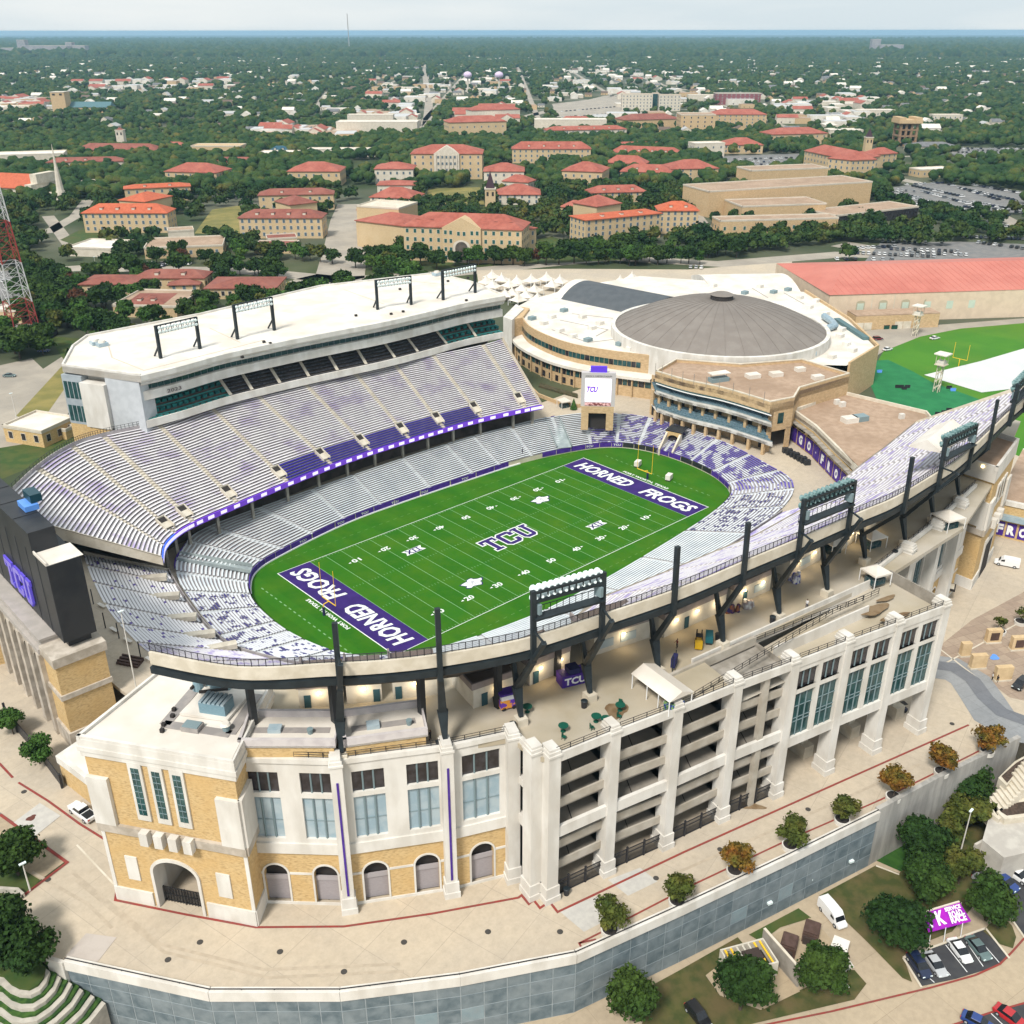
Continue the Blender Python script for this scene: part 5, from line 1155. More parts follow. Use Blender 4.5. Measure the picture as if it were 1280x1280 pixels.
kiosk('cream kiosk with teal door second from the first column',(492,874),(548,868),nl=1,door=[.12],shut=[])
kiosk('corner kiosk with lit walls beside the purple cart',(592,886),(646,867),nl=1,door=[.25])
kiosk('cream kiosk behind the purple letter stand',(662,857),(712,836),nl=2,door=[.15])
kiosk('cream kiosk with counter shutters left of the white canopy',(742,820),(812,797),nl=1,shut=[.2,.6])
kiosk('long cream kiosk behind the forklift',(830,797),(906,763),nl=3,door=[.35])
kiosk('cream kiosk behind the stored umbrellas',(916,759),(962,738),nl=2,door=[.3],shut=[.7])
kiosk('cream kiosk farther along the concourse',(985,722),(1025,700),nl=2,shut=[.5])
kiosk('farthest cream kiosk on the concourse',(1050,690),(1095,655),nl=2)
t=thing('back_walls','dark wall under the near deck seats','wall',(-20,-73,DZ))
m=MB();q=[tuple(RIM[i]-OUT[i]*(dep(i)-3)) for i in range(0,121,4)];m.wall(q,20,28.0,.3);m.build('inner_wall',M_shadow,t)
for i in range(6,118,7):
 p=rimat(i,-dep(i)*.5) if dep(i)>12 else rimat(i,-dep(i)*.6);m=MB();m.ob(p,(1,0),(0,1),.45,.45,28,46.5-dep(i)*slp(i)*.5-.7);m.build('support_column',M_black,t)
# ---- furniture on the upper concourse
M_tgreen=mat('green_plastic',(.008,.085,.055),rough=.5)
def stool_table(px,lb,hi=False):
 q=U(*px,DZ);t=thing('patio_table',lb,'table',(*q,DZ))
 m=MB();m.taper((*q,DZ+1.0),(*q,DZ+1.08),.75,.75,n=14);m.build('table_top',M_tgreen,t);m=MB();m.taper((*q,DZ),(*q,DZ+1),.12,.1);m.build('leg',M_tgreen,t);m=MB();m.taper((*q,DZ),(*q,DZ+.06),.4,.4,n=12);m.build('base',M_tgreen,t)
def chair(px,lb,rz=0):
 q=U(*px,DZ);t=thing('patio_chair',lb,'chair',(*q,DZ));t.rotation_euler=(0,0,rz)
 m=MB();m.box(-.28,-.28,.42,.28,.28,.5);m.build('seat',M_tgreen,t,shift=(0,0,0));m=MB();m.box(-.28,.22,.5,.28,.3,1.1);m.build('backrest',M_tgreen,t,shift=(0,0,0))
 for x in (-.24,.24):
  for y in (-.24,.24):m=MB();m.box(x-.03,y-.03,0,x+.03,y+.03,.42);m.build('leg',M_tgreen,t,shift=(0,0,0))
for px,lb in (((659,890),'green table beside the column foot at the ramp corner'),((704,914),'green table alone in the middle of the deck corner'),((745,902),'green table left of the first ramp pillar'),((757,905),'green table right against the first ramp pillar railing'),((775,888),'green table standing on the damp patch')):stool_table(px,lb)
for px,lb,rz in (((705,924),'green chair below the lone green table',.3),((740,912),'green chair left of the first ramp pillar',1.2),((774,898),'green chair at the edge of the damp patch',.2),((776,880),'green chair behind the damp patch table',2)):chair(px,lb,rz)
def bin_(px,lb,z=DZ):
 q=U(*px,z);t=thing('rubbish_bin',lb,'bin',(*q,z));m=MB();m.taper((*q,z),(*q,z+1.2),.42,.5,n=12);m.build('body',M_rail,t);m=MB();m.taper((*q,z+1.2),(*q,z+1.3),.54,.4,n=12);m.build('rim',M_steel,t)
for px,lb in (((549,935),'black bin left of the second column foot'),((641,912),'black bin left of the ramp corner column'),((730,884),'black bin left of the column above the damp patch'),((897,800),'black bin left of the column behind the forklift'),((965,778),'black bin by the column right of the forklift'),((1118,695),'black bin by the column foot near the far arcade'),((620,880),'blue round bin beside the purple cart')):bin_(px,lb)
def letters_front(t,org,ex,w,h,mm=M_wprint,txt='TCU'):m=MB();place_text(m,txt,1,org,ex,(0,0,1),bold=.04,w=w,h=h);m.build('lettering',mm,t)
q=U(715,852,DZ);t=thing('letter_kiosk','small purple stand lettered TCU on the concourse','kiosk',(*q,DZ));e=Vector((.94,-.34));o=Vector((.34,.94))
m=MB();m.ob(q,e,o,2.2,1.1,DZ,DZ+2.0);m.build('counter',M_purple,t);m=MB();m.ob(q,e,o,.9,.9,DZ+2.0,DZ+2.9);m.build('top_box',M_navy,t)
c_=Vector(q)-o*1.13;letters_front(t,(c_.x,c_.y,DZ+1.0),(e.x,e.y,0),3.6,1.3)
q=U(634,884,DZ);t=thing('vending_cart','purple and orange snack cart beside the blue bin','cart',(*q,DZ));m=MB();m.ob(q,e,o,1.3,.8,DZ+.4,DZ+1.7);m.build('body',mat('purple_orange_print',(.16,.05,.45),(.85,.35,.06),1.1,det=1,lo=.48,hi=.52),t)
m=MB();m.ob(q,e,o,1.4,.9,DZ+2.7,DZ+3.0);m.build('canopy',M_purple,t)
m=MB();m.ob(q,e,o,1.1,.6,DZ+1.7,DZ+2.7);m.build('glass_box',M_wprint,t)
for s in (-.8,.8):c_=Vector(q)+e*s;m=MB();m.taper((c_.x-o.x*.8,c_.y-o.y*.8,DZ+.35),(c_.x+o.x*.8,c_.y+o.y*.8,DZ+.35),.35,.35,n=12);m.build('wheel',M_rail,t)
# long white canopy
q0=Vector(U(808,858,DZ));q1=Vector(U(845,886,DZ));e=(q1-q0).normalized();o=Vector((-e.y,e.x));L=(q1-q0).length+1
t=thing('long_canopy','long white gabled canopy beside the forked column on the deck','canopy',(*q0,DZ))
def CQ(s,w,z):p=q0+e*s+o*w;return (p.x,p.y,z)
m=MB();m.add([CQ(-1,-2.4,DZ+2.7),CQ(L,-2.4,DZ+2.7),CQ(L,0,DZ+3.7),CQ(-1,0,DZ+3.7),CQ(L,2.4,DZ+2.7),CQ(-1,2.4,DZ+2.7)],[(0,1,2,3),(3,2,4,5),(0,3,5),(1,2,4)]);m.build('canopy_roof',M_roofw,t)
for s in (-.8,L/3,2*L/3,L-.2):
 for w in (-2.2,2.2):m=MB();m.beam(CQ(s,w,DZ),CQ(s,w,DZ+2.75),.12);m.build('pole',M_wprint,t)
m=MB();p=q0+e*(L-1)+o*(-.5);m.ob((p.x,p.y),e,o,.8,1.3,DZ,DZ+1.6);m.build('stacked_goods',mat('mixed_goods',(.02,.05,.3),(.2,.35,.1),2,det=1),t)
def marquee(px,lb,s=2.6,z=DZ,rz=(.95,-.3),dark=True):
 q=U(*px,z);t=thing('square_canopy',lb,'canopy',(*q,z));e=Vector(rz).normalized();o=Vector((-e.y,e.x));P=[Vector(q)+e*a*s+o*b*s for a,b in ((-1,-1),(1,-1),(1,1),(-1,1))]
 m=MB();m.add([(*p,z+2.5) for p in P]+[(*q,z+3.7)]+[(*p,z+2.2) for p in P],[(0,1,4),(1,2,4),(2,3,4),(3,0,4),(0,1,6,5),(1,2,7,6),(2,3,8,7),(3,0,5,8)]);m.build('canopy_roof',M_roofw,t)
 for p in P:m=MB();m.beam((*p,z),(*p,z+2.5),.12);m.build('pole',M_wprint,t)
 if dark:m=MB();m.ob(q,e,o,s*.75,s*.6,z,z+1.2);m.build('counter',mat('dark_teal_goods',(.01,.05,.06),(.10,.12,.12),1.5),t)
marquee((1093,728),'white square canopy at the end of the sunken ramp',1.9);marquee((1183,658),'white square canopy beside the right brick tower',2.3);marquee((1088,682),'small grey white canopy under the middle deck',2.0);marquee((1040,690),'pale canopy over crates by the forked column',1.7)
# forklift
q=Vector(U(873,808,DZ));t=thing('forklift','yellow forklift parked on the upper concourse','forklift',(*q,DZ));e=Vector((.8,.6));o=Vector((-.6,.8));M_fy=mat('forklift_yellow',(.62,.38,.02),rough=.4)
m=MB();m.ob(q,e,o,1.1,.6,DZ+.35,DZ+1.1);p=q-e*.9;m.ob((p.x,p.y),e,o,.45,.6,DZ+.3,DZ+1.5);m.build('body',M_fy,t)
m=MB();m.ob(q,e,o,.55,.55,DZ+2.1,DZ+2.2);
for a,b in ((-.5,-.5),(.5,-.5),(.5,.5),(-.5,.5)):p=q+e*a+o*b;m.beam((*p,DZ+1),(*p,DZ+2.15),.09)
m.build('overhead_guard',M_rail,t)
m=MB()
for b in (-.4,.4):p=q+e*1.2+o*b;m.beam((*p,DZ+.1),(*p,DZ+2.5),.14);m.beam((*p,DZ+.12),(*(p+e*1.2),DZ+.12),.15,.08)
m.build('mast_and_forks',M_rail,t)
for a in (-.7,.7):
 for b in (-.55,.55):p=q+e*a+o*b;m=MB();m.taper((*(p-o*.12),DZ+.35),(*(p+o*.12),DZ+.35),.34,.34,n=12);m.build('wheel',M_dark,t)
t=thing('scissor_lift','teal box lift standing beside the forklift','lift',(*U(885,802,DZ),DZ));q=U(886,802,DZ);m=MB();m.ob(q,e,o,1.1,.6,DZ+.4,DZ+1.6);m.build('platform_box',mat('teal_machine',(.02,.14,.17)),t);m=MB();m.ob(q,e,o,1.0,.5,DZ,DZ+.4);m.build('chassis',M_rail,t)
q=U(842,836,DZ);t=thing('score_cart','navy folding cart beside the white canopy','cart',(*q,DZ));m=MB();m.ob(q,(.9,.4),(-.4,.9),.9,.35,DZ+.7,DZ+2.4);m.build('panel',M_navy,t);m=MB()
for s in (-.9,.9):m.beam((q[0]+s*.9,q[1]+s*.4,DZ),(q[0]+s*.9,q[1]+s*.4,DZ+3),.1)
m.build('frame',M_steel,t)
for px,lb,ca,cb_ in (((915,765),'heap of navy and brown covers by the kiosk wall',(.02,.02,.12),(.2,.08,.04)),((933,758),'heap of white bags by the kiosk wall',(.6,.6,.6),(.3,.25,.25)),((992,725),'white and navy bundled umbrellas on the concourse',(.7,.7,.7),(.03,.04,.3))):
 q=U(*px,DZ);m=MB();rg=random.Random(px[0])
 for k in range(7):c_=(q[0]+rg.uniform(-1,1),q[1]+rg.uniform(-.8,.8));m.taper((*c_,DZ),(c_[0]+rg.uniform(-.3,.3),c_[1],DZ+rg.uniform(.8,1.6)),rg.uniform(.4,.7),.3,n=7)
 o9=m.build('covered_goods',mat('heap_'+str(px[0]),ca,cb_,1.2,det=1));base_origin(o9);solo(o9,lb,'goods')
# long rail and edge beam of the sunken ramp
railing('ramp_railing',[U(868,872,DZ)[:2],U(1040,768,DZ)[:2],U(1098,742,DZ)[:2]],DZ,1.1,cb)
railing('ramp_railing',[tuple(RP[3]+ro*-9.5),tuple(RP[5]+ro*-8.5),tuple(RP[6]+ro*-8)],[30.2,31.8,32.4],1.0,cb)
m=MB();a=RP[2]-ro*7.2;b=RP[4]-ro*9;m.beam((*a,31.2),(*b,31.2),.5,1.6);m.build('deck_edge_beam',M_slab,cb)
# ============================================================ RIGHT ARCADE AND TOWER
Pa,Pb,Pc=[Vector(U(x,y,33)) for x,y in ((1136,681),(1173,652),(1202,625))]
N_=Vector(U(1212,737,GZ));nh=HT(588,N_)
z9=RP[7]-ro*13
Pz=Pa+(Pa-Pb)*1.0
rb9=thing('right_arcade','right part of the stadium arcade with green glass windows','building',(*Pa,GZ))
def bb2(a,b,n_):
 d=(Vector(b)-Vector(a)).normalized();nn_=Vector((-d.y,d.x));
 if nn_.y<0:nn_=-nn_
 arcade_bay(Vector(a)+nn_*.9,Vector(b)+nn_*.9,n_,M_glass,rb9)
bb2(Pz,Pa,2);bb2(Pa,Pb,2);bb2(Pb,Pc,2);bb2(Pc,Pc+(Pc-Pb)*.9,1)
for p in (Pz,Pa,Pb,Pc):pillar(p,Pb-Pa,.9,33,rb9)
tn_=thing('right_tower','tan brick tower at the right end of the near facade','tower',(*N_,GZ))
s1_=Vector(U(1209,576,nh));s2_=Vector(U(1272,553,nh));s3_=s1_+(s2_-N_)
P4=[N_,s2_,s3_,s1_];ctr=sum(P4,Vector((0,0)))/4
m=MB();m.prism([tuple(p) for p in P4],GZ,nh-.3);m.build('brick_wall',M_brick,tn_)
m=MB();m.prism(grow(P4,.5),nh-3.0,nh-.2);m.wall(grow(P4,.5)+[grow(P4,.5)[0]],nh-.2,nh+.9,.6);m.build('cornice',M_white,tn_)
m=MB();m.prism(grow(P4,-.4),nh-.19,nh-.1);m.build('roof',M_rooft,tn_)
def face(a,b,nm,f0,f1,z0,z1,off,mm,par):
 a=Vector(a);b=Vector(b);e=(b-a).normalized();o=Vector((e.y,-e.x));L=(b-a).length
 c=(a+b)/2
 if o.dot(Vector((CAM[0],CAM[1]))-c)<0:o=-o
 q=a+e*L*(f0+f1)/2+o*(off/2);m=MB();m.ob((q.x,q.y),e,o,L*(f1-f0)/2,abs(off)/2,z0,z1);return m.build(nm,mm,par)
for a,b in ((N_,s1_),(N_,s2_)):
 face(a,b,'base_course',-.01,1.01,GZ,GZ+2.6,.3,M_white,tn_);face(a,b,'string_course',-.02,1.02,19.0,20.4,.5,M_stone,tn_);face(a,b,'corner_pilaster',0,.22,20.4,nh-8,.5,M_white,tn_);face(a,b,'corner_pilaster',.8,1.0,20.4,nh-8,.5,M_white,tn_)
for f in (.34,.5,.66):
 face(N_,s2_,'window_surround',f-.06,f+.06,24,nh-5.5,.3,M_white,tn_);face(N_,s2_,'window_glass',f-.035,f+.035,25,nh-6.3,.36,M_glass,tn_)
 face(N_,s2_,'bracket',f-.04,f+.04,18.6,20.8,1.4,M_white,tn_)
face(N_,s2_,'arch_surround',.3,.72,GZ,15,.3,M_white,tn_);face(N_,s2_,'arch_opening',.35,.67,GZ,13.6,.36,M_dark,tn_)
face(N_,s1_,'white_panel',.15,.85,21,29.5,.45,M_white,tn_)
q=(N_+s1_)/2;m=MB();m.ob((q.x-.6,q.y-.4),(1,0),(0,1),.25,.25,35,35.5);m.build('wall_lamp',M_lamp,tn_)
# canopies over doors at the arcade foot
for px,lb in (((1168,745),'flat door canopy at the foot of the right arcade, nearer one'),((1183,733),'flat door canopy at the foot of the right arcade, farther one')):
 q=U(*px,8.2);t=thing('door_canopy',lb,'canopy',(*q,8));m=MB();m.ob(q,(.9,.35),(-.35,.9),1.6,2.0,8.0,8.5);m.build('canopy_slab',M_dark,t);m=MB();m.ob(q,(.9,.35),(-.35,.9),1.3,1.7,8.5,8.55);m.build('canopy_top',M_cream,t)
# low building right of the tower
t=thing('low_brick_building','low tan building with purple lettered panels at the right edge','building',(*U(1262,676,GZ),GZ))
a=Vector(U(1236,668,GZ));b=Vector(U(1330,690,GZ));e=(b-a).normalized();o=Vector((-e.y,e.x));
if o.dot(a-Vector((CAM[0],CAM[1])))<0:o=-o
m=MB();m.prism([tuple(a),tuple(b),tuple(b+o*40),tuple(a+o*40)],GZ,14);m.build('wall',M_brick,t);m=MB();m.prism([tuple(a-o*.3),tuple(b-o*.3),tuple(b+o*40),tuple(a+o*40)],14,15.2);m.build('parapet',M_white,t);m=MB();m.prism([tuple(a+o*.8),tuple(b+o*.8),tuple(b+o*39),tuple(a+o*39)],15.21,15.3);m.build('roof',M_rooft,t)
face(a,b,'glass_canopy',.05,.95,10.2,11.6,1.2,M_lglass,t)
for i,ch in enumerate('FROGS'):
 f=.05+.16*i;face(a,b,'purple_panel',f,f+.13,5.6,9.4,.15,M_purple,t);c=a+(b-a)*(f+.065)-o*.2
 mb=MB();place_text(mb,ch,1,(c.x,c.y,7.5),(e.x,e.y,0),(0,0,1),bold=.06,h=2.6,w=1.9);mb.build('panel_letter',M_wprint,t)
# ============================================================ RETAINING WALL with tile panels
rw=thing('retaining_wall','long grey blue panel clad wall below the plaza edge','wall',(*WP[3],LZ))
M_pan=[mat('slate_panel_%s' % w,c1_,c2_,.7,(1,1,1),det=8,lo=.35,hi=.7,rough=.75,c3=(.24,.28,.30),sc3=.5,fac3=.7) for w,c1_,c2_ in (('dark',(.10,.135,.155),(.16,.20,.22)),('mid',(.14,.175,.195),(.20,.235,.25)),('pale',(.20,.27,.30),(.26,.33,.36)))]
full=[]
for k in range(7):
 a,b=Vector(WP[k]),Vector(WP[k+1]);L=(b-a).length;e=(b-a)/L;o=Vector((e.y,-e.x))
 if o.dot(Vector((0,-1)))<0:o=-o
 m=MB();m.quad((*a,LZ),(*b,LZ),(*b,GZ),(*a,GZ));m.build('backing_wall',mat('pale_grout',(.33,.37,.39),(.27,.31,.33),1),rw)
 n_=max(1,round(L/3.0));w=L/n_
 for i in range(n_):
  for j,(z0,z1) in enumerate(((-6.4,-3.8),(-3.7,-1.1),(-1.0,1.6),(1.7,3.9))):
   if (i*7+k*3) % 9==0 and j in (1,):mm=M_pan[2]
   else:mm=M_pan[(i*5+j*3+k) % 7 % 2]
   c=a+e*(w*(i+.5))+o*.02;m=MB();m.ob((c.x,c.y),e,o,w/2-.08,.03,z0+.04,z1-.04);m.build('wall_panel',mm,rw)
 m=MB();m.prism([tuple(a+o*.35),tuple(b+o*.35),tuple(b-o*.6),tuple(a-o*.6)],4.0,5.75);m.build('coping',M_white,rw)
 railing('wall_top_rail',[tuple(a-o*.1),tuple(b-o*.1)],5.75,.25,rw,post=4)
m=MB();m.wall([WP[7],WP[8],WP[9]],LZ,GZ+1.0,.8);m.build('plain_concrete_wall',mat('streaked_concrete',(.42,.40,.37),(.30,.29,.27),.8,(1,1,.12),det=6,c3=(.2,.19,.18),sc3=.15),rw)
for px in ((1064,1075),(1012,1098),(962,1127)):
 q=U(*px,-2.6);m=MB();m.ob(q,(.9,-.3),(.3,.9),.45,.35,-3,-2.6);m.build('wall_lamp',M_lampw,rw)
for x in (982,1055,1068):
 q=U(x,1110-(x-982)*.45,LZ)
# left end of the wall: white returned end
a=Vector(WP[0]);m=MB();b=Vector(U(62,1198,GZ));m.wall([tuple(a),tuple(b)],LZ,GZ+.6,.6);m.build('wall_return',M_white,rw)
# ============================================================ GROUND MARKINGS AND LOWER LEVEL
def ribbon(name,px,z,w,mm,kind='structure',closed=False,world=False):
 P=[Vector(p if world else U(*p,z)) for p in px];m=MB();L=[];R=[]
 for i,p in enumerate(P):
  d1=(p-P[i-1]).normalized() if i else (P[1]-p).normalized();d2=(P[i+1]-p).normalized() if i<len(P)-1 else d1
  d=(d1+d2).normalized();n_=Vector((-d.y,d.x));k=1/max(.5,n_.dot(Vector((-d1.y,d1.x))));L.append((*(p+n_*w/2*k),z));R.append((*(p-n_*w/2*k),z))
 m.strip(L,R);return m.build(name,mm,kind=kind)
z1=GZ+.06
ribbon('red_line',[(-60,905),(0,955),(16,972)],z1,.4,M_red);ribbon('red_line',[(23,978),(60,1001),(100,1030),(134,1051)],z1,.4,M_red)
ribbon('red_line',[(147,1105),(144,1125),(232,1143),(320,1159),(430,1158),(540,1142),(648,1122),(652,1119),(661,1130),(667,1125),(675,1135),(687,1127),(697,1140),(855,1065),(1040,982),(1211,906)],z1,.38,M_red)
ribbon('red_line',[(745,1174),(724,1179),(728,1187)],z1,.3,M_red)
ribbon('red_line',[(724,1179),(754,1164),(870,1104),(985,1050),(1100,1000),(1169,966),(1225,938)],z1,.3,M_red)
ribbon('plaza_kerb',[(0,1018),(84,1078),(2,1140),(-60,1180)],GZ+.1,.5,M_red)
ribbon('grey_drain_line',[(-40,990),(40,1045),(84,1078)],GZ+.07,.45,mat('drain',(.16,.13,.13)))
ribbon('pale_slab_strip',[(96,1056),(147,1110)],GZ+.05,.3,M_cream)
sheet('pale_patch',[U(15,1030,0+GZ),U(50,1004,GZ),U(76,1020,GZ),U(42,1047,GZ)],GZ+.08,mat('new_concrete',(.50,.48,.44),(.45,.43,.40),1))
sheet('pale_patch',[U(82,1195,GZ),U(108,1167,GZ),U(146,1172,GZ),U(118,1208,GZ)],GZ+.07,mat('rosy_concrete',(.46,.41,.37),(.42,.37,.33),.5))
blob(U(39,1023,GZ),.8,.6,GZ+.1,'manhole_cover',mm=mat('rusty_lid',(.12,.04,.03)),par=rw)
blob(U(939,1008,GZ),2.3,.8,GZ+.09,'damp_patch',rz=-.9)
for px in (((700,1140),(745,1120),(775,1142),(730,1165)),((760,1100),(800,1085),(822,1102),(785,1120))):sheet('pale_patch',[U(x,y,GZ) for x,y in px],GZ+.05,MATS['new_concrete'])
# driveway on the right
M_d1=slabs('blue_grey_drive',(.27,.28,.29),(.28,.29,.30),(.25,.26,.27),4.0,.04,.3,c3=(.33,.33,.33));M_d2=slabs('dark_blue_grey_drive',(.17,.18,.20),(.18,.19,.21),(.155,.165,.185),4.0,.04,.3,c3=(.21,.21,.22))
ribbon('curved_driveway',[(1120,838),(1160,832),(1190,836),(1213,850),(1228,872),(1243,895),(1270,910),(1320,918)],GZ+.05,8.6,M_d1);ribbon('curved_driveway_lane',[(1120,832),(1162,830),(1192,834),(1216,850),(1232,872),(1252,890),(1285,902),(1330,908)],GZ+.09,3.2,M_d2)
M_pav=slabs('brown_paver_plaza',(.36,.27,.21),(.34,.26,.20),(.42,.33,.25),2.4,.06,R_(20),c3=(.30,.23,.18))
sheet('brown_plaza',[U(x,y,GZ) for x,y in ((1165,815),(1190,795),(1215,775),(1280,740),(1330,720),(1400,850),(1300,880),(1262,872),(1240,855),(1215,838),(1190,828))],GZ+.04,M_pav)
ribbon('pale_paver_line',[(1180,830),(1280,775)],GZ+.07,.35,M_cream);ribbon('pale_paver_line',[(1176,812),(1225,850)],GZ+.07,.35,M_cream)
# lower level grass, asphalt
zl=LZ
def low(nm,px,dz,mm):return sheet(nm,[U(x,y,zl) for x,y in px],zl+dz,mm)
M_gr2=mat('olive_lawn',(.050,.062,.016),(.085,.085,.025),.5,det=9,c3=(.12,.085,.04),sc3=.25,fac3=.7)  # olive grass with brownish blotches from noise
low('grass_bed',[(1024,1120),(1095,1082),(1124,1092),(1150,1060),(1225,1020),(1260,1060),(1215,1090),(1215,1135),(1190,1165),(1140,1185),(1129,1196),(1140,1228),(1128,1223),(1082,1176),(1055,1150)],.1,M_gr2)
low('grass_bed',[(1088,1073),(1100,1062),(1160,1020),(1200,1040),(1140,1080),(1126,1090)],.12,mat('deep_green_lawn',(.02,.07,.01),(.035,.10,.015),.6))
low('asphalt_parking',[(1129,1197),(1160,1187),(1195,1172),(1232,1160),(1262,1197),(1240,1210),(1195,1224),(1152,1233)],.06,M_asph)
low('asphalt_parking',[(1195,1096),(1240,1075),(1340,1040),(1400,1200),(1281,1172),(1262,1145),(1235,1115)],.06,M_asph)
low('asphalt_parking',[(1170,1300),(1196,1279),(1240,1266),(1340,1238),(1340,1330)],.06,M_asph)
low('grass_island',[(1229,1165),(1236,1156),(1253,1146),(1265,1158),(1270,1172),(1266,1186),(1250,1181)],.14,M_gr2)
low('grass_island',[(936,1169),(998,1136),(1014,1148),(975,1160),(951,1178)],.14,M_grass)
low('grass_bed',[(800,1290),(815,1232),(850,1213),(922,1172),(934,1186),(882,1220),(900,1245),(951,1263),(1000,1238),(1060,1213),(1068,1213),(1083,1230),(1068,1250),(984,1270),(900,1290)],.1,M_gr2)
ribbon('red_kerb',[(780,1315),(860,1300),(961,1280),(1040,1264),(1119,1245),(1165,1234),(1219,1219),(1250,1205),(1265,1190),(1281,1172),(1320,1160)],zl+.12,.3,M_red)
ribbon('red_kerb',[(1170,1288),(1240,1265),(1340,1237)],zl+.12,.3,M_red)
for pts in (((1129,1197),(1152,1234)),((1232,1160),(1262,1198)),((1129,1197),(1232,1160)),((1262,1145),(1281,1172)),((1095,1082),(1124,1093))):ribbon('pale_kerb',pts,zl+.16,.35,M_cream)
M_wl=mat('white_stall_paint',(.7,.7,.7))
for a,b in (((1133,1198),(1168,1228)),((1160,1188),(1188,1219)),((1182,1181),(1209,1215)),((1207,1176),(1229,1208)),((1229,1180),(1249,1203)),((1222,1112),(1240,1118)),((1228,1108),(1258,1120)),((1238,1266),(1258,1285)),((1212,1273),(1235,1295))):ribbon('stall_line',(a,b),zl+.11,.14,M_wl)
sheet('manhole_pad',[U(x,y,zl) for x,y in ((1040,1228),(1052,1224),(1063,1235),(1050,1240))],zl+.15,MATS['new_concrete'])
# free-standing concrete screen wall, generator, bins
sw=thing('screen_wall','free standing grey concrete wall beside the cream generator box','wall',(*U(975,1195,zl),zl))
a,b=Vector(U(951,1182,zl)),Vector(U(996,1234,zl));m=MB();m.wall([tuple(a),tuple(b)],zl,zl+3.6,.35);m.build('wall_slab',M_grey,sw);m=MB();m.wall([tuple(a),tuple(b)],zl+3.61,zl+3.75,.4);m.build('wall_cap',M_cream,sw)
def obox(t,nm,q,e,o,a,b,z0,z1,mm):m=MB();m.ob(q,e,o,a,b,z0,z1);return m.build(nm,mm,t)
e=Vector((.93,.36));
q=Vector(U(934,1212,zl));a_=Vector(U(908,1218,zl));b__=Vector(U(962,1203,zl));e=(b__-a_).normalized();o=Vector((-e.y,e.x))
t=thing('generator_box','cream open topped generator enclosure on the grass','generator',(*q,zl));hl=(b__-a_).length/2
for s in (-1,1):p=q+o*s*2.2;obox(t,'side_panel',(p.x,p.y),e,o,hl,.12,zl,zl+3.0,M_kw)
for s in (-1,1):p=q+e*s*(hl-.1);obox(t,'end_panel',(p.x,p.y),e,o,.12,2.1,zl,zl+3.0,M_kw)
for s in np.linspace(-.8,.8,7):p=q+e*s*hl;obox(t,'roof_slat',(p.x,p.y),e,o,.14,2.1,zl+2.7,zl+2.9,M_yel if abs(s)>.5 else M_kw)
p=q+e*.6;obox(t,'engine_block',(p.x,p.y),e,o,1.4,1.0,zl+1,zl+3.1,mat('dark_brown_metal',(.05,.035,.03)));obox(t,'floor',(q.x,q.y),e,o,hl,2.1,zl,zl+.8,M_dark)
sheet('generator_pad',[U(x,y,zl) for x,y in ((882,1220),(940,1175),(1000,1240),(955,1262),(905,1238))],zl+.16,slabs('tan_pad',(.42,.33,.22),(.43,.34,.23),(.40,.315,.21),5,.03,.2))
sheet('bin_yard',[U(x,y,zl) for x,y in ((952,1176),(1012,1148),(1030,1165),(1060,1200),(1012,1225),(996,1232))],zl+.17,MATS['tan_pad'])
M_brn=mat('dark_brown_metal_bin',(.075,.045,.035),(.10,.06,.05),1)
for px,lb in (((985,1188),'dark brown compactor close behind the grey screen wall'),((1013,1172),'larger dark brown compactor by the white van')):
 q=U(*px,zl);t=thing('waste_compactor',lb,'dumpster',(*q,zl));obox(t,'body',q,(.92,.38),(-.38,.92),1.5,1.2,zl,zl+2.1,M_brn);obox(t,'lid',q,(.92,.38),(-.38,.92),1.3,1.0,zl+2.1,zl+2.4,M_brn);obox(t,'hopper',(q[0]-1.2,q[1]-.4),(.92,.38),(-.38,.92),.6,.9,zl,zl+1.6,MATS['dark_brown_metal'])
q=U(1045,1202,zl);t=thing('purple_container','small white topped container with purple side near the tree','container',(*q,zl));obox(t,'purple_side',q,(.95,.3),(-.3,.95),2.4,1.1,zl,zl+2.1,M_purple);obox(t,'white_lid',q,(.95,.3),(-.3,.95),2.5,1.2,zl+2.1,zl+2.6,M_roofw);obox(t,'end_cap',(q[0]+2.2,q[1]+.7),(.95,.3),(-.3,.95),.3,1.15,zl,zl+2.05,M_wprint)
sheet('container_pad',[U(x,y,zl) for x,y in ((1030,1200),(1055,1190),(1068,1210),(1045,1222))],zl+.19,M_roofw)
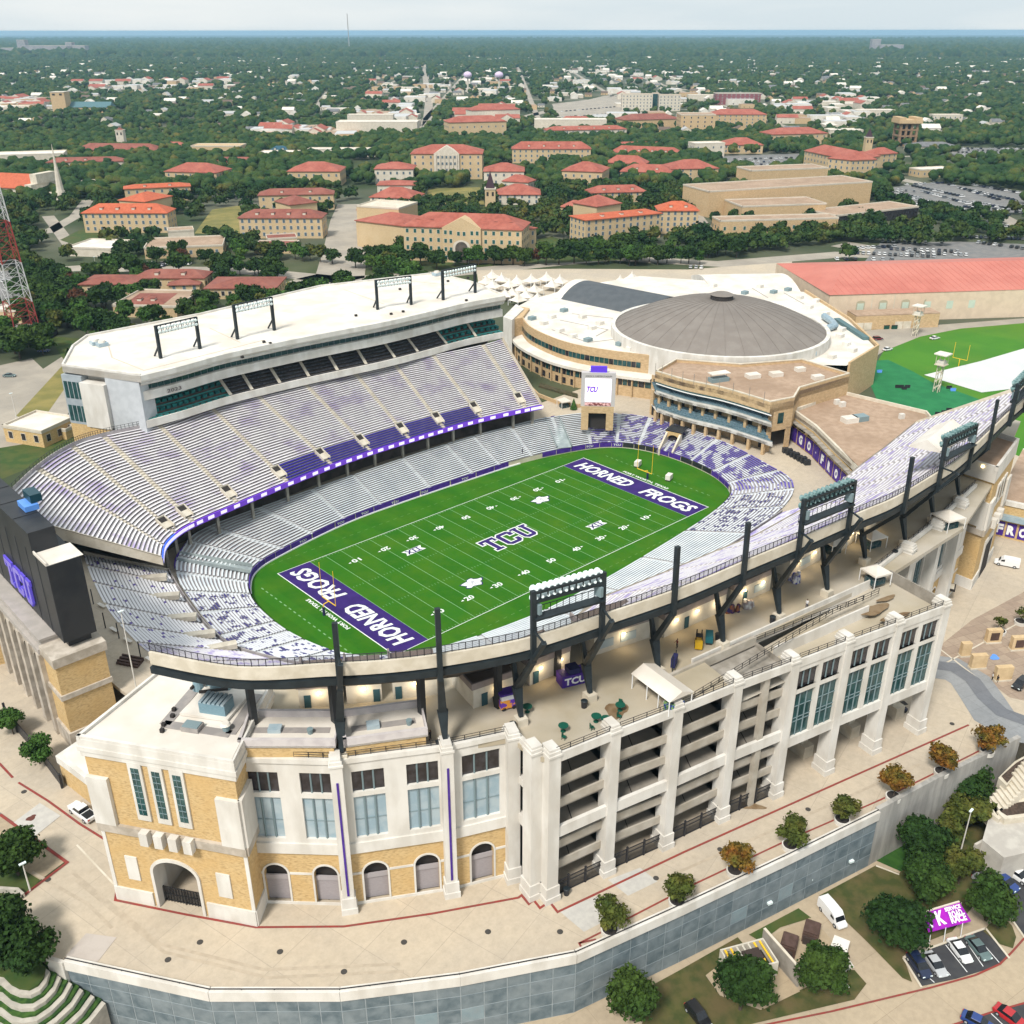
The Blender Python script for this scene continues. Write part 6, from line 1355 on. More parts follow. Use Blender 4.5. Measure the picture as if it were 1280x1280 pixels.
# purple banner awning
def lift(px,h):q=U(*px,zl+h);return (*q,zl+h)
t=thing('banner_awning','tilted magenta banner awning with white lettering above the parked cars','awning',(*U(1185,1165,zl),zl))
A1,A2,A3,A4=[np.array(lift(p,h)) for p,h in (((1152,1141),4.2),((1199,1127),4.2),((1214,1151),2.8),((1161,1165),2.8))]
m=MB();m.quad(A1,A2,A3,A4);m.quad(A1-[0,0,.15],A2-[0,0,.15],A3-[0,0,.15],A4-[0,0,.15]);m.build('banner',mat('magenta_vinyl',(.36,.01,.42),(.26,.01,.36),.8),t)
def bq(u,v,n_=.05):p=A4+(A3-A4)*u+(A1-A4)*v;return p
ex=Vector(A3-A4).normalized();ey=Vector(A1-A4).normalized();wB=np.linalg.norm(A3-A4);hB=np.linalg.norm(A1-A4)
for txt,u,v,w_,h_ in (('1 K',.27,.52,2.9,2.1),('ROAD',.72,.52,2.4,1.1),('RACE',.74,.27,2.8,1.1),('SERVICE',.70,.84,2.9,.6)):
 mb=MB();p=bq(u,v);place_text(mb,txt,1,tuple(p+[0,0,.06]),ex,ey,bold=.04,w=w_,h=h_,lift=.04);mb.build('banner_lettering',M_wprint,t)
m=MB();m.beam(A1,A2,.25);m.build('top_rail',M_cream,t)
for u in (.05,.4,.8):p=bq(u,0);m=MB();m.beam(p,(p[0]-.2,p[1]-.3,zl),.1);m.build('post',M_wprint,t)
for u in (.05,.5,.95):p=bq(u,1);m=MB();m.beam(p,(p[0],p[1],zl),.12);m.build('post',M_grey,t)
# stepped planters and stairs on the right
st=thing('garden_terrace','curved concrete garden terrace with stairs at the right edge','terrace',(*U(1240,1040,-2),-2))
m=MB();P=[U(x,y,-1) for x,y in ((1228,1050),(1236,1022),(1262,1003),(1340,985),(1380,1050),(1300,1062),(1255,1072))];m.prism(P,LZ,-1);m.build('terrace_block',mat('pale_streaked_concrete',(.50,.47,.42),(.42,.39,.35),.5),st)
m=MB();m.prism([U(x,y,.2) for x,y in ((1246,1014),(1266,1000),(1330,990),(1340,1012),(1290,1020),(1256,1024))],-1,.2);m.build('planter_wall',M_cream,st)
m=MB();m.prism([U(x,y,.3) for x,y in ((1251,1014),(1268,1004),(1326,995),(1330,1008),(1290,1015),(1259,1019))],.2,.35);m.build('planter_soil',mat('brown_mulch',(.09,.06,.045),(.05,.035,.025),2),st)
m=MB();m.prism([U(x,y,2) for x,y in ((1236,1000),(1262,968),(1320,930),(1360,960),(1290,985),(1252,1012))],-3,-.2);m.build('stair_base',M_cream,st)
for i in range(13):
 s=i/12;z=4.6-.40*i;q=Vector(U(1290,957,4.5)).lerp(Vector(U(1243,1008,0)),s);m=MB();m.ob((q.x,q.y),(.62,.78),(-.78,.62),1.9,.42,z-3,z);m.build('step',M_cream,st)
 if i in (0,6,12):pass
m=MB();m.prism([U(x,y,2.5) for x,y in ((1248,972),(1268,952),(1300,934),(1310,942),(1280,958),(1258,982))],-2,2.5);m.build('upper_planter',M_cream,st)
m=MB();m.prism([U(x,y,2.6) for x,y in ((1252,970),(1270,954),(1296,939),(1302,943),(1278,957),(1259,978))],2.5,2.65);m.build('upper_soil',MATS['brown_mulch'],st)
M_sw2=mat('service_wall',(.50,.46,.40),(.42,.39,.34),.5,(1,1,.2))
m=MB();m.wall([U(1213,1084,zl),U(1252,1062,zl),U(1340,1040,zl)],zl,zl+5.0,.4);m.build('lower_wall',M_sw2,st)
# terraced hedges lower-left
def terr(k,z,px,mm,nm,th):
 m=MB();P=[U(x,y,z) for x,y in px];m.prism(P,z-3.0,z);o9=m.build(nm,mm,tr_);return o9
tr_=thing('hedge_terraces','curved stone terraces planted with green strips at the lower left','terrace',(*U(20,1230,0),-3))
M_ts=mat('pale_terrace_stone',(.50,.46,.40),(.40,.37,.32),.8)
c0=(8,1118)
for k in range(6):
 z=4.0-1.0*k
 P=[U(x,y,z) for x,y in ((-60,1212+19*k),(0,1228+19*k),(12+k,1238+19*k),(24+2*k,1243+18*k),(38+4*k,1244+16*k),(50+7*k,1238+13*k),(58+11*k,1228+10*k),(62+14*k,1214+8*k),(30,1190),(-60,1180))]
 def sh(P,d):c=np.array(P[-2]);return [tuple(np.array(p)+(c-np.array(p))/max(.1,np.linalg.norm(c-np.array(p)))*min(d,np.linalg.norm(c-np.array(p)))) for p in P]
 m=MB();m.prism(P,LZ-.5,z);m.build('terrace_step',M_ts,tr_)
 m=MB();m.prism(sh(P,.8),z-.1,z+.35);m.build('hedge_strip',M_green if k else M_grass,tr_)
sheet('planting_bed',[U(x,y,GZ) for x,y in ((-60,975),(0,1018),(80,1078),(45,1104),(0,1060),(-60,1040))],GZ+.04,mat('tan_gravel_bed',(.40,.32,.22),(.34,.27,.19),1))
sheet('planting_bed',[U(x,y,GZ) for x,y in ((-60,1040),(0,1070),(50,1100),(28,1125),(2,1140),(-60,1180))],GZ+.06,M_grass)
sheet('planting_bed',[U(x,y,GZ) for x,y in ((-90,1105),(-60,1118),(2,1112),(28,1128),(48,1165),(62,1196),(40,1200),(20,1170),(-90,1170))],GZ-.3,M_grass)
m=MB();m.wall([U(-20,1115,GZ),U(22,1118,GZ),U(28,1124,GZ)],GZ-4,GZ+.9,.5);o9=m.build('bed_wall',M_ts);base_origin(o9);solo(o9,'short pale stone wall round the tree bed at the left edge','wall')

M_lid=mat('dark_iron_lid',(.06,.055,.05))
for px in ((60,1100),(210,1200),(350,1190),(505,1178),(610,1165),(250,1178),(820,1098),(900,1062),(1010,1012),(1120,960),(1190,905),(30,990),(700,1165),(430,1215)):q=U(*px,GZ);m=MB();m.taper((*q,GZ+.05),(*q,GZ+.09),.45,.45,n=12);m.build('drain_lid',M_lid,kind='structure')
M_tm=mat('tyre_smear',(.40,.335,.255),(.46,.385,.295),.8)
for pts in (((90,1090),(200,1180),(330,1212),(500,1205)),((95,1100),(205,1190),(335,1222),(505,1214)),((700,1150),(860,1085),(1040,1005),(1150,955)),((40,1090),(110,1130),(140,1160))):ribbon('tyre_smear',pts,GZ+.045,.5,M_tm)
for px,lb in (((412,1122),'grey bin between the second arch and the first banner pillar'),((590,1092),'grey bin beside the last arch of the brick arcade'),((708,1118),'grey bin at the foot of the first ramp bay')):bin_(px,lb,GZ)
# ============================================================ ARENA, SUITES AND NORTH SIDE
M_tan=mat('warm_tan_masonry',(.58,.42,.245),(.47,.33,.185),.9,(1,1,2),c3=(.52,.36,.2),sc3=.2)
def curve_pts(px,z,n):return cr_([U(x,y,z) for x,y in px],n)
ar=thing('arena','round arena with broad grey dome and curved tan front','arena',(144,41,GZ))
DC=Vector((144,41));DR=38.7
m=MB();N=72;rings=[]
for k in range(13):
 t=k/12;r=DR*(1-t) if k<12 else 0.01;z=22.3+10.8*(1-((1-t))**2.0);rings.append([(DC.x+r*math.cos(2*math.pi*i/N),DC.y+r*math.sin(2*math.pi*i/N),z) for i in range(N+1)])
for a,b in zip(rings[:-1],rings[1:]):m.strip(a,b)
M_dome=mat('grey_brown_dome',(.20,.175,.155),(.225,.20,.178),.25,det=8,c3=(.17,.148,.132),sc3=.05,rough=.8)
m.build('dome',M_dome,ar,smooth=True)
for i in range(0,36):
 a=2*math.pi*i/36;m=MB();P=[(DC.x+rr*math.cos(a),DC.y+rr*math.sin(a),22.33+10.8*(1-(rr/DR)**2.0)+.05) for rr in np.linspace(4,DR,9)]
 for p,q in zip(P[:-1],P[1:]):m.beam(p,q,.10,.06)
 m.build('dome_seam',mat('dome_seam',(.18,.158,.14)),ar)
m=MB();m.taper((*DC,32.9),(*DC,34.6),4.2,4.0,n=28);m.build('dome_cap',M_dark,ar);m=MB();m.taper((*DC,34.6),(*DC,35.2),4.4,3.0,n=28);m.build('dome_cap_lid',M_dome,ar)
m=MB();C1=[(DC.x+(DR+1.3)*math.cos(2*math.pi*i/N),DC.y+(DR+1.3)*math.sin(2*math.pi*i/N)) for i in range(N+1)];C0=[(DC.x+(DR-.2)*math.cos(2*math.pi*i/N),DC.y+(DR-.2)*math.sin(2*math.pi*i/N)) for i in range(N+1)]
m.strip([(*p,12) for p in C1],[(*p,22.9) for p in C1]);m.strip([(*p,22.9) for p in C1],[(*p,22.9) for p in C0]);m.strip([(*p,22.9) for p in C0],[(*p,22.0) for p in C0]);m.build('drum_wall',M_white,ar)
RE=curve_pts([(645,384),(651,397),(662,411),(691,425),(721,434),(762,441),(802,446),(850,451)],19,50)
roofp=[tuple(p) for p in RE]+[U(868,440,19),U(900,446,18.9),U(960,454,19),U(1058,457,19),U(1095,435,19),U(1060,400,19),U(1005,365,19),U(900,352,19),U(800,345,19),U(720,358,19),U(660,376,19)]
sheet('arena_flat_roof',roofp,19,M_roofw,kind=None,parent=ar).location=(-OFF[ar.name][0],-OFF[ar.name][1],-OFF[ar.name][2])
m=MB();m.strip([(*p,9) for p in RE],[(*p,19.9) for p in RE]);q=[tuple(Vector(p)+(DC-Vector(p)).normalized()*.6) for p in RE];m.strip([(*p,19.9) for p in RE],[(*p,19.9) for p in q]);m.strip([(*p,19.9) for p in q],[(*p,19) for p in q]);m.build('upper_wall',M_tan,ar)
outw=lambda p,d:tuple(Vector(p)+(Vector(p)-DC).normalized()*d)
for i in range(3,42):
 a,b=Vector(RE[i]),Vector(RE[i+1]);m=MB();pa,pb=Vector(outw(a,.12)),Vector(outw(b,.12));pb=pa+(pb-pa)*.92;m.quad((*pa,14.9),(*pb,14.9),(*pb,16.9),(*pa,16.9));m.build('clerestory_pane',M_glass if i % 5 else M_dglass,ar)
m=MB();m.strip([(*outw(p,0),13.2) for p in RE[:46]],[(*outw(p,5.0),12.6) for p in RE[:46]]);m.strip([(*outw(p,5.0),12.6) for p in RE[:46]],[(*outw(p,5.0),11.6) for p in RE[:46]]);m.strip([(*outw(p,5.0),11.6) for p in RE[:46]],[(*outw(p,0),11.6) for p in RE[:46]]);m.build('front_canopy',M_roofw,ar)
m=MB();m.strip([(*outw(p,3.6),GZ) for p in RE[:46]],[(*outw(p,3.6),11.6) for p in RE[:46]]);m.build('lower_wall',M_tan,ar)
for i in range(1,45):
 a,b=Vector(outw(RE[i],3.75)),Vector(outw(RE[i+1],3.75));b=a+(b-a)*.86
 m=MB();m.quad((*a,9.0),(*b,9.0),(*b,11.4),(*a,11.4));m.build('front_window',M_dglass if i % 2 else M_glass,ar)
 if i % 2 and i<30:m=MB();m.quad((*a,5.6),(*b,5.6),(*b,7.8),(*a,7.8));m.build('ground_window',M_dglass,ar)
 if i % 3==0:m=MB();c=Vector(outw(RE[i],4.1));m.ob((c.x,c.y),(1,0),(0,1),.25,.25,GZ,11.7);m.build('front_pier',M_tan,ar)
a,b=U(628,404,19),U(652,391,19);
m=MB();m.prism([U(629,396,20.5),U(640,400,20.5),U(655,386,20.5),U(645,380,20.5)],GZ,20.5);m.build('end_pylon',M_white,ar)
m=MB();m.prism([U(641,399,20),U(653,397,20),U(662,385,20),U(650,383,20)],GZ,20.0);m.build('tan_end_block',M_tan,ar)
# dark barrel vault
A0=Vector(U(701,374,19));B0=Vector(U(752,359,19));dv=Vector(U(786,392,19))-A0;m=MB();N=16;Pf=[];Pb=[]
for i in range(N+1):
 t=i/N;q=A0+(B0-A0)*t;z=19+5.2*math.sin(math.pi*t)**.8;Pf.append((q.x,q.y,z));Pb.append((q.x+dv.x*1.25,q.y+dv.y*1.25,z))
m.strip(Pf,Pb);m.build('dark_vault_roof',mat('dark_grey_vault',(.075,.085,.095),(.09,.10,.11),.3,rough=.7),ar,smooth=True)
m=MB();v=Vector((A0-Vector(dv)*0)-Vector(B0)).normalized();dn_=-dv.normalized();Pf2=[(x+dn_.x*4,y+dn_.y*4,z+.1) for x,y,z in Pf];m.strip(Pf,Pf2);m.add([(x,y,z) for x,y,z in Pf2]+[(Pf2[0][0],Pf2[0][1],5),(Pf2[-1][0],Pf2[-1][1],5)],[tuple(range(N+1))+(N+2,N+1)]);m.build('white_vault_end',M_roofw,ar)
# blue ducts and roof plant
M_duct=mat('pale_blue_duct',(.36,.46,.52),(.28,.38,.44),1,rough=.35,metal=.3)
m=MB();D_=[U(936,452,20.5),U(965,449,20.5),U(985,440,20.5),U(1020,441,20.5)]
for p,q in zip(D_[:-1],D_[1:]):m.taper((*p,20.5),(*q,20.5),1.4,1.4,n=10)
m.build('round_duct',M_duct,ar)
m=MB();D_=[U(1030,395,20.5),U(1040,402,20.5),U(1044,407,20.5),U(1032,411,20.5)]
for p,q in zip(D_[:-1],D_[1:]):m.taper((*p,20.5),(*q,20.5),1.3,1.3,n=10)
m.build('round_duct',M_duct,ar)
for x0,y0,x1,y1 in ((700,400,760,412),(760,412,745,420),(690,412,735,428),(735,428,800,420),(800,420,870,436),(715,392,770,398),(940,360,960,372),(980,366,1005,380)):m=MB();m.beam((*U(x0,y0,19.1),19.08),(*U(x1,y1,19.1),19.08),.4,.1);m.build('roof_seam_line',mat('roof_joint_grey',(.36,.33,.30)),ar)
for x,y in ((665,398),(680,404),(705,388),(728,396),(750,404),(775,430),(788,436),(812,432),(716,420),(690,396),(950,358),(985,362),(1012,384),(1020,376),(1058,430),(1066,438),(1040,446),(1052,412),(931,366),(967,365),(1000,372),(1032,392),(892,357),(740,410),(700,413),(735,425),(826,440),(1050,420),(1020,430)):q=U(x,y,19.5);m=MB();m.ob(q,(1,0),(0,1),1.4,1.1,19,20.3);m.build('roof_unit',M_frame if x % 2 else M_white,ar)
m=MB();a,b=U(1046,398,20),U(1083,422,20);m.beam((*a,19.5),(*b,19.5),2.2,1.4);m.build('teal_screen',mat('grey_teal_screen',(.10,.17,.18)),ar)
m=MB();
sd_=[U(1005,365,19),U(1060,400,19),U(1096,434,19),U(1060,456,19)]
m.wall(sd_,GZ,20.0,.8);m.build('side_wall',M_tan,ar)
# suites block with three tiers of balconies
su=thing('suite_block','tan suite building with stacked teal seat balconies behind the far end zone','building',(*U(880,540,5),GZ))
ZR=20.5
R24=curve_pts([(819,467),(856,478),(906,489),(963,506)],ZR,30)
cb2=Vector(U(993,500,ZR));corner=Vector(R24[-1])
back=[cb2,Vector(U(1000,488,ZR)),Vector(U(1062,470,ZR)),Vector(U(1002,452,ZR)),Vector(U(925,458,ZR)),Vector(U(845,452,ZR))]
rp=[tuple(p) for p in R24]+[tuple(p) for p in back]
m=MB();m.prism(rp,ZR-1.4,ZR-.1);m.build('roof',M_rooft,su)
m=MB();m.wall(rp+[rp[0]],ZR-2.6,ZR+.8,.5);m.build('roof_parapet',M_tan,su);m=MB();m.wall(rp+[rp[0]],ZR+.8,ZR+1.1,.6);m.build('parapet_cap',M_cream,su)
inw=np.array([.55,.83])
bk=R24+inw*3.5
m=MB();m.wall([tuple(p) for p in bk],GZ,ZR-1.5,.3);m.build('back_wall',M_tan,su)
m=MB();pts=[tuple(bk[-1]),tuple(R24[-1])]+[tuple(back[0]),tuple(back[1]),tuple(back[2]),tuple(back[3])];m.wall([tuple(R24[-1])]+[tuple(p) for p in back[:4]],11.5,ZR-1.4,.4);m.build('east_wall',M_tan,su)
M_tseat=mat('slate_blue_seats',(.10,.17,.20),(.16,.24,.27),1.5,det=6,c3=(.05,.08,.1),sc3=.8)
e2=R24-inw*2.2;e1=R24-inw*4.6;z2_=HT(506,e2[11])+.5;z1_b=HT(529,e1[11])+.5
for nm,ee,z0,zb in (('upper',e2,z2_,z2_+1.9),('lower',e1,z1_b,z1_b+2.2)):
 m=MB();bb_=bk*.9+ee*.1;nr2=5
 for i in range(nr2):
  a=ee+(bb_-ee)*(i/nr2);b=ee+(bb_-ee)*((i+1)/nr2);za=z0+.2+(zb-z0)*i/nr2;zc=z0+.2+(zb-z0)*(i+1)/nr2;m.strip([(*p,za) for p in a],[(*p,za) for p in b]);m.strip([(*p,za) for p in b],[(*p,zc) for p in b])
 m.build('balcony_terrace',M_tseat,su)
 for i in range(nr2):
  a=ee+(bb_-ee)*((i+.35)/nr2);b=ee+(bb_-ee)*((i+.75)/nr2);za=z0+.75+(zb-z0)*i/nr2
  for s in range(0,29,7):m=MB();m.strip([(*p,za) for p in a[s:s+7]],[(*p,za) for p in b[s:s+7]]);m.strip([(*p,za-.5) for p in a[s:s+7]],[(*p,za) for p in a[s:s+7]]);m.build('seat_row',mat('blue_grey_seat',(.15,.23,.28),(.08,.14,.17),2),su)
 m=MB();m.strip([(*p,z0-.5) for p in ee],[(*p,z0+1.0) for p in ee]);m.strip([(*p,z0-.5) for p in ee],[(*p,z0-.3) for p in bb_]);m.wall([tuple(p) for p in ee],z0-.5,z0+.3,.4);m.build('balcony_front',M_white,su)
 m=MB();m.strip([(*p,z0+.9) for p in ee],[(*p,z0+1.25) for p in ee]);m.build('balcony_rail',M_frame,su)
m=MB();s_=R24+inw*1.0;o_=R24-inw*1.6;m.strip([(*p,ZR-2.4) for p in s_],[(*p,ZR-2.9) for p in o_]);m.build('slatted_awning',mat('dark_green_awning',(.02,.05,.05),(.05,.09,.09),2.5,(1,1,1),det=1),su)
m=MB()
for p,q in zip(o_[:-1],o_[1:]):m.beam((*p,ZR-2.9),(*q,ZR-2.9),.25)
m.build('awning_edge',M_wprint,su)
for k in range(0,30,3):
 for ee,z0,z1 in ((e1,GZ-1,z1_b-.5),(e2*.6+bk*.4,z1_b+.8,z2_)):p=ee[k]*.85+bk[k]*.15;m=MB();m.ob(tuple(p),(1,0),(0,1),.45,.45,z0,z1);m.build('tan_column',M_tan,su)
 p=R24[k];m=MB();m.beam((*p,ZR),(*p,ZR+3.5),.12);m.build('roof_mast',M_grey,su)
for k in range(1,29,3):
 a,b=Vector(bk[k]-inw*.1),Vector(bk[k+1]-inw*.1)
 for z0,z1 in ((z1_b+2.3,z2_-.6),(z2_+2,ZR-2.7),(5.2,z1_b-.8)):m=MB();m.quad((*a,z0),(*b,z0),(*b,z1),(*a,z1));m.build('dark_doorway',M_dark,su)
m=MB();p0=Vector(R24[-1]);p1_=Vector(back[0]);m.wall([tuple(p0),tuple(p0+(p1_-p0)*.18)],GZ,ZR-2,.4);m.wall([tuple(p0+(p1_-p0)*.8),tuple(p1_)],GZ,12,.4);m.build('gateway_pier',M_tan,su)
m=MB();a=p0+(p1_-p0)*.38-Vector(inw)*.1;b=p0+(p1_-p0)*.62-Vector(inw)*.1;m.quad((*a,13.8),(*b,13.8),(*b,17.2),(*a,17.2));m.build('corner_window',M_glass,su)
for x,y,s in ((941,470,2.2),(970,468,2.0),(1000,462,1.6),(1022,472,1.8)):q=U(x,y,ZR+.4);m=MB();m.ob(q,(.9,-.4),(.4,.9),s,s*.7,ZR-.1,ZR+1.2);m.build('roof_unit',M_roofw,su)
t=thing('camera_platform','white roofed camera platform on the suite block roof','platform',(*U(898,478,ZR),ZR));q=U(898,476,ZR);m=MB();m.ob(q,(.93,-.35),(.35,.93),3.4,1.6,ZR+2.5,ZR+2.8);m.build('platform_roof',M_roofw,t);m=MB();m.ob(q,(.93,-.35),(.35,.93),3.2,1.4,ZR-.1,ZR+1.2);m.build('platform_base',M_frame,t)
for a in (-3,3):m=MB();m.beam((q[0]+a*.93,q[1]-a*.35,ZR),(q[0]+a*.93,q[1]-a*.35,ZR+2.5),.12);m.build('pole',M_grey,t)
# lower brown roofed block with the purple letter wall
lw=thing('letter_wall_building','low tan building with brown roof and purple GO FROGS panels','building',(*U(1040,580,5),GZ))
P=[Vector(U(x,y,14)) for x,y in ((990,515),(1018,535),(1045,562),(1075,590),(1165,525),(1158,517),(1053,492))]
m=MB();m.prism([tuple(p) for p in P],13.0,14.0);m.build('roof',M_rooft,lw);m=MB();m.wall([tuple(p) for p in P]+[tuple(P[0])],12.8,15.0,.7);m.build('roof_parapet',M_cream,lw)
fr2=[P[0],P[1],P[2],P[3]];m=MB();m.wall([tuple(p) for p in fr2],GZ,12.8,.4);m.build('front_wall',M_brick,lw);m=MB();m.wall([tuple(p) for p in (P[3],P[4],P[5],P[6],P[0])],GZ,12.8,.4);m.build('other_wall',M_tan,lw)
def along(Pl,d):
 for a,b in zip(Pl[:-1],Pl[1:]):
  L=(b-a).length
  if d<=L:return a+(b-a)*(d/L),(b-a).normalized()
  d -= L
 return Pl[-1],(Pl[-1]-Pl[-2]).normalized()
TL=sum((b-a).length for a,b in zip(fr2[:-1],fr2[1:]))
d=1.0;i=0
for i,ch in enumerate(['','G','O','+','F','R','O','G','S']):
 p,e=along(fr2,.5+i*5.3+2);o=Vector((e.y,-e.x));
 if o.dot(Vector((CAM[0],CAM[1]))-p)<0:o=-o
 m=MB();c=p+o*.12;m.ob((c.x,c.y),e,o,2.25,.1,5.5,9.9);m.build('purple_panel',M_purple,lw)
 if ch:mb=MB();c=p+o*.26;ex=e if Vector((e.x,e.y,0)).cross(Vector((0,0,1))).dot(Vector((o.x,o.y,0)))>0 else-e;place_text(mb,ch,1,(c.x,c.y,7.7),(ex.x,ex.y,0),(0,0,1),bold=.07,h=3.0 if ch != '+' else .6,w=2.1 if ch != '+' else .7);mb.build('panel_letter',M_wprint,lw)
 m=MB();c=p+o*.1;m.ob((c.x,c.y),e,o,1.8,.08,10.4,11.6);m.build('strip_window',M_dglass,lw)
 m=MB();c=p+o*.8;m.ob((c.x,c.y),e,o,2.35,.8,11.9,12.2);m.build('eave_slab',M_grey,lw)
for x,y,s,mm in ((1062,525,2.3,M_roofw),(1075,523,2.2,M_frame),(1053,506,.9,M_white),(1046,503,.8,M_white),(1127,521,.8,M_white)):q=U(x,y,14.6);m=MB();m.ob(q,(.9,-.4),(.4,.9),s,s*.7,14,15.6);m.build('roof_unit',mm,lw)
t=thing('black_pile','heap of black covered equipment before the purple letter wall','equipment',(*U(985,565,GZ),GZ));
for k in range(7):q=U(982+k*4.5,562+k*2.5,GZ+1);m=MB();m.ob(q,(.8,-.6),(.6,.8),.9,.7,GZ,GZ+1.6+.3*(k % 2));m.build('covered_case',M_black,t)
# small end-zone scoreboard
vs=thing('video_board','cream video board with lit white screen behind the far end zone','scoreboard',(*U(746,536,GZ),GZ))
a=Vector(U(726,532,6));b=Vector(U(766,533,6));e=(b-a).normalized();o=Vector((e.y,-e.x));
if o.dot(Vector((CAM[0],CAM[1]))-a)<0:o=-o
c=(a+b)/2;hw=(b-a).length/2
zt_=HT(465,c);
def vb(nm,h0,h1,z0,z1,off,dpt,mm):q=c+e*((h0+h1)/2)+o*(off);m=MB();m.ob((q.x,q.y),e,o,(h1-h0)/2,dpt,z0,z1);return m.build(nm,mm,vs)
zz=lambda f:GZ+(zt_-GZ)*f
vb('leg',-hw,-hw*.55,GZ,zz(.42),0,1.2,M_tan);vb('leg',hw*.55,hw,GZ,zz(.42),0,1.2,M_tan);vb('lintel',-hw*.55,hw*.55,zz(.3),zz(.42),0,1.1,M_tan);vb('opening',-hw*.55,hw*.55,GZ,zz(.3),-.8,.1,M_dark)
vb('frame',-hw*1.05,hw*1.05,zz(.42),zt_,0,1.0,mat('light_grey_frame',(.50,.47,.47)));vb('screen',-hw*.8,hw*.8,zz(.50),zz(.9),1.05,.08,mat('lit_screen',(.92,.86,.98),emit=.55));vb('score_strip',-hw*.8,hw*.8,zz(.435),zz(.485),1.05,.08,mat('red_white_strip',(.85,.5,.5),(.2,.05,.05),1.2,det=1))
mb=MB();q=c-e*hw*.35+o*1.2;place_text(mb,'TCU',1,(q.x,q.y,zz(.72)),(e.x,e.y,0),(0,0,1),bold=.05,w=hw*.7,h=2.0,shear=.3);mb.build('screen_mark',M_purple2,vs)
mb=MB();q=c+o*1.08;place_text(mb,'AMON G. CARTER STADIUM',1,(q.x,q.y,zz(.945)),(e.x,e.y,0),(0,0,1),bold=.0,w=hw*1.6,h=.5);mb.build('board_lettering',M_dark,vs)
vb('crest_panel',-hw*.5,hw*.5,zt_,zt_+1.9,0,.5,mat('bright_violet_crest',(.10,.04,.55),emit=.2));vb('crest_wing',-hw*.6,hw*.6,zt_+.4,zt_+1.1,.1,.3,M_wprint)
# plaza bits behind the end zone
def cone(px,lb,h=4.0):q=U(*px,GZ);t=thing('conifer_shrub',lb,'shrub',(*q,GZ));m=MB();m.taper((*q,GZ+.3),(*q,GZ+h),1.3,.1,n=9);m.build('foliage',M_green,t);m=MB();m.taper((*q,GZ),(*q,GZ+.3),.7,.8);m.build('pot',M_dark,t)
cone((717,512),'dark cone shaped shrub left of the video board')
for x,y in ((672,492),(650,480)):pass
t=thing('planting_wall','low tan wall curving before the arena front','wall',(*U(690,500,GZ),GZ));m=MB();m.wall([U(x,y,GZ) for x,y in ((664,488),(672,496),(695,505),(722,510),(728,509))],GZ,GZ+1.3,.5);m.build('wall_run',M_tan,t);m=MB();m.prism([U(x,y,GZ) for x,y in ((673,484),(700,492),(722,498),(722,494),(690,485),(676,480))],GZ,GZ+.6);m.build('hedge',mat('brown_green_hedge',(.05,.05,.02),(.09,.07,.04),1),t)
marquee((705,509),'small purple and white tent beside the far seats',1.8,GZ);
# ---- gym, fieldhouse
gy=thing('white_gym','white curved roof gymnasium beside the red roofed fieldhouse','building',(*U(940,358,GZ),GZ))
a,b=Vector(U(893,372,16)),Vector(U(1004,370,16));e=(b-a).normalized();o=Vector((-e.y,e.x));o=o if o.dot(a-Vector((CAM[0],CAM[1])))>0 else-o;L=(b-a).length;dp=44
m=MB();N=12;r0=[];r1=[]
for i in range(N+1):t_=i/N;z=16+4.0*math.sin(math.pi*t_);p=a+o*dp*t_;q=b+o*dp*t_;r0.append((p.x,p.y,z));r1.append((q.x,q.y,z))
m.strip(r0,r1);m.build('curved_roof',M_roofw,gy);m=MB();m.prism([tuple(a),tuple(b),tuple(b+o*dp),tuple(a+o*dp)],GZ,16,bottom=False);m.add(r0+[(*a,16)],[tuple(range(N+1))]);m.add(r1,[tuple(range(N+1))]);m.build('wall',M_white,gy)
fh=thing('fieldhouse','long cream fieldhouse under a salmon red metal roof','building',(*U(1160,400,GZ),GZ))
ez_=17.5;a=Vector(U(1037,369,ez_));e=(Vector(U(1280,362,ez_))-a).normalized();o=Vector((-e.y,e.x));o=o if o.y>0 else-o;L=150;k0=Vector(U(978,329,ez_));dp=(k0-a).dot(o);sh=(k0-a).dot(e)
b=a+e*L;c=b+o*dp;d4=a+o*dp
rs=a+e*20+o*dp*.5;rz_=min(30,max(21,HT(331,rs)))
M_red_metal=mat('salmon_red_metal_roof',(.50,.165,.125),(.45,.14,.105),.1,det=6,c3=(.54,.21,.16),sc3=.03,rough=.6)
m=MB();re_=b-e*20+o*dp*.5
A3_,B3_,C3_,D3_=[(*p,ez_) for p in (a,b,c,d4)];m.add([A3_,B3_,C3_,D3_,(*rs,rz_),(*re_,rz_)],[(0,1,5,4),(1,2,5),(2,3,4,5),(3,0,4)]);m.build('hip_roof',M_red_metal,fh)
m=MB();m.prism([tuple(p) for p in (a+e*.4+o*.4,b,c,d4)],GZ,ez_-.02);m.build('wall',mat('cream_render',(.66,.53,.40),(.60,.48,.36),.3),fh)
for s in np.arange(2.0,70,1.55):
 q0_=a+e*(s*2);q1_=rs+e*max(0,s*2-20) if s*2>20 else a+(rs-a)*(s*2/20)
 m=MB();m.beam((*(q0_+o*.1),ez_+.05),(*q1_,rz_+.05 if s*2>20 else ez_+(rz_-ez_)*(s*2/20)+.05),.07,.05);m.build('roof_seam',mat('dark_red_seam',(.50,.125,.10)),fh)
M_frost=mat('frosted_green_pane',(.52,.60,.50),(.48,.56,.47),.5)
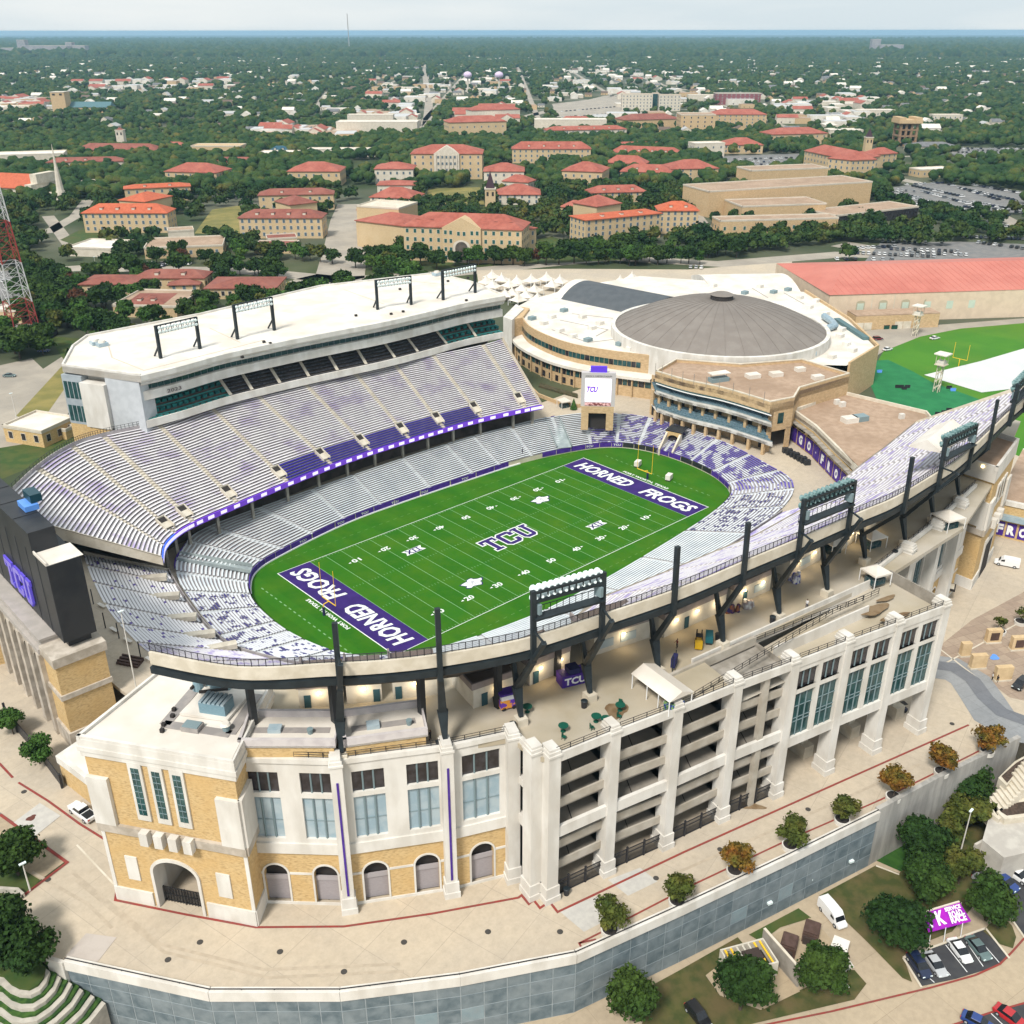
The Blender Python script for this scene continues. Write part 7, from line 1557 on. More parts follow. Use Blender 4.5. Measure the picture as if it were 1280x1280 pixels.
for i in range(9):
 s=15+i*10.4
 p=a+e*s-o*.02;m=MB();Nn=8;pts=[(s-2.0,9.5),(s+2.0,9.5)]+[(s+2.0*math.cos(math.pi*j/Nn),13.6+1.0*math.sin(math.pi*j/Nn)) for j in range(Nn+1)]
 def FQ(ss,off,z):q=a+e*ss+o*(.4-off);return (q.x,q.y,z)
 m.add([FQ(x,.12,z) for x,z in pts],[tuple(range(len(pts)))]);wi=m.build('arched_window_surround',mat('olive_tan_trim',(.42,.38,.27)),fh)
 m=MB();m.quad(FQ(s-1.5,.2,9.9),FQ(s+1.5,.2,9.9),FQ(s+1.5,.2,13.4),FQ(s-1.5,.2,13.4));m.build('window_pane',M_frost,fh)
 m=MB();m.quad(FQ(s+4.9,.1,5),FQ(s+5.3,.1,5),FQ(s+5.3,.1,17.3),FQ(s+4.9,.1,17.3));m.build('wall_pilaster',M_cream,fh)
 if i>5:m=MB();m.quad(FQ(s-1.6,.15,5),FQ(s+1.6,.15,5),FQ(s+1.6,.15,8),FQ(s-1.6,.15,8));m.build('roller_door',M_cream,fh)
m=MB();m.quad(FQ(1,.08,5),FQ(L,.08,5),FQ(L,.08,8.3),FQ(1,.08,8.3));m.build('brick_base',M_tan,fh)
# service wing in front
sv=thing('service_wing','low tan service wing with loading doors in front of the fieldhouse','building',(*U(1110,408,GZ),GZ))
for (x0,y0,x1,y1,h,dpt) in ((1068,413,1172,409,6.0,9),):
 a2,b2=Vector(U(x0,y0,GZ)),Vector(U(x1,y1,GZ));e2_=(b2-a2).normalized();o2=Vector((-e2_.y,e2_.x));o2=o2 if o2.y>0 else-o2;P=[tuple(a2),tuple(b2),tuple(b2+o2*dpt),tuple(a2+o2*dpt)];m=MB();m.prism(P,GZ,GZ+h);m.build('wall',M_tan,sv);m=MB();m.prism(P,GZ+h+.01,GZ+h+.5);m.build('roof',M_rooft,sv)
 for f in (.05,.15,.52,.62):q=a2+(b2-a2)*f-o2*.1;m=MB();m.ob((q.x,q.y),e2_,o2,1.8,.1,GZ,GZ+3.2);m.build('loading_door',M_cream,sv)
for px,lb in (((1107,411),'dark green skip by the service wing, left of two'),((1117,411),'dark green skip by the service wing, right of two')):q=U(*px,GZ);t=thing('skip',lb,'dumpster',(*q,GZ));m=MB();m.ob(q,(.8,-.6),(.6,.8),1.2,.9,GZ,GZ+1.6);m.build('bin_body',mat('dark_green_bin',(.01,.06,.04)),t);m=MB();m.ob(q,(.8,-.6),(.6,.8),1.25,.95,GZ+1.6,GZ+1.75);m.build('bin_lid',M_dark,t)
# ---- practice field
M_pf=mat('bright_practice_turf',(.045,.175,.008),(.06,.20,.01),.06,det=5,c3=(.10,.17,.01),sc3=.03)
sheet('practice_field',[U(x,y,GZ) for x,y in ((1098,450),(1105,438),(1150,420),(1200,410),(1280,403),(1500,395),(1700,520),(1400,640),(1285,575),(1200,540))],GZ+.05,M_pf)
sheet('green_artificial_turf',[U(x,y,GZ) for x,y in ((1082,468),(1078,452),(1110,450),(1140,464),(1165,478),(1240,505),(1235,520),(1160,545),(1105,520))],GZ+.09,mat('blue_green_turf',(.012,.15,.05),(.018,.18,.06),.2))
sheet('white_field_cover',[U(x,y,GZ) for x,y in ((1155,469),(1225,452),(1300,430),(1420,400),(1500,440),(1400,470),(1227,491))],GZ+.14,mat('pale_tarpaulin',(.60,.60,.58),(.56,.57,.56),.1,c3=(.52,.54,.55),sc3=.05))
sheet('service_road',[U(x,y,GZ) for x,y in ((1045,416),(1280,398),(1500,385),(1500,397),(1280,404),(1200,411),(1150,421),(1105,439),(1085,452),(1060,440))],GZ+.07,M_road)
def filmtower(base,ty,lb):
 q=U(*base,GZ);zt=HT(ty,q);t=thing('filming_tower',lb,'tower',(*q,GZ));M_ft=M_cream
 for a,b in ((-.8,-.8),(.8,-.8),(.8,.8),(-.8,.8)):m=MB();m.beam((q[0]+a,q[1]+b,GZ),(q[0]+a,q[1]+b,zt-2.5),.22);m.build('leg',M_ft,t)
 for k in range(4):z=GZ+(zt-GZ-4)*(k+.5)/4;m=MB();m.beam((q[0]-.8,q[1]-.8,z),(q[0]+.8,q[1]-.8,z+1.6),.4);m.beam((q[0]-.8,q[1]-.8,z+1.6),(q[0]-.8,q[1]+.8,z),.5);m.build('stair_flight',M_ft,t)
 m=MB();m.ob(q,(1,0),(0,1),1.8,1.8,zt-4.4,zt-4.1);m.build('platform',M_ft,t);m=MB();m.ob(q,(1,0),(0,1),1.3,1.3,zt-4.1,zt-2.9);m.build('parapet',M_white,t);m=MB();m.ob(q,(1,0),(0,1),2.3,2.3,zt-.6,zt-.2);m.build('tower_roof',M_roofw,t)
 for a,b in ((-1.5,-1.5),(1.5,-1.5),(1.5,1.5),(-1.5,1.5)):m=MB();m.beam((q[0]+a,q[1]+b,zt-4.2),(q[0]+a,q[1]+b,zt-.6),.15);m.build('roof_post',M_ft,t)
filmtower((1170,490),441,'cream filming tower on the blue green turf');filmtower((1143,420),381,'cream filming tower in front of the fieldhouse wall')
for x,y in ((1122,485),(1126,485),(1130,487),(1134,485),(1172,519),(1180,517),(1186,514),(1186,486),(1191,489),(1099,466)):
 q=U(x,y,GZ);m=MB();m.ob(q,(.7,.7),(-.7,.7),.3,.9,GZ+.1,GZ+.5);m.ob(q,(.7,.7),(-.7,.7),.05,1.0,GZ+.5,GZ+1.2);o9=m.build('gym_rack',MATS['blue_plastic'] if x % 2 else M_rail);base_origin(o9);solo(o9,'dark exercise rack standing on the blue green turf','exercise rack','exercise racks on the blue green turf')
q=U(1198,458,GZ);t=thing('goal_post','yellow practice goal post beside the white field cover','goal post',(*q,GZ));m=MB();m.beam((*q,GZ),(*q,GZ+3),.2);m.build('post',M_yel,t);m=MB();m.beam((q[0],q[1]-2.8,GZ+3),(q[0],q[1]+2.8,GZ+3),.15);m.build('crossbar',M_yel,t)
for s in (-2.8,2.8):m=MB();m.beam((q[0],q[1]+s,GZ+3),(q[0],q[1]+s,GZ+9),.12);m.build('upright',M_yel,t)
# ---- white pointed tents north-west of the arena
TT=[(608,352),(616,357),(627,349),(637,356),(646,352),(652,361),(664,350),(668,362),(657,369),(683,348),(690,356),(640,366),(648,374),(672,373),(631,368),(615,345),(700,351),(1020,352),(775,352),(790,347)]
proto=None
for i,(x,y) in enumerate(TT):
 q=U(x,y,GZ+3)
 if proto is None:
  proto=thing('pointed_tent','','tent',(*q,GZ));m=MB();P=[(-3.4,-3.4),(3.4,-3.4),(3.4,3.4),(-3.4,3.4)];v=[]
  for z,s in ((2.6,1),(3.6,.5),(5.0,.16),(6.6,.01)):v+=[(a*s,b*s,z) for a,b in P]
  fs=[(k*4+j,k*4+(j+1) % 4,k*4+4+(j+1) % 4,k*4+4+j) for k in range(3) for j in range(4)];m.add(v,fs);m.build('tent_roof',M_roofw,proto,shift=(0,0,0));m=MB()
  for a,b in P:m.box(a-.1,b-.1,0,a+.1,b+.1,2.6)
  m.build('tent_poles',M_wprint,proto,shift=(0,0,0));t=proto
 else:t=copyo(proto,loc=(*q,GZ),rz=.3*(i % 3))
 t['label']='white pointed tent between press box and arena' if x<760 else 'white pointed tent near the street behind the arena';t['group']='white pointed tents'
# big flat white marquee roofs
for pts,lb in ((((775,366),(850,372),(845,350),(795,346)),'wide white pitched marquee behind the dark vault roof'),(((846,360),(885,360),(885,352),(848,352)),'narrow white shed roof behind the dome')):
 P=[U(x,y,11) for x,y in pts];c=tuple(np.mean(P,axis=0));t=thing('marquee',lb,'tent',(*c,GZ));m=MB();m.prism(P,GZ,10.6);m.build('side_wall',M_white,t);m=MB();m.add([(*p,11) for p in P]+[(*c,13)],[(0,1,4),(1,2,4),(2,3,4),(3,0,4)]);m.build('marquee_roof',M_roofw,t)
# ============================================================ CAMPUS BUILDINGS
M_campus=mat('buff_brick_wall',(.56,.42,.25),(.48,.35,.20),1.2,(1,1,3),c3=(.58,.45,.28),sc3=.1)
M_campw=mat('cream_render_wall',(.62,.56,.47),(.56,.50,.41),.4)
M_tile=mat('red_clay_tile_roof',(.345,.10,.07),(.27,.075,.052),.5,det=7,c3=(.42,.15,.11),sc3=.12,rough=.85)
M_orng=mat('orange_clay_tile_roof',(.48,.125,.06),(.40,.095,.045),.5,det=7,c3=(.50,.12,.06),sc3=.12,rough=.85)
M_brnr=mat('brown_red_tile_roof',(.25,.085,.06),(.20,.065,.05),.5,det=7,c3=(.30,.12,.09),sc3=.12,rough=.85)
M_mar=mat('maroon_wall',(.22,.07,.08));M_trim=M_campw;M_asphr=mat('grey_shingle_roof',(.13,.13,.14),(.18,.18,.18),.4)
M_teal2=mat('dark_teal_roof',(.03,.09,.13))
def winmesh(gm_,w=1.5,h=2.1):
 m=MB();m.add([(-w/2-.2,-.06,-.2),(w/2+.2,-.06,-.2),(w/2+.2,-.06,h+.2),(-w/2-.2,-.06,h+.2)],[(0,1,2,3)],0);m.add([(-w/2,-.12,0),(w/2,-.12,0),(w/2,-.12,h),(-w/2,-.12,h),(-w/2,-.06,0),(w/2,-.06,0),(w/2,-.06,h),(-w/2,-.06,h)],[(0,1,2,3),(0,1,5,4),(3,2,6,7)],1)
 me=bpy.data.meshes.new('window');me.from_pydata(m.v,[],m.f);me.materials.append(M_campw);me.materials.append(gm_);me.polygons.foreach_set('material_index',m.mi);me.update();return me
WM={'g':winmesh(mat('green_glass_pane',(.03,.10,.09),rough=.25)),'d':winmesh(M_dglass),'b':winmesh(mat('blue_grey_pane',(.10,.14,.17),rough=.3))}
FOOT=[]       # footprints kept clear of trees
NW=[0]
def windows(t,a,e,o,L,z0,z1,floors,cols,kind,skip=()):
 if floors<1 or cols<1:return
 fh_=(z1-z0)/floors;cw=L/cols;s=min(1.0,cw/2.6,fh_/3.4)
 ang=math.atan2(e.y,e.x)
 for i in range(floors):
  for j in range(cols):
   if (i,j) in skip:continue
   p=a+e*(cw*(j+.5));z=z0+fh_*i+fh_*.28;w=bpy.data.objects.new('window',WM[kind]);C.objects.link(w);w.parent=t
   off=OFF[t.name];w.location=(p.x-off[0],p.y-off[1],z-off[2]);w.rotation_euler=(0,0,ang);w.scale=(s,1,s);NW[0]+=1
def block(t,Lp,Rp,eave,ridge,depth,floors=3,cols=8,wm=None,rm=None,wk='b',hmin=4,gable=False,maxr=6.0,side=True,eaves=.7,hset=None):
 a=Vector(U(*Lp,GZ));b=Vector(U(*Rp,GZ));L=(b-a).length;e=(b-a)/L;o=Vector((-e.y,e.x))
 if o.dot(a-Vector((CAM[0],CAM[1])))<0:o=-o
 ze=max(GZ+hmin,HT(eave,a)) if hset is None else GZ+hset
 wm=wm or M_campus;P=[a,b,b+o*depth,a+o*depth]
 FOOT.append([tuple(p) for p in (a-o*9-e*2,b-o*9+e*2,b+o*(depth+2)+e*2,a+o*(depth+2)-e*2)])
 m=MB();m.prism([tuple(p) for p in P],GZ,ze,bottom=False);m.build('wall',wm,t)
 if ridge is None:
  c=sum(P,Vector((0,0)))/4;Q=[tuple(p+(p-c).normalized()*.25) for p in P];m=MB();m.wall(Q+[Q[0]],ze-.3,ze+.8,.5);m.build('parapet',M_campw,t);m=MB();m.prism(Q,ze+.02,ze+.15,bottom=False);m.build('roof',rm or M_rooft,t)
 else:
  mid=(a+b)/2+o*depth/2;rz=min(ze+maxr,max(ze+1.6,HT(ridge,mid)))
  A,B,Cc,D=a-e*eaves-o*eaves,b+e*eaves-o*eaves,b+e*eaves+o*(depth+eaves),a-e*eaves+o*(depth+eaves)
  ins=0 if gable else min(depth/2,L*.42)
  m=MB()
  if L>=depth or gable:r0,r1=a+e*ins+o*depth/2,b-e*ins+o*depth/2;F=[(0,1,5,4),(1,2,5),(2,3,4,5),(3,0,4)]
  else:ii=min(L/2,depth*.42);r0,r1=(a+b)/2+o*ii,(a+b)/2+o*(depth-ii);F=[(0,1,4),(1,2,5,4),(2,3,5),(3,0,4,5)]
  m.add([(*A,ze),(*B,ze),(*Cc,ze),(*D,ze),(*r0,rz),(*r1,rz)],F);m.add([(*A,ze-.45),(*B,ze-.45),(*Cc,ze-.45),(*D,ze-.45),(*A,ze),(*B,ze),(*Cc,ze),(*D,ze)],[(0,1,5,4),(1,2,6,5),(2,3,7,6),(3,0,4,7),(3,2,1,0)]);m.build('roof',rm or M_tile,t)
 if ridge is not None and cols>=6 and depth<22:
  for k in range(max(2,cols//3)):
   f=(k+.5)/max(2,cols//3);f=.12+f*.76;q=a+e*L*f+o*depth*.2;zd=ze+(rz-ze)*.36;m=MB();m.ob((q.x,q.y),e,o,.9,1.3,zd-.6,zd+1.1);m.build('dormer',M_campw,t);m=MB();m.ob((q.x,q.y),e,o,1.15,1.5,zd+1.1,zd+1.4);m.build('dormer_roof',rm or M_tile,t)
 windows(t,a,e,o,L,GZ+.4,ze-.3,floors,cols,wk)
 if side and floors:
  cx=Vector((CAM[0],CAM[1]));sc_=max(1,int(depth/4.5))
  if (cx-b).dot(e)>0:windows(t,b,o,-e,depth,GZ+.4,ze-.3,floors,sc_,wk)
  elif (cx-a).dot(-e)>0:windows(t,a+o*depth,-o,e,depth,GZ+.4,ze-.3,floors,sc_,wk)
 return a,b,e,o,ze
def bldg(lb,blocks,cat='building',name='campus_building',group=None,**kw):
 L0=blocks[0];q=U(*L0[0],GZ);t=thing(name,lb,cat,(*q,GZ),group);out=None
 for bk_ in blocks:
  k=dict(kw);
  if len(bk_)>5:k.update(bk_[5])
  r=block(t,*bk_[:5],**k);out=out or r
 return t,out
D=dict
# main hall with archway, pediment and dormers
t,(a,b,e,o,ze)=bldg('long buff hall with red roof, big entrance archway and pediment',[((506,325),(652,331),282,262,24,D(floors=4,cols=15,wk='g')),((652,322),(670,318),288,280,22,D(floors=3,cols=2)),((447,308),(506,316),275,262,30,D(floors=0,cols=0,maxr=4)),((448,296),(500,300),258,None,26,D(floors=0,rm=M_cream))])
m=MB();c=a+e*(b-a).length*.50;
def HQ(s,off,z):q=c+e*s-o*off;return (q.x,q.y,z)
m.add([HQ(-11,1.5,ze),HQ(11,1.5,ze),HQ(0,1.5,ze+5.5),HQ(-11,-8,ze),HQ(11,-8,ze),HQ(0,-8,ze+5.5)],[(0,1,2),(0,2,5,3),(1,4,5,2)]);m.build('pediment',M_campus,t)
m=MB();m.add([HQ(-11,1.5,GZ),HQ(11,1.5,GZ),HQ(11,1.5,ze),HQ(-11,1.5,ze)],[(0,1,2,3)]);m.add([HQ(11,1.5,GZ),HQ(11,0,GZ),HQ(11,0,ze),HQ(11,1.5,ze)],[(0,1,2,3)]);m.build('centre_bay',M_campus,t)
windows(t,c-e*10.5-o*1.5,e,o,6,GZ+.4,ze-.3,4,2,'g');windows(t,c+e*4.5-o*1.5,e,o,6,GZ+.4,ze-.3,4,2,'g');windows(t,c-e*3.2-o*1.5,e,o,6.4,GZ+13.4,ze-.3,1,2,'g')
N=10;arcp=[(-3.6,GZ),(3.6,GZ)]+[(3.6*math.cos(math.pi*i/N),GZ+8+3.6*math.sin(math.pi*i/N)) for i in range(N+1)]
m=MB();m.add([HQ(x*1.35,1.6,z if z==GZ else z+.9) for x,z in arcp],[tuple(range(N+3))]);m.build('arch_surround',M_campw,t);m=MB();m.add([HQ(x,1.7,z) for x,z in arcp],[tuple(range(N+3))]);m.build('arch_opening',M_shadow,t)
for f in (-.39,-.27,.27,.40):q=c+e*(b-a).length*f+o*5;m=MB();N=8;v=[(q.x+e.x*2.4*math.cos(math.pi*i/N),q.y+e.y*2.4*math.cos(math.pi*i/N),ze+1.2+1.9*math.sin(math.pi*i/N)) for i in range(N+1)];v2=[(x+o.x*5,y+o.y*5,z) for x,y,z in v];m.strip(v,v2);m.add(v,[tuple(range(N+1))]);m.build('dormer',M_brnr,t)
# hall at the head of the lawn
t,(a,b,e,o,ze)=bldg('tall buff hall with red hip roof and pediment at the head of the yellow lawn',[((515,224),(603,224),192,175,34,D(floors=4,cols=9,wk='b'))])
c=(a+b)/2;m=MB();m.add([HQ(-11,1.5,ze),HQ(11,1.5,ze),HQ(0,1.5,ze+6.5),HQ(-11,-8,ze),HQ(11,-8,ze),HQ(0,-8,ze+6.5)],[(0,1,2),(0,2,5,3),(1,4,5,2)]);m.add([HQ(-11,1.5,GZ),HQ(11,1.5,GZ),HQ(11,1.5,ze),HQ(-11,1.5,ze)],[(0,1,2,3)]);m.build('pediment_bay',M_campw,t)
for s in (-9,-5.4,-1.8,1.8,5.4,9):m=MB();q=c+e*s-o*1.9;m.taper((*q,GZ+2),(*q,ze-1),.5,.45,n=8);m.build('column',M_campw,t)
windows(t,c-e*9-o*1.6,e,o,18,GZ,ze,4,5,'b')
BL=[
 ('white walled hall with red roof left of the lawn, farther one',[((469,230),(517,230),211,202,26,D(floors=2,cols=6,wm=M_campw)),((471,222),(515,222),208,204,10,D(floors=0,wm=M_campw))]),
 ('white walled hall with red roof left of the lawn, middle one',[((472,244),(519,244),231,225,22,D(floors=1,cols=5,wm=M_campw))]),
 ('white walled hall with red roof left of the lawn, nearest one',[((463,258),(518,260),246,231,24,D(floors=2,cols=7,wm=M_campw))]),
 ('white walled hall with red roof right of the lawn, farther one',[((605,232),(655,232),214,203,28,D(floors=2,cols=5,wm=M_campw))]),
 ('white walled hall with red roof right of the lawn, nearer one',[((621,256),(675,256),243,227,26,D(floors=2,cols=6,wm=M_campw))]),
 ('long buff residence with red roof and dormers right of the head hall',[((640,204),(738,204),186,175,18,D(floors=3,cols=14))]),
 ('buff hall with red gabled roof in the trees beyond the clock tower',[((702,234),(752,236),213,198,30,D(floors=2,cols=5))]),
 ('red roofed residence beyond the trees, top of the right group',[((762,198),(850,202),190,181,18,D(floors=3,cols=12))]),
 ('small red roofed residence in the middle of the right group',[((756,214),(806,216),203,193,18,D(floors=2,cols=5))]),
 ('red roofed residence with grey slate part in the right group',[((775,226),(840,228),214,205,20,D(floors=2,cols=8))]),
 ('red roofed buff block right end of the right group',[((838,226),(897,225),211,196,30,D(floors=3,cols=6))]),
 ('orange roofed long residence above the dark tree row',[((731,307),(825,297),275,264,18,D(floors=4,cols=11,rm=M_orng)),((822,292),(871,292),263,251,18,D(floors=4,cols=6,rm=M_orng))]),
 ('orange red roofed rear wing behind the long residence',[((738,254),(808,252),241,231,16,D(floors=2,cols=9)),((745,285),(775,280),258,240,22,D(floors=0,maxr=5))]),
 ('orange roofed residence left of the dry yellow lawn',[((107,291),(212,291),266,254,17,D(floors=3,cols=12,rm=M_orng)),((158,254),(240,250),236,229,15,D(floors=2,cols=8,rm=M_orng)),((185,276),(218,268),252,238,22,D(floors=0,rm=M_orng,maxr=4))]),
 ('dark red roofed residence right of the dry yellow lawn',[((301,298),(404,298),272,261,17,D(floors=3,cols=12,rm=M_brnr)),((325,264),(418,262),244,235,16,D(floors=2,cols=8,rm=M_brnr)),((365,280),(398,276),256,243,22,D(floors=0,rm=M_brnr,maxr=4))]),
 ('red roofed buff hall behind the dry lawn, left',[((208,230),(272,232),214,198,28,D(floors=2,cols=7))]),
 ('red roofed buff hall behind the dry lawn, right',[((361,233),(426,233),214,198,30,D(floors=2,cols=7))]),
 ('flat topped tan block in the trees at the left',[((240,196),(302,196),183,None,24,D(floors=0,rm=M_tan))]),
 ('low flat cream building with teal pyramid roof',[((323,200),(370,200),192,None,26,D(floors=0,wm=M_campw,rm=M_roofw)),((336,196),(362,196),189,182,14,D(floors=0,rm=M_teal2))]),
 ('long low cream building behind the trees, left of the head hall',[((385,196),(469,196),187,None,16,D(floors=1,cols=12,wm=M_campw,rm=M_roofw))]),
 ('wide cream hall with raised middle at the far left of centre',[((421,170),(522,170),153,None,30,D(floors=0,wm=M_campw,rm=M_roofw)),((435,162),(492,162),144,None,16,D(floors=0,wm=M_campw,rm=M_roofw))]),
 ('red roofed hall with white gable far behind the head hall',[((562,174),(633,172),153,144,30,D(floors=2,cols=8))]),
 ('long red roof hall farthest behind the head hall',[((590,154),(650,152),138,131,26,D(floors=0,wm=M_campw))]),
 ('long red roofed cream hall left of the brown roofed block',[((684,174),(783,172),163,157,20,D(floors=2,cols=14,wm=M_campw)),((668,162),(758,162),150,None,24,D(floors=0,wm=M_campw,rm=M_roofw))]),
 ('low block with long brown roof below the cream hospital',[((780,161),(850,159),150,141,34,D(floors=0,rm=M_brnr,wm=M_tan))]),
 ('cream hospital block with glass middle on the skyline',[((777,139),(815,139),118,None,18,D(floors=5,cols=9,wm=M_campw)),((815,138),(823,138),117,None,16,D(floors=0,wm=M_glass)),((823,139),(850,139),119,None,18,D(floors=5,cols=6,wm=M_campw))]),
 ('tan parking garage with dark openings',[((850,166),(893,166),144,None,40,D(floors=4,cols=5,wk='d',wm=M_tan))]),
 ('tan block with red white roof beside the garage',[((888,160),(957,160),143,136,30,D(floors=4,cols=10,wm=M_tan))]),
 ('maroon residential block on the skyline',[((894,131),(950,131),117,None,26,D(floors=4,cols=10,wm=M_mar,rm=M_asphr))]),
 ('red roofed buff hall left of the brick lattice tower',[((965,182),(1033,180),168,159,32,D(floors=2,cols=8))]),
 ('red roofed block above the tree crowns near the modern tan centre',[((903,192),(953,192),181,170,30,D(floors=2,cols=6))]),
 ('plain white tan block beside the red roofed block',[((867,197),(905,196),180,None,18,D(floors=2,cols=4,wm=M_campw,rm=M_roofw))]),
 ('red roofed low school with courtyard nearest the press box, long wing',[((170,362),(257,362),347,336,14,D(floors=1,cols=7,wk='d',rm=M_brnr)),((102,370),(168,370),355,343,20,D(floors=1,cols=3,wk='d',rm=M_brnr)),((212,366),(250,365),357,349,12,D(floors=1,cols=3,rm=M_brnr))]),
 ('red roofed low house right of the school courtyard',[((258,374),(345,374),360,347,24,D(floors=1,cols=10,wk='d',rm=M_brnr))]),
 ('flat tan building with sunken red roof below the school',[((143,396),(222,398),385,None,30,D(floors=0,rm=M_rooft,hset=5)),((160,394),(205,394),386,370,20,D(floors=0,rm=M_brnr,hset=5.2,maxr=2.5))]),
 ('flat tan classroom block below the dry lawn',[((182,324),(280,320),311,None,30,D(floors=1,cols=6)),((212,304),(244,302),290,None,12,D(floors=0,wm=M_campw))]),
 ('flat grey white building left of the classroom block',[((85,320),(140,322),310,None,26,D(floors=0,wm=M_campw,rm=M_roofw))]),
 ('flat red roofed annex below the dark red residence',[((318,317),(368,317),309,None,16,D(floors=0,rm=M_brnr)),((335,308),(372,306),300,None,14,D(floors=0,rm=M_brnr))]),
 ('long white roofed school with red gables at the left',[((60,214),(156,212),203,196,16,D(floors=1,cols=10,wm=M_campw,rm=M_brnr)),((95,195),(197,196),187,179,22,D(floors=2,cols=12,wm=M_campw,rm=M_brnr)),((-10,210),(82,207),195,None,30,D(floors=1,cols=8,wm=M_campw,rm=M_roofw))]),
 ('modern tan arts centre, big rear box',[((884,272),(1086,258),240,None,36,D(floors=0,wm=M_tan,hmin=12)),((937,240),(1032,236),222,None,26,D(floors=0,wm=M_tan,hmin=16))]),
 ('modern tan arts centre, low front wing with glass strip',[((926,280),(1030,276),252,None,30,D(floors=0,wm=M_tan,hset=11)),((899,293),(1046,289),272,None,16,D(floors=1,cols=12,wk='g',wm=M_tan,hset=8))]),
 ('dark flat canopied gallery at the right of the arts centre',[((1044,284),(1146,272),268,None,26,D(floors=0,wm=M_dglass,rm=M_rooft,hset=7))]),
 ('red roofed long hall with pediment and a spire behind it',[((1003,214),(1060,228),188,176,24,D(floors=4,cols=14)),((1060,228),(1096,222),200,190,22,D(floors=4,cols=5)),((1094,210),(1119,208),193,184,18,D(floors=3,cols=4))]),
 ('white low shop roofs in the trees, right of the red roofed hall',[((1036,172),(1078,172),163,None,24,D(floors=0,wm=M_campw,rm=M_roofw))]),
 ('white apartment block in the trees right of the lattice tower',[((1165,155),(1202,155),144,None,16,D(floors=2,cols=6,wm=M_campw,rm=M_roofw))]),
 ('long grey shingled shop roof beyond the car park',[((1140,190),(1198,190),183,177,26,D(floors=0,wm=M_campw,rm=M_asphr))]),
 ('low white modern house with flat roofs on the right',[((1070,146),(1118,146),138,None,22,D(floors=1,cols=8,wm=M_campw,rm=M_roofw))]),
 ('small tan gatehouse left of the press box',[((8,552),(56,560),541,None,14,D(floors=1,cols=3,wk='d',wm=M_brick,rm=M_roofw,hset=5)),((48,545),(84,550),540,None,4,D(floors=0,wm=M_brick,hset=3))]),
 ('tan transmitter hut beside the red and white mast',[((-10,402),(28,404),390,None,12,D(floors=1,cols=3,wk='d',rm=M_roofw,hset=5))]),
]
for lb,bl in BL:bldg(lb,bl)
XB=[('cream white hall with red roof left of the main hall wing',[((447,272),(500,272),262,250,20,D(floors=2,cols=6,wm=M_campw))]),
 ('small red roofed house beside the chapel tower',[((628,236),(660,238),226,218,16,D(floors=1,cols=4,wm=M_campw))]),
 ('red roofed pavilion below the long dormered residence',[((655,190),(700,190),183,178,14,D(floors=1,cols=5))]),
 ('tan hall with red roof above the plain white block',[((770,188),(830,188),182,177,14,D(floors=1,cols=7))]),
 ('red roofed lodge in the trees left of the campanile row',[((203,190),(232,190),183,177,14,D(floors=1,cols=3))]),
 ('cream hall with brown roof in the trees below the flat tan block',[((270,210),(318,210),202,196,14,D(floors=1,cols=6,rm=M_brnr))]),
 ('white school wing with pale roof right of the church spire',[((100,236),(150,236),228,None,14,D(floors=1,cols=6,wm=M_campw,rm=M_roofw))]),
 ('small red roofed block right of the paired orange wing',[((700,268),(728,270),258,250,14,D(floors=1,cols=3))]),
 ('tan flat roofed block below the far right car park',[((1150,222),(1190,220),213,None,16,D(floors=1,cols=4,rm=M_roofw))]),
 ('long white storehouse behind the cream hospital',[((860,126),(900,126),119,None,20,D(floors=0,wm=M_campw,rm=M_roofw))]),
 ('red roofed terrace left of the brown roofed block',[((700,158),(740,158),151,145,16,D(floors=1,cols=5))])]
for lb,bl in XB:bldg(lb,bl)
# far skyline blocks
for lb,bl in (('pale grey cluster of residential towers on the far left skyline',[((0,70),(30,70),60,None,60),((24,70),(34,70),50,None,40),((30,70),(108,70),57,None,50),((84,70),(92,70),53,None,40),((108,70),(137,70),65,None,40)]),('pale grey twin slab tower on the far right skyline',[((1088,68),(1099,68),49,None,40),((1099,69),(1128,69),56,None,40)])):
 t=thing('distant_tower',lb,'building',(*U(*bl[0][0],GZ),GZ))
 for bk_ in bl:block(t,*bk_,floors=0,wm=mat('pale_pink_grey_wall',(.34,.31,.31),(.28,.26,.27),.05),rm=M_grey,side=False)
def towerbox(lb,px,w,ty,name='tower',mm=M_tan,spire=None,cat='tower',roofm=None,sr=.6):
 q=U(*px,GZ);h=HT(ty,q);t=thing(name,lb,cat,(*q,GZ));m=MB();m.ob(q,(.74,-.67),(.67,.74),w/2,w/2,GZ,h);m.build('shaft',mm,t);m=MB();m.ob(q,(.74,-.67),(.67,.74),w/2+.4,w/2+.4,h,h+.8);m.build('cornice',M_campw,t)
 for z in (h-4.5,):
  for s in (-.25,.25):p=Vector(q)+Vector((.74,-.67))*w*s-Vector((.67,.74))*(w/2+.05);m=MB();m.ob((p.x,p.y),(.74,-.67),(.67,.74),w*.1,.06,z,z+2.8);m.build('belfry_opening',M_dark,t)
 if spire:h2=HT(spire,q);m=MB();m.add([(q[0]+a*w*sr,q[1]+b*w*sr,h+.8) for a,b in ((-1,0),(0,-1),(1,0),(0,1))]+[(q[0],q[1],h2)],[(0,1,4),(1,2,4),(2,3,4),(3,0,4)]);m.build('spire',roofm or mat('dark_maroon_slate',(.05,.025,.035)),t)
 FOOT.append([(q[0]-w,q[1]-w),(q[0]+w,q[1]-w),(q[0]+w,q[1]+w),(q[0]-w,q[1]+w)])
towerbox('buff chapel tower with steep dark spire right of the yellow lawn',(613,262),7.5,236,spire=213,mm=M_campus)
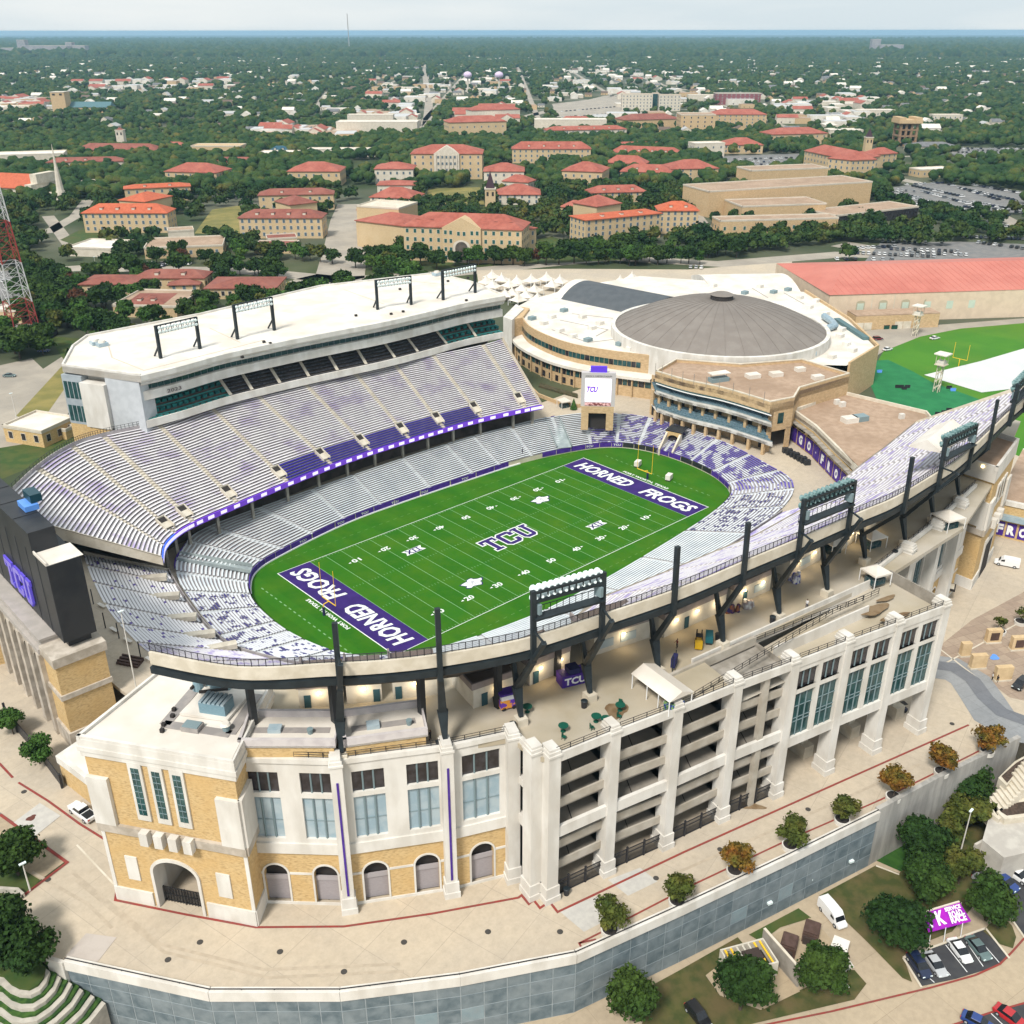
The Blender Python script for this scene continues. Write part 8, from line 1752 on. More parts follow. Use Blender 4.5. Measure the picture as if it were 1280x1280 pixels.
towerbox('cream bell tower with red spire on the hall at the right',(1082,200),7,172,spire=160,mm=M_campus)
towerbox('slim cream campanile among red roofs at the left',(154,188),8,163,spire=159,mm=M_campw,roofm=M_brnr)
towerbox('square tan church tower far left beyond the trees',(79,141),22,115,mm=M_tan)
bldg('blue green roofed church nave beside the square tower',[((85,141),(138,141),134,127,26,D(floors=0,wm=M_tan,rm=mat('blue_green_roof',(.09,.17,.19)),gable=True,maxr=12))])
# church with white spire
t,(a,b,e,o,ze)=bldg('cream church with bright orange roof and stepped gable',[((-40,246),(38,250),232,216,30,D(floors=1,cols=6,wk='d',wm=M_campw,rm=M_orng,gable=True,maxr=9))])
m=MB();q=b+o*15;m.ob((q.x+e.x*2,q.y+e.y*2),e,o,3,17,GZ,ze+3);m.ob((q.x+e.x*3,q.y+e.y*3),e,o,3,11,ze+3,ze+10);q2=b+e*12+o*10;m.ob((q2.x,q2.y),e,o,9,9,GZ,ze-4);m.build('stepped_gable',M_cream,t)
q=U(78,252,GZ);h=HT(180,q);t=thing('church_spire','needle thin white church spire beside the orange roofed church','spire',(*q,GZ));m=MB();m.taper((*q,GZ),(*q,GZ+(h-GZ)*.6),3.6,1.4,n=8);m.taper((*q,GZ+(h-GZ)*.6),(*q,h),1.2,.1,n=6);m.build('needle',M_campw,t);m=MB();m.taper((*q,GZ),(*q,GZ+8),4.4,3.4,n=8);m.build('base',M_campw,t)
# lattice tower building under construction
q=U(1129,182,GZ);h=HT(146,q);t=thing('open_frame_tower','brown open framed tower with jutting flat top on the right','tower',(*q,GZ));ex_=Vector((.74,-.67));ey_=Vector((.67,.74))
for a_ in (-9,-3,3,9):
 for b_ in (-9,9):p=Vector(q)+ex_*a_+ey_*b_;m=MB();m.ob((p.x,p.y),ex_,ey_,1.2,1.2,GZ,h-6);m.build('frame_leg',mat('brown_frame',(.30,.19,.11),(.24,.15,.09),.5),t)
for z in np.linspace(GZ+5,h-6,4):m=MB();m.ob(q,ex_,ey_,10.5,10.5,z-1.3,z);m.build('frame_floor',MATS['brown_frame'],t)
m=MB();m.ob(q,ex_,ey_,13,13,h-6,h-2.5);m.build('top_deck',M_tan,t);m=MB();m.ob(q,ex_,ey_,5,5,GZ,h-6);m.build('core',M_shadow,t)
for a_ in (-1,1):p=Vector(q)+ex_*a_*9;m=MB();m.ob((p.x,p.y),ex_,ey_,3.5,12,h-2.5,h);m.build('top_box',M_tan,t)
# mast red and white, left edge
b0=U(32,424,GZ);t=thing('lattice_mast','red and white steel lattice mast on a dark base at the left edge','mast',(*b0,GZ))
bw=6.2;hT=75.0
def mastpt(k,z):f=1-(z-GZ)/hT*.72;a=math.pi/4+k*math.pi/2;return (b0[0]+bw*f*math.cos(a)*1.2,b0[1]+bw*f*math.sin(a)*1.2,z)
M_mr=mat('mast_red',(.33,.05,.045));M_mw=mat('mast_white',(.55,.54,.54));zs_=np.linspace(GZ,GZ+hT,15)
for i in range(14):
 z0,z1_=zs_[i],zs_[i+1];mm=M_mw if i in (3,4,5,9,10,11) else M_mr;m=MB()
 for k in range(4):p,q,r,s=mastpt(k,z0),mastpt(k,z1_),mastpt((k+1) % 4,z0),mastpt((k+1) % 4,z1_);m.beam(p,q,.36);m.beam(p,s,.13);m.beam(r,q,.13);m.beam(q,s,.16)
 m.build('mast_section',mm,t)
m=MB();m.ob(b0,(.74,-.67),(.67,.74),10.5,8,GZ,GZ+2.2);m.build('base_enclosure',mat('dark_maroon_wall',(.035,.02,.03)),t);m=MB();m.ob((b0[0]+1,b0[1]+2),(.74,-.67),(.67,.74),3.4,2.4,GZ+2.2,GZ+5);m.build('equipment_hut',M_campw,t)
# ============================================================ STREETS, LAWNS
def road(nm,px,w,mm=M_road,dz=.03):return ribbon(nm,px,GZ+dz,w,mm)
ROADS=[([(340,372),(395,352),(425,345),(432,310),(437,275),(444,255)],26),([(-40,345),(100,335),(300,338),(430,350),(560,342),(760,322),(900,330),(1050,318),(1280,325)],15),([(-60,300),(60,290),(95,270),(110,250)],9),([(534,160),(536,130),(532,100),(530,85)],14),([(90,310),(60,270)],8),
 ([(865,260),(895,300),(925,298)],7),([(1080,215),(1130,225),(1180,235),(1290,290)],12),([(1000,118),(1280,140)],14),([(640,150),(760,120),(900,108),(1000,112)],18),([(395,140),(402,125),(410,115)],12),([(1130,335),(1280,310)],18),([(0,505),(60,470),(120,430)],12),([(1050,305),(1200,330)],20),([(755,205),(900,240),(990,200),(1150,195)],8),([(275,205),(420,210)],7)]
av=np.array([.67,.742]);ap=np.array([.742,-.67]);org=np.array(U(640,170,GZ))
RW=[]
for k in range(-6,8):q0=org+ap*(k*165+40);P_=[tuple(q0+av*20),tuple(q0+av*2600)];ribbon('street',P_,GZ+.03,9,M_road,world=True);RW.append((P_,15))
for k in range(9):q0=org+av*(60+k*(150+22*k));P_=[tuple(q0-ap*1500),tuple(q0+ap*1600)];ribbon('street',P_,GZ+.035,9,M_road,world=True);RW.append((P_,17))
for px,w in ROADS:
 road('street',px,w);P=[U(*p,GZ) for p in px];RW.append((P,w))
LOTS=[[(1100,236),(1165,228),(1285,240),(1285,264),(1210,272),(1112,256)],[(1100,304),(1200,302),(1300,306),(1300,322),(1080,328)],[(1185,184),(1300,186),(1300,200),(1195,199)],[(-60,470),(40,448),(95,500),(60,560),(-60,560)],[(-60,400),(20,395),(40,425),(-60,430)],[(690,130),(790,118),(780,148),(700,155)],[(900,195),(1000,192),(1000,212),(905,215)],[(0,340),(30,335),(30,372),(-40,376)]]
sheet('paved_court',[U(x,y,GZ) for x,y in ((596,338),(700,336),(860,337),(990,327),(990,350),(880,362),(760,372),(700,376),(600,376))],GZ+.04,M_plaza)
for i,l in enumerate(LOTS):sheet('car_park',[U(x,y,GZ) for x,y in l],GZ+.045,M_road if i in (3,4,5) else mat('grey_car_park',(.16,.16,.16),(.21,.2,.19),.2,det=6))
LAWNS=[([(243,292),(265,262),(305,256),(308,292)],M_dry),([(532,256),(535,236),(600,234),(606,256)],M_dry),([(75,300),(105,285),(150,296),(110,312)],M_grass),([(300,222),(325,212),(330,232)],M_grass),([(1000,262+0),(1020,250),(1050,258)],M_grass),([(60,420),(120,425),(80,450)],M_grass),([(20,520),(80,455),(98,440),(85,480),(50,530)],M_dry),([(0,560),(95,545),(96,560),(0,600)],M_grass),([(360,352),(420,362),(415,372),(340,368)],M_dry),([(735,245),(700,262),(720,275)],M_grass),([(895,300),(915,290),(925,298)],M_grass),([(690,296),(780,325),(560,335),(520,330)],M_grass)]
for l,mm in LAWNS:sheet('lawn',[U(x,y,GZ) for x,y in l],GZ+.05,mm)
# ============================================================ TREES
def leafmat(nm,cols,sc=.06):
 m=bpy.data.materials.new(nm);m.use_nodes=True;n=m.node_tree;b=n.nodes['Principled BSDF'];b.inputs['Roughness'].default_value=.8;b.inputs['Specular IOR Level'].default_value=.15
 g=n.nodes.new('ShaderNodeNewGeometry');t=n.nodes.new('ShaderNodeTexNoise');t.inputs['Scale'].default_value=sc;t.inputs['Detail'].default_value=3;n.links.new(g.outputs['Position'],t.inputs['Vector'])
 r=n.nodes.new('ShaderNodeValToRGB');el=r.color_ramp.elements;el[0].position=.3;el[1].position=.74;el[0].color=(*cols[0],1);el[1].color=(*cols[-1],1)
 for i,c in enumerate(cols[1:-1]):e_=el.new(.3+.44*(i+1)/(len(cols)-1));e_.color=(*c,1)
 t2=n.nodes.new('ShaderNodeTexNoise');t2.inputs['Scale'].default_value=1.1;t2.inputs['Detail'].default_value=4;n.links.new(g.outputs['Position'],t2.inputs['Vector'])
 r2=n.nodes.new('ShaderNodeMapRange');r2.inputs[1].default_value=.35;r2.inputs[2].default_value=.65;r2.inputs[3].default_value=.6;r2.inputs[4].default_value=1.4;n.links.new(t2.outputs[0],r2.inputs[0])
 x=n.nodes.new('ShaderNodeVectorMath');x.operation='SCALE';n.links.new(r.outputs[0],x.inputs[0]);n.links.new(r2.outputs[0],x.inputs[3]);n.links.new(t.outputs[0],r.inputs[0]);n.links.new(x.outputs[0],b.inputs['Base Color']);return m
L_oak=leafmat('live_oak_leaves',[(.012,.034,.007),(.026,.056,.010),(.048,.082,.014)])
L_lt=leafmat('fresh_green_leaves',[(.030,.075,.012),(.045,.10,.018),(.07,.12,.02)])
L_or=leafmat('autumn_leaves',[(.085,.085,.015),(.15,.085,.014),(.20,.065,.014)],.5)
L_ol=leafmat('olive_green_leaves',[(.04,.06,.012),(.07,.085,.016),(.10,.085,.018)],.3)
L_far=leafmat('far_woodland_leaves',[(.010,.034,.010),(.021,.052,.012),(.050,.078,.017),(.115,.095,.020)],.05)
L_red=leafmat('dark_red_leaves',[(.05,.02,.012),(.09,.035,.015)],.3)
M_bark=mat('grey_brown_bark',(.09,.07,.055),(.06,.045,.035),3)
def crown_mesh(nm,R,H,z0,nblob,nleaf,ls,mm,seed,flat=1.0):
 rg=np.random.default_rng(seed);V=[];F=[]
 cs=[]
 for i in range(nblob):
  a=rg.uniform(0,6.28);t=rg.uniform(0,1)**.6;zz_=rg.uniform(-.8,1);rr=R*.68*t*math.sqrt(max(.1,1-abs(zz_)**2*.7));cs.append((rr*math.cos(a),rr*math.sin(a),z0+H/2+zz_*H*.34,R*rg.uniform(.27,.42)))
 cs=np.array(cs);k=rg.integers(0,nblob,nleaf);d=rg.normal(size=(nleaf,3));d /= np.linalg.norm(d,axis=1)[:,None];d[:,2]=np.where(d[:,2]<-.35,-d[:,2],d[:,2])
 r=cs[k,3]*(.70+.75*rg.uniform(0,1,nleaf)**1.8);c=cs[k,:3]+d*r[:,None]*np.array([1,1,.8*flat])
 n=d+rg.normal(size=(nleaf,3))*.55;n /= np.linalg.norm(n,axis=1)[:,None];u=np.cross(n,rg.normal(size=(nleaf,3)));u /= np.linalg.norm(u,axis=1)[:,None];w=np.cross(n,u);s=(ls*rg.uniform(.6,1.4,nleaf))[:,None]
 V=np.concatenate([c-u*s,c-w*s*.7,c+u*s,c+w*s*.7],axis=1).reshape(-1,3);me=bpy.data.meshes.new(nm);me.from_pydata(V.tolist(),[],[(4*i,4*i+1,4*i+2,4*i+3) for i in range(nleaf)])
 # solid dim core keeps the crown from being see-through
 me.materials.append(mm);me.update();return me
def core(me,R,H,z0,seed):
 bm=bmesh.new();bm.from_mesh(me);rg=random.Random(seed);r=bmesh.ops.create_icosphere(bm,subdivisions=2,radius=1)
 for v in r['verts']:k=rg.uniform(.62,.80);v.co=Vector((v.co.x*R*k,v.co.y*R*k,z0+H/2+v.co.z*H*.42*k))
 bm.to_mesh(me);bm.free();return me
def trunk_mesh(h,r,R,seed):
 m=MB();rg=random.Random(seed);m.taper((0,0,0),(0,0,h),r,r*.7,n=7)
 for i in range(5):a=i*1.256+rg.uniform(-.3,.3);m.taper((0,0,h*.8),(R*.5*math.cos(a),R*.5*math.sin(a),h+R*.55),r*.5,r*.15,n=5)
 me=bpy.data.meshes.new('trunk');me.from_pydata(m.v,[],m.f);me.materials.append(M_bark);me.update();return me
TP={}
for kind,(R,H,z0,nb,nl,ls,mm,th,tr) in {'oakN':(4.6,6.4,1.5,20,6500,.34,L_oak,2.6,.28),'oak':(5.5,7.6,1.6,14,1500,.75,L_oak,3,.35),'lt':(4.2,7.0,1.6,12,1200,.65,L_lt,3,.25),'ltN':(2.9,4.6,1.0,14,3600,.27,L_lt,2,.14),'orN':(2.9,4.6,1.1,13,2800,.26,L_or,2,.13),'olN':(2.6,4.4,1.1,12,2400,.26,L_ol,2,.13),'or':(4.0,6.0,1.6,10,900,.65,L_ol,2.6,.2),'red':(4.0,6.0,1.6,10,900,.65,L_red,2.6,.2),'thin':(2.3,4.2,1.4,9,520,.26,L_ol,2.4,.09)}.items():
 TP[kind]=[]
 for sd in range(3):
  me=crown_mesh('crown',R,H,z0,nb,nl,ls,mm,sd*7+len(kind));
  if kind != 'thin':core(me,R*(.72 if kind in ('oakN','oak','lt') else .5),H*(.85 if kind in ('oakN','oak','lt') else .6),z0,sd)
  TP[kind].append((me,trunk_mesh(th,tr,R,sd)))
NT=[0]
def tree(kind,q,z,s,label,group=None,rz=None):
 rg=random.Random(NT[0]*13+5);NT[0]+=1;cm,tm_=TP[kind][NT[0] % 3]
 o_=bpy.data.objects.new('tree',None);C.objects.link(o_);o_.location=(q[0],q[1],z);o_.scale=(s,s,s*rg.uniform(.9,1.1));o_.rotation_euler=(0,0,rg.uniform(0,6));o_['label']=label;o_['category']='tree'
 if group:o_['group']=group
 for nm,me in (('trunk',tm_),('crown',cm)):c_=bpy.data.objects.new(nm,me);C.objects.link(c_);c_.parent=o_
 return o_
def planter(q,lb,z=GZ):t=thing('round_planter',lb,'planter',(*q,z));m=MB();m.taper((*q,z),(*q,z+.8),1.25,1.3,n=18);m.build('planter_ring',M_white,t);m=MB();m.taper((*q,z+.8),(*q,z+.83),1.1,1.1,n=18);m.build('soil',M_dark,t)
PLN=[((762,1166),'olN','yellow green tree nearest the wall corner, first of the row'),((846,1130),'olN','thin olive tree second in the row along the wall'),((918,1092),'orN','orange tree third in the row along the wall'),((987,1060),'olN','green tree fourth in the row along the wall'),((1052,1028),'olN','green tree fifth in the row along the wall'),((1116,999),'orN','rust red tree sixth in the row along the wall'),((1176,968),'orN','golden tree seventh in the row along the wall'),((1233,942),'orN','orange tree at the far end of the wall row')]
for px,k,lb in PLN:q=U(*px,GZ);tree(k,q,GZ+.3,1.02,lb,'planter trees along the wall');planter(q,'round white planter under the '+lb.replace(' tree',' foliage',1))
for px,lb in (((17,918),'small bright green tree at the left edge, upper of two'),((50,955),'small bright green tree by the black fence, lower of two')):q=U(*px,GZ);tree('ltN',q,GZ,1.0,lb)
t=thing('black_fence','short run of tall black fence beside the small green trees','fence',(*U(60,960,GZ),GZ));
fp=[U(x,y,GZ) for x,y in ((8,895),(22,915),(52,950),(78,985))]
for a,b in zip(fp[:-1],fp[1:]):m=MB();m.wall([a,b],GZ+.1,GZ+2.6,.12);m.build('fence_panel',M_rail,t)
for p in fp:m=MB();m.ob(p,(1,0),(0,1),.2,.2,GZ,GZ+3.0);m.build('fence_post',M_rail,t)
for px,s,lb in (((24,1097),1.0,'dark green tree in the bed beside the lamp post'),((10,1192),1.1,'broad dark tree at the lower left edge'),((42,1205),.9,'dark tree beside the hedge terraces at lower left')):q=U(*px,GZ-.5);tree('oakN',q,GZ-1.0,s,lb)
for px,s,k,lb in (((925,1262),1.02,'oakN','dark round tree in front of the cream generator box'),((1026,1237),.92,'oakN','dark tree between screen wall and purple container'),((1122,1180),1.15,'oakN','big dark tree left of the magenta banner'),((1150,1122),1.0,'oakN','dark tree above the banner, lower of the clump'),((1150,1078),1.05,'oakN','dark tree beside the plain concrete wall'),((1186,1058),1.15,'olN','brownish tree in the middle of the clump'),((1200,1012),1.1,'oakN','dark tree at the top of the clump near the stairs'),((1198,1105),1.3,'olN','yellow green tree above the magenta banner'),((1232,1150),1.0,'oakN','dark tree right of the magenta banner'),((792,1275),.95,'oakN','dark tree at the bottom edge below the panel wall'),((1205,1040),1.6,'olN','wide brown green tree right of the dark clump'),((1240,985),.55,'oakN','low dark bush beside the stairs')):q=U(*px,zl);tree(k,q,zl,s,lb)
for px,lb in (((1249,792),'small thin tree in white ring on the brown plaza, left one'),((1275,780),'small thin tree in white ring on the brown plaza, right one')):q=U(*px,GZ);tree('thin',q,GZ,.75,lb);planter(q,'low white ring round a '+lb.replace(' in white ring',''))
# mid-distance trees: clumps read off the ground plane; nearest ones become things, the rest one woodland
def inpoly(P,poly):
 x,y=P[:,0],P[:,1];r=np.zeros(len(P),bool);n=len(poly);j=n-1
 for i in range(n):
  xi,yi=poly[i];xj,yj=poly[j];c_=((yi>y) != (yj>y)) & (x<(xj-xi)*(y-yi)/((yj-yi) or 1e-9)+xi);r ^= c_;j=i
 return r
def nearline(P,L,w):
 r=np.zeros(len(P),bool)
 for a,b in zip(L[:-1],L[1:]):
  a=np.array(a);b=np.array(b);ab=b-a;t=np.clip(((P-a)@ab)/(ab@ab),0,1);r |= np.linalg.norm(P-(a+t[:,None]*ab),axis=1)<w/2+2.5
 return r
def grid_px(x0,x1,y0,y1,sp,jit=.45):
 c_=[U(x,y,GZ) for x,y in ((x0,y0),(x1,y0),(x1,y1),(x0,y1))];a=np.array(c_);mn,mxx=a.min(0),a.max(0)
 X,Y=np.meshgrid(np.arange(mn[0],mxx[0],sp),np.arange(mn[1],mxx[1],sp));P=np.c_[X.ravel(),Y.ravel()];P=P+RNG.uniform(-jit*sp,jit*sp,P.shape);return P[inpoly(P,c_)]
excl=[[U(x,y,GZ) for x,y in l] for l in LOTS]+[[U(x,y,GZ) for x,y in l] for l,_ in LAWNS]+FOOT
stad=[U(x,y,GZ) for x,y in ((-300,470),(60,452),(100,520),(300,470),(590,335),(700,335),(900,335),(1000,326),(1300,322),(1600,330),(1700,1400),(-300,1400))]
shops=[[U(x,y,GZ) for x,y in l] for l in (((640,150),(700,92),(760,84),(900,118),(1010,125),(900,150)),((560,150),(640,135),(640,160),(560,165)),((440,150),(530,120),(530,160)),((0,125),(55,125),(55,138),(0,138)),((95,105),(290,100),(290,115),(110,118)),((330,160),(440,168),(440,176),(330,172)),((460,100),(640,95),(640,130),(460,130)),((940,165),(1000,120),(1100,125),(1060,165)))]
def ok(P,dens_shop=.25):
 m_=~inpoly(P,stad)
 for e_ in excl:m_ &= ~inpoly(P,e_)
 for L_,w in RW:m_ &= ~nearline(P,L_,w)
 for s_ in shops:m_ &= ~(inpoly(P,s_) & (RNG.uniform(size=len(P))>dens_shop))
 return P[m_]
campus_open=[[U(x,y,GZ) for x,y in l] for l in (((60,300),(440,300),(440,240),(60,260)),((440,345),(520,330),(520,200),(430,200)),((660,330),(690,200),(520,196),(640,262)),((0,440),(60,500),(0,520)),((20,330),(440,345),(430,300),(60,305)),((1060,300),(1200,300),(1120,260),(1000,260)),((870,300),(900,330),(1060,330),(1060,300)),((1000,215),(1130,230),(1280,215),(1280,180),(1000,180)))]
Pm=ok(grid_px(-30,1320,470,176,10.5))
keep=RNG.uniform(size=len(Pm))<.86
for co in campus_open:keep &= ~(inpoly(Pm,co) & (RNG.uniform(size=len(Pm))<.62))
Pm=Pm[keep]
# street rows the photograph shows clearly
rows=[]
for (x0,y0),(x1,y1),n_ in (((560,332),(800,330),16),((700,318),(880,332),14),((880,322),(1060,300),15),((890,312),(1100,290),15),((1040,300),(1180,308),9),((440,335),(520,345),6),((300,318),(420,330),8),((255,342),(350,345),7),((20,400),(110,415),9),((40,370),(100,385),6),((60,345),(110,370),5),((100,405),(150,425),6),((1070,270),(1120,300),5)):
 for i in range(n_):x=x0+(x1-x0)*(i+.5)/n_;y=y0+(y1-y0)*(i+.5)/n_;rows.append(U(x,y,GZ))
rows=np.array(rows)+RNG.uniform(-2,2,(len(rows),2));allm=np.r_[rows,Pm]
inst=~inpoly(allm,stad) | (np.arange(len(allm))<len(rows));allm=allm[inst];dist=np.linalg.norm(allm-CAM[:2],axis=1);order=np.argsort(dist)
kinds_w=['oak']*11+['lt']*4+['or']*2+['red']
def where(q):
 x,y=PJ(q[0],q[1],GZ+4);h='left' if x<427 else ('centre' if x<853 else 'right');return h,x,y
LM=[(107,291,'the orange roofed residence at left'),(250,275,'the dry yellow lawn'),(350,285,'the dark red roofed residence'),(180,345,'the red roofed school'),(300,365,'the low house behind the press box'),(40,400,'the red and white mast'),(580,300,'the main hall archway'),(470,330,'the main hall left wing'),(570,245,'the yellow lawn'),(700,240,'the chapel tower'),(790,300,'the orange roofed residence at right'),(640,350,'the white pointed tents'),(760,335,'the dark vault roof'),(940,300,'the modern arts centre'),(900,340,'the white gymnasium'),(1100,320,'the fieldhouse roof'),(1180,250,'the big car park'),(1240,310,'the street of parked cars'),(1050,200,'the hall with the spire'),(1130,170,'the open framed tower'),(800,215,'the right residence group'),(660,195,'the long dormered residence'),(230,215,'the red roofed hall behind the dry lawn'),(390,215,'the right red roofed hall behind the dry lawn'),(90,235,'the white church spire'),(120,200,'the red gabled school'),(20,520,'the small tan gatehouse'),(1270,200,'the far right car park'),(900,200,'the plain white tan block')]
KN={'oak':'dark green tree','lt':'bright green tree','or':'olive yellow tree','red':'dark reddish tree'}
for j in order[:262]:
 q=allm[j];k=kinds_w[int(RNG.integers(0,len(kinds_w)))];h,x,y=where(q);lm=min(LM,key=lambda l:(l[0]-x)**2+((l[1]-y)*2)**2);side=('left of' if x<lm[0]-12 else 'right of' if x>lm[0]+12 else ('beyond' if y<lm[1] else 'in front of'))
 s=float(RNG.uniform(.85,1.25))*(1.0 if k != 'lt' else 1.05);tree(k,q,GZ,s,'%s %s %s' % (KN[k],side,lm[2]),'campus trees among the buildings')
rest=allm[order[262:]]
def ico(n):
 bm=bmesh.new();bmesh.ops.create_icosphere(bm,subdivisions=n,radius=1);v=np.array([p.co[:] for p in bm.verts]);f=np.array([[q.index for q in p.verts] for p in bm.faces]);bm.free();return v,f
def woodland(nm,groups_,label,mm):
 VV=[];FF=[];off=0
 for P,n,rmin,rmax,hz,lobes in groups_:
  v0,f0=ico(n)
  for l in range(lobes):
   N_t=len(P);r=RNG.uniform(rmin,rmax,N_t);jit=RNG.uniform(.72,1.28,(N_t,len(v0)))
   c_=np.c_[P,np.full(N_t,GZ)+r*hz]
   if lobes>1:c_=c_+np.c_[RNG.uniform(-.6,.6,(N_t,2))*r[:,None],RNG.uniform(-.2,.4,N_t)*r];r=r*.68
   V=c_[:,None,:]+v0[None]*jit[:,:,None]*r[:,None,None]*np.array([1,1,.8]);F_=f0[None]+(np.arange(N_t)*len(v0))[:,None,None]+off
   VV.append(V.reshape(-1,3));FF.append(F_.reshape(-1,3));off+=N_t*len(v0)
 V=np.concatenate(VV);F_=np.concatenate(FF);me=bpy.data.meshes.new(nm);me.vertices.add(len(V));me.vertices.foreach_set('co',V.ravel());me.loops.add(F_.size);me.loops.foreach_set('vertex_index',F_.ravel().astype(np.int32));me.polygons.add(len(F_));me.polygons.foreach_set('loop_start',np.arange(0,F_.size,3,dtype=np.int32));me.polygons.foreach_set('loop_total',np.full(len(F_),3,np.int32));me.update(calc_edges=True);me.materials.append(mm);ob=bpy.data.objects.new(nm,me);C.objects.link(ob);ob['kind']='stuff';ob['label']=label;ob['category']='woodland';return ob,len(F_)
P1=ok(grid_px(-40,1330,176,110,12.5));P1=P1[RNG.uniform(size=len(P1))<.74]
# houses clear little plots in the far trees
HOUSES=ok(grid_px(-20,1300,172,88,66,.5),1.0);HOUSES=HOUSES[RNG.permutation(len(HOUSES))[:285]];MORE=ok(grid_px(-40,1320,168,70,52,.5),1.0);MORE=MORE[RNG.permutation(len(MORE))[:1500]]
hs=[]
for s_ in shops:
 a=np.array(s_);Pq=RNG.uniform(a.min(0),a.max(0),(160,2));Pq=Pq[inpoly(Pq,s_)][:34];hs.append(Pq)
HS=np.concatenate(hs)
hd=np.r_[HOUSES,HS,MORE]
def clear(P,Q,r,front=34):
 m_=np.ones(len(P),bool)
 for q in Q:
  v=CAM[:2]-q;v=v/np.linalg.norm(v);w=P-q;t=w@v;s_=np.abs(w@np.array([-v[1],v[0]]));m_ &= ~((t>-r) & (t<front) & (s_<r))
 return P[m_]
P1=clear(P1,hd,11);P2=grid_px(-60,1340,110,74,20);P2=ok(P2);P2=P2[RNG.uniform(size=len(P2))<.84];P2=clear(P2,hd,14,60);P3=grid_px(-80,1360,74,51,70)
P3=P3[RNG.uniform(size=len(P3))<.8]
rest=clear(rest,hd,9)
nT=0
rest=rest[np.argsort(np.linalg.norm(rest-CAM[:2],axis=1))];NB=650;near_,rest=rest[:NB],rest[NB:]
def leafwood(P,label):
 V=[];n_=420;srcs=[]
 for me in (crown_mesh('c',5.5,7.6,1.0,12,n_,1.0,L_far,5),crown_mesh('c',5.0,8.0,1.0,10,n_,1.0,L_far,8),crown_mesh('c',6.2,7.0,1.0,14,n_,1.05,L_far,11)):a=np.empty(n_*12);me.vertices.foreach_get('co',a);srcs.append(a.reshape(-1,3))
 for i,q in enumerate(P):s=RNG.uniform(.8,1.25);t_=RNG.uniform(0,6.28);A=srcs[i % 3]*s;V.append(np.c_[A[:,0]*math.cos(t_)-A[:,1]*math.sin(t_)+q[0],A[:,0]*math.sin(t_)+A[:,1]*math.cos(t_)+q[1],A[:,2]+GZ])
 V=np.concatenate(V);nq=len(V)//4;me=bpy.data.meshes.new('campus_tree_crowns');me.vertices.add(len(V));me.vertices.foreach_set('co',V.ravel());me.loops.add(nq*4);me.loops.foreach_set('vertex_index',np.arange(nq*4,dtype=np.int32));me.polygons.add(nq);me.polygons.foreach_set('loop_start',np.arange(0,nq*4,4,dtype=np.int32));me.polygons.foreach_set('loop_total',np.full(nq,4,np.int32));me.update(calc_edges=True);me.materials.append(L_far);ob=bpy.data.objects.new('campus_tree_crowns',me);C.objects.link(ob);ob['kind']='stuff';ob['label']=label;ob['category']='woodland'
leafwood(near_,'dense leafy crowns filling the gaps between campus halls')
for args in (('campus_woodland',[(near_,1,3.0,4.2,1.3,2),(rest,2,4.4,6.8,.95,4)],'mass of dark tree crowns behind the campus buildings',L_far),('suburban_woodland',[(P1,1,5.0,7.6,.75,3),(P2,1,7.5,11.5,.6,2)],'endless tree covered suburb reaching toward the horizon',L_far),('distant_woodland',[(P3,1,26,44,.22,1)],'hazy distant treetops below the horizon',L_far)):_,n_=woodland(*args);nT+=n_
print('woodland tris',nT,len(rest),len(P1),len(P2),len(P3),'houses',len(HOUSES),len(HS),'windows',NW[0])
# ---- far houses and shops
def hmesh(w,d_,h,rh,wm,rm,flat=False):
 m=MB();m.box(-w/2,-d_/2,0,w/2,d_/2,h,0)
 if flat:m.box(-w/2+.3,-d_/2+.3,h+.01,w/2-.3,d_/2-.3,h+.4,1)
 else:m.add([(-w/2-.5,-d_/2-.5,h),(w/2+.5,-d_/2-.5,h),(w/2+.5,d_/2+.5,h),(-w/2-.5,d_/2+.5,h),(-w/2,0,h+rh),(w/2,0,h+rh)],[(0,1,5,4),(2,3,4,5)],1);m.add([(-w/2,-d_/2,h),(-w/2,d_/2,h),(-w/2,0,h+rh),(w/2,-d_/2,h),(w/2,d_/2,h),(w/2,0,h+rh)],[(0,1,2),(3,4,5)],0)
 for s in (-.3,.1):m.box(w*s,-d_/2-.05,1.2,w*s+1.6,-d_/2-.01,2.8,2)
 me=bpy.data.meshes.new('house');me.from_pydata(m.v,[],m.f);[me.materials.append(x) for x in (wm,rm,M_dglass)];me.polygons.foreach_set('material_index',m.mi);me.update();return me
HM=[('white gabled house among the far suburb trees',hmesh(19,12,6.5,4,M_roofw,M_roofw)),('grey roofed house among the far suburb trees',hmesh(16,11,4.5,3.5,M_campw,M_asphr)),('brown roofed house among the far suburb trees',hmesh(15,11,4.5,3.5,M_tan,mat('brown_shingle',(.14,.10,.08)))),('white roofed cottage among the far suburb trees',hmesh(18,11,5.5,3,M_campw,mat('pale_grey_shingle',(.40,.40,.40))))]
SM_=[('flat white roofed shop in the far commercial strip',hmesh(34,20,6,0,M_campw,M_roofw,True)),('flat tan roofed shop in the far commercial strip',hmesh(28,22,7,0,M_tan,M_rooft,True)),('flat grey roofed shop in the far commercial strip',hmesh(40,24,8,0,M_roofw,mat('light_grey_roof',(.50,.50,.50)),True)),('red roofed building in the far commercial strip',hmesh(30,16,8,4,M_campw,M_tile))]
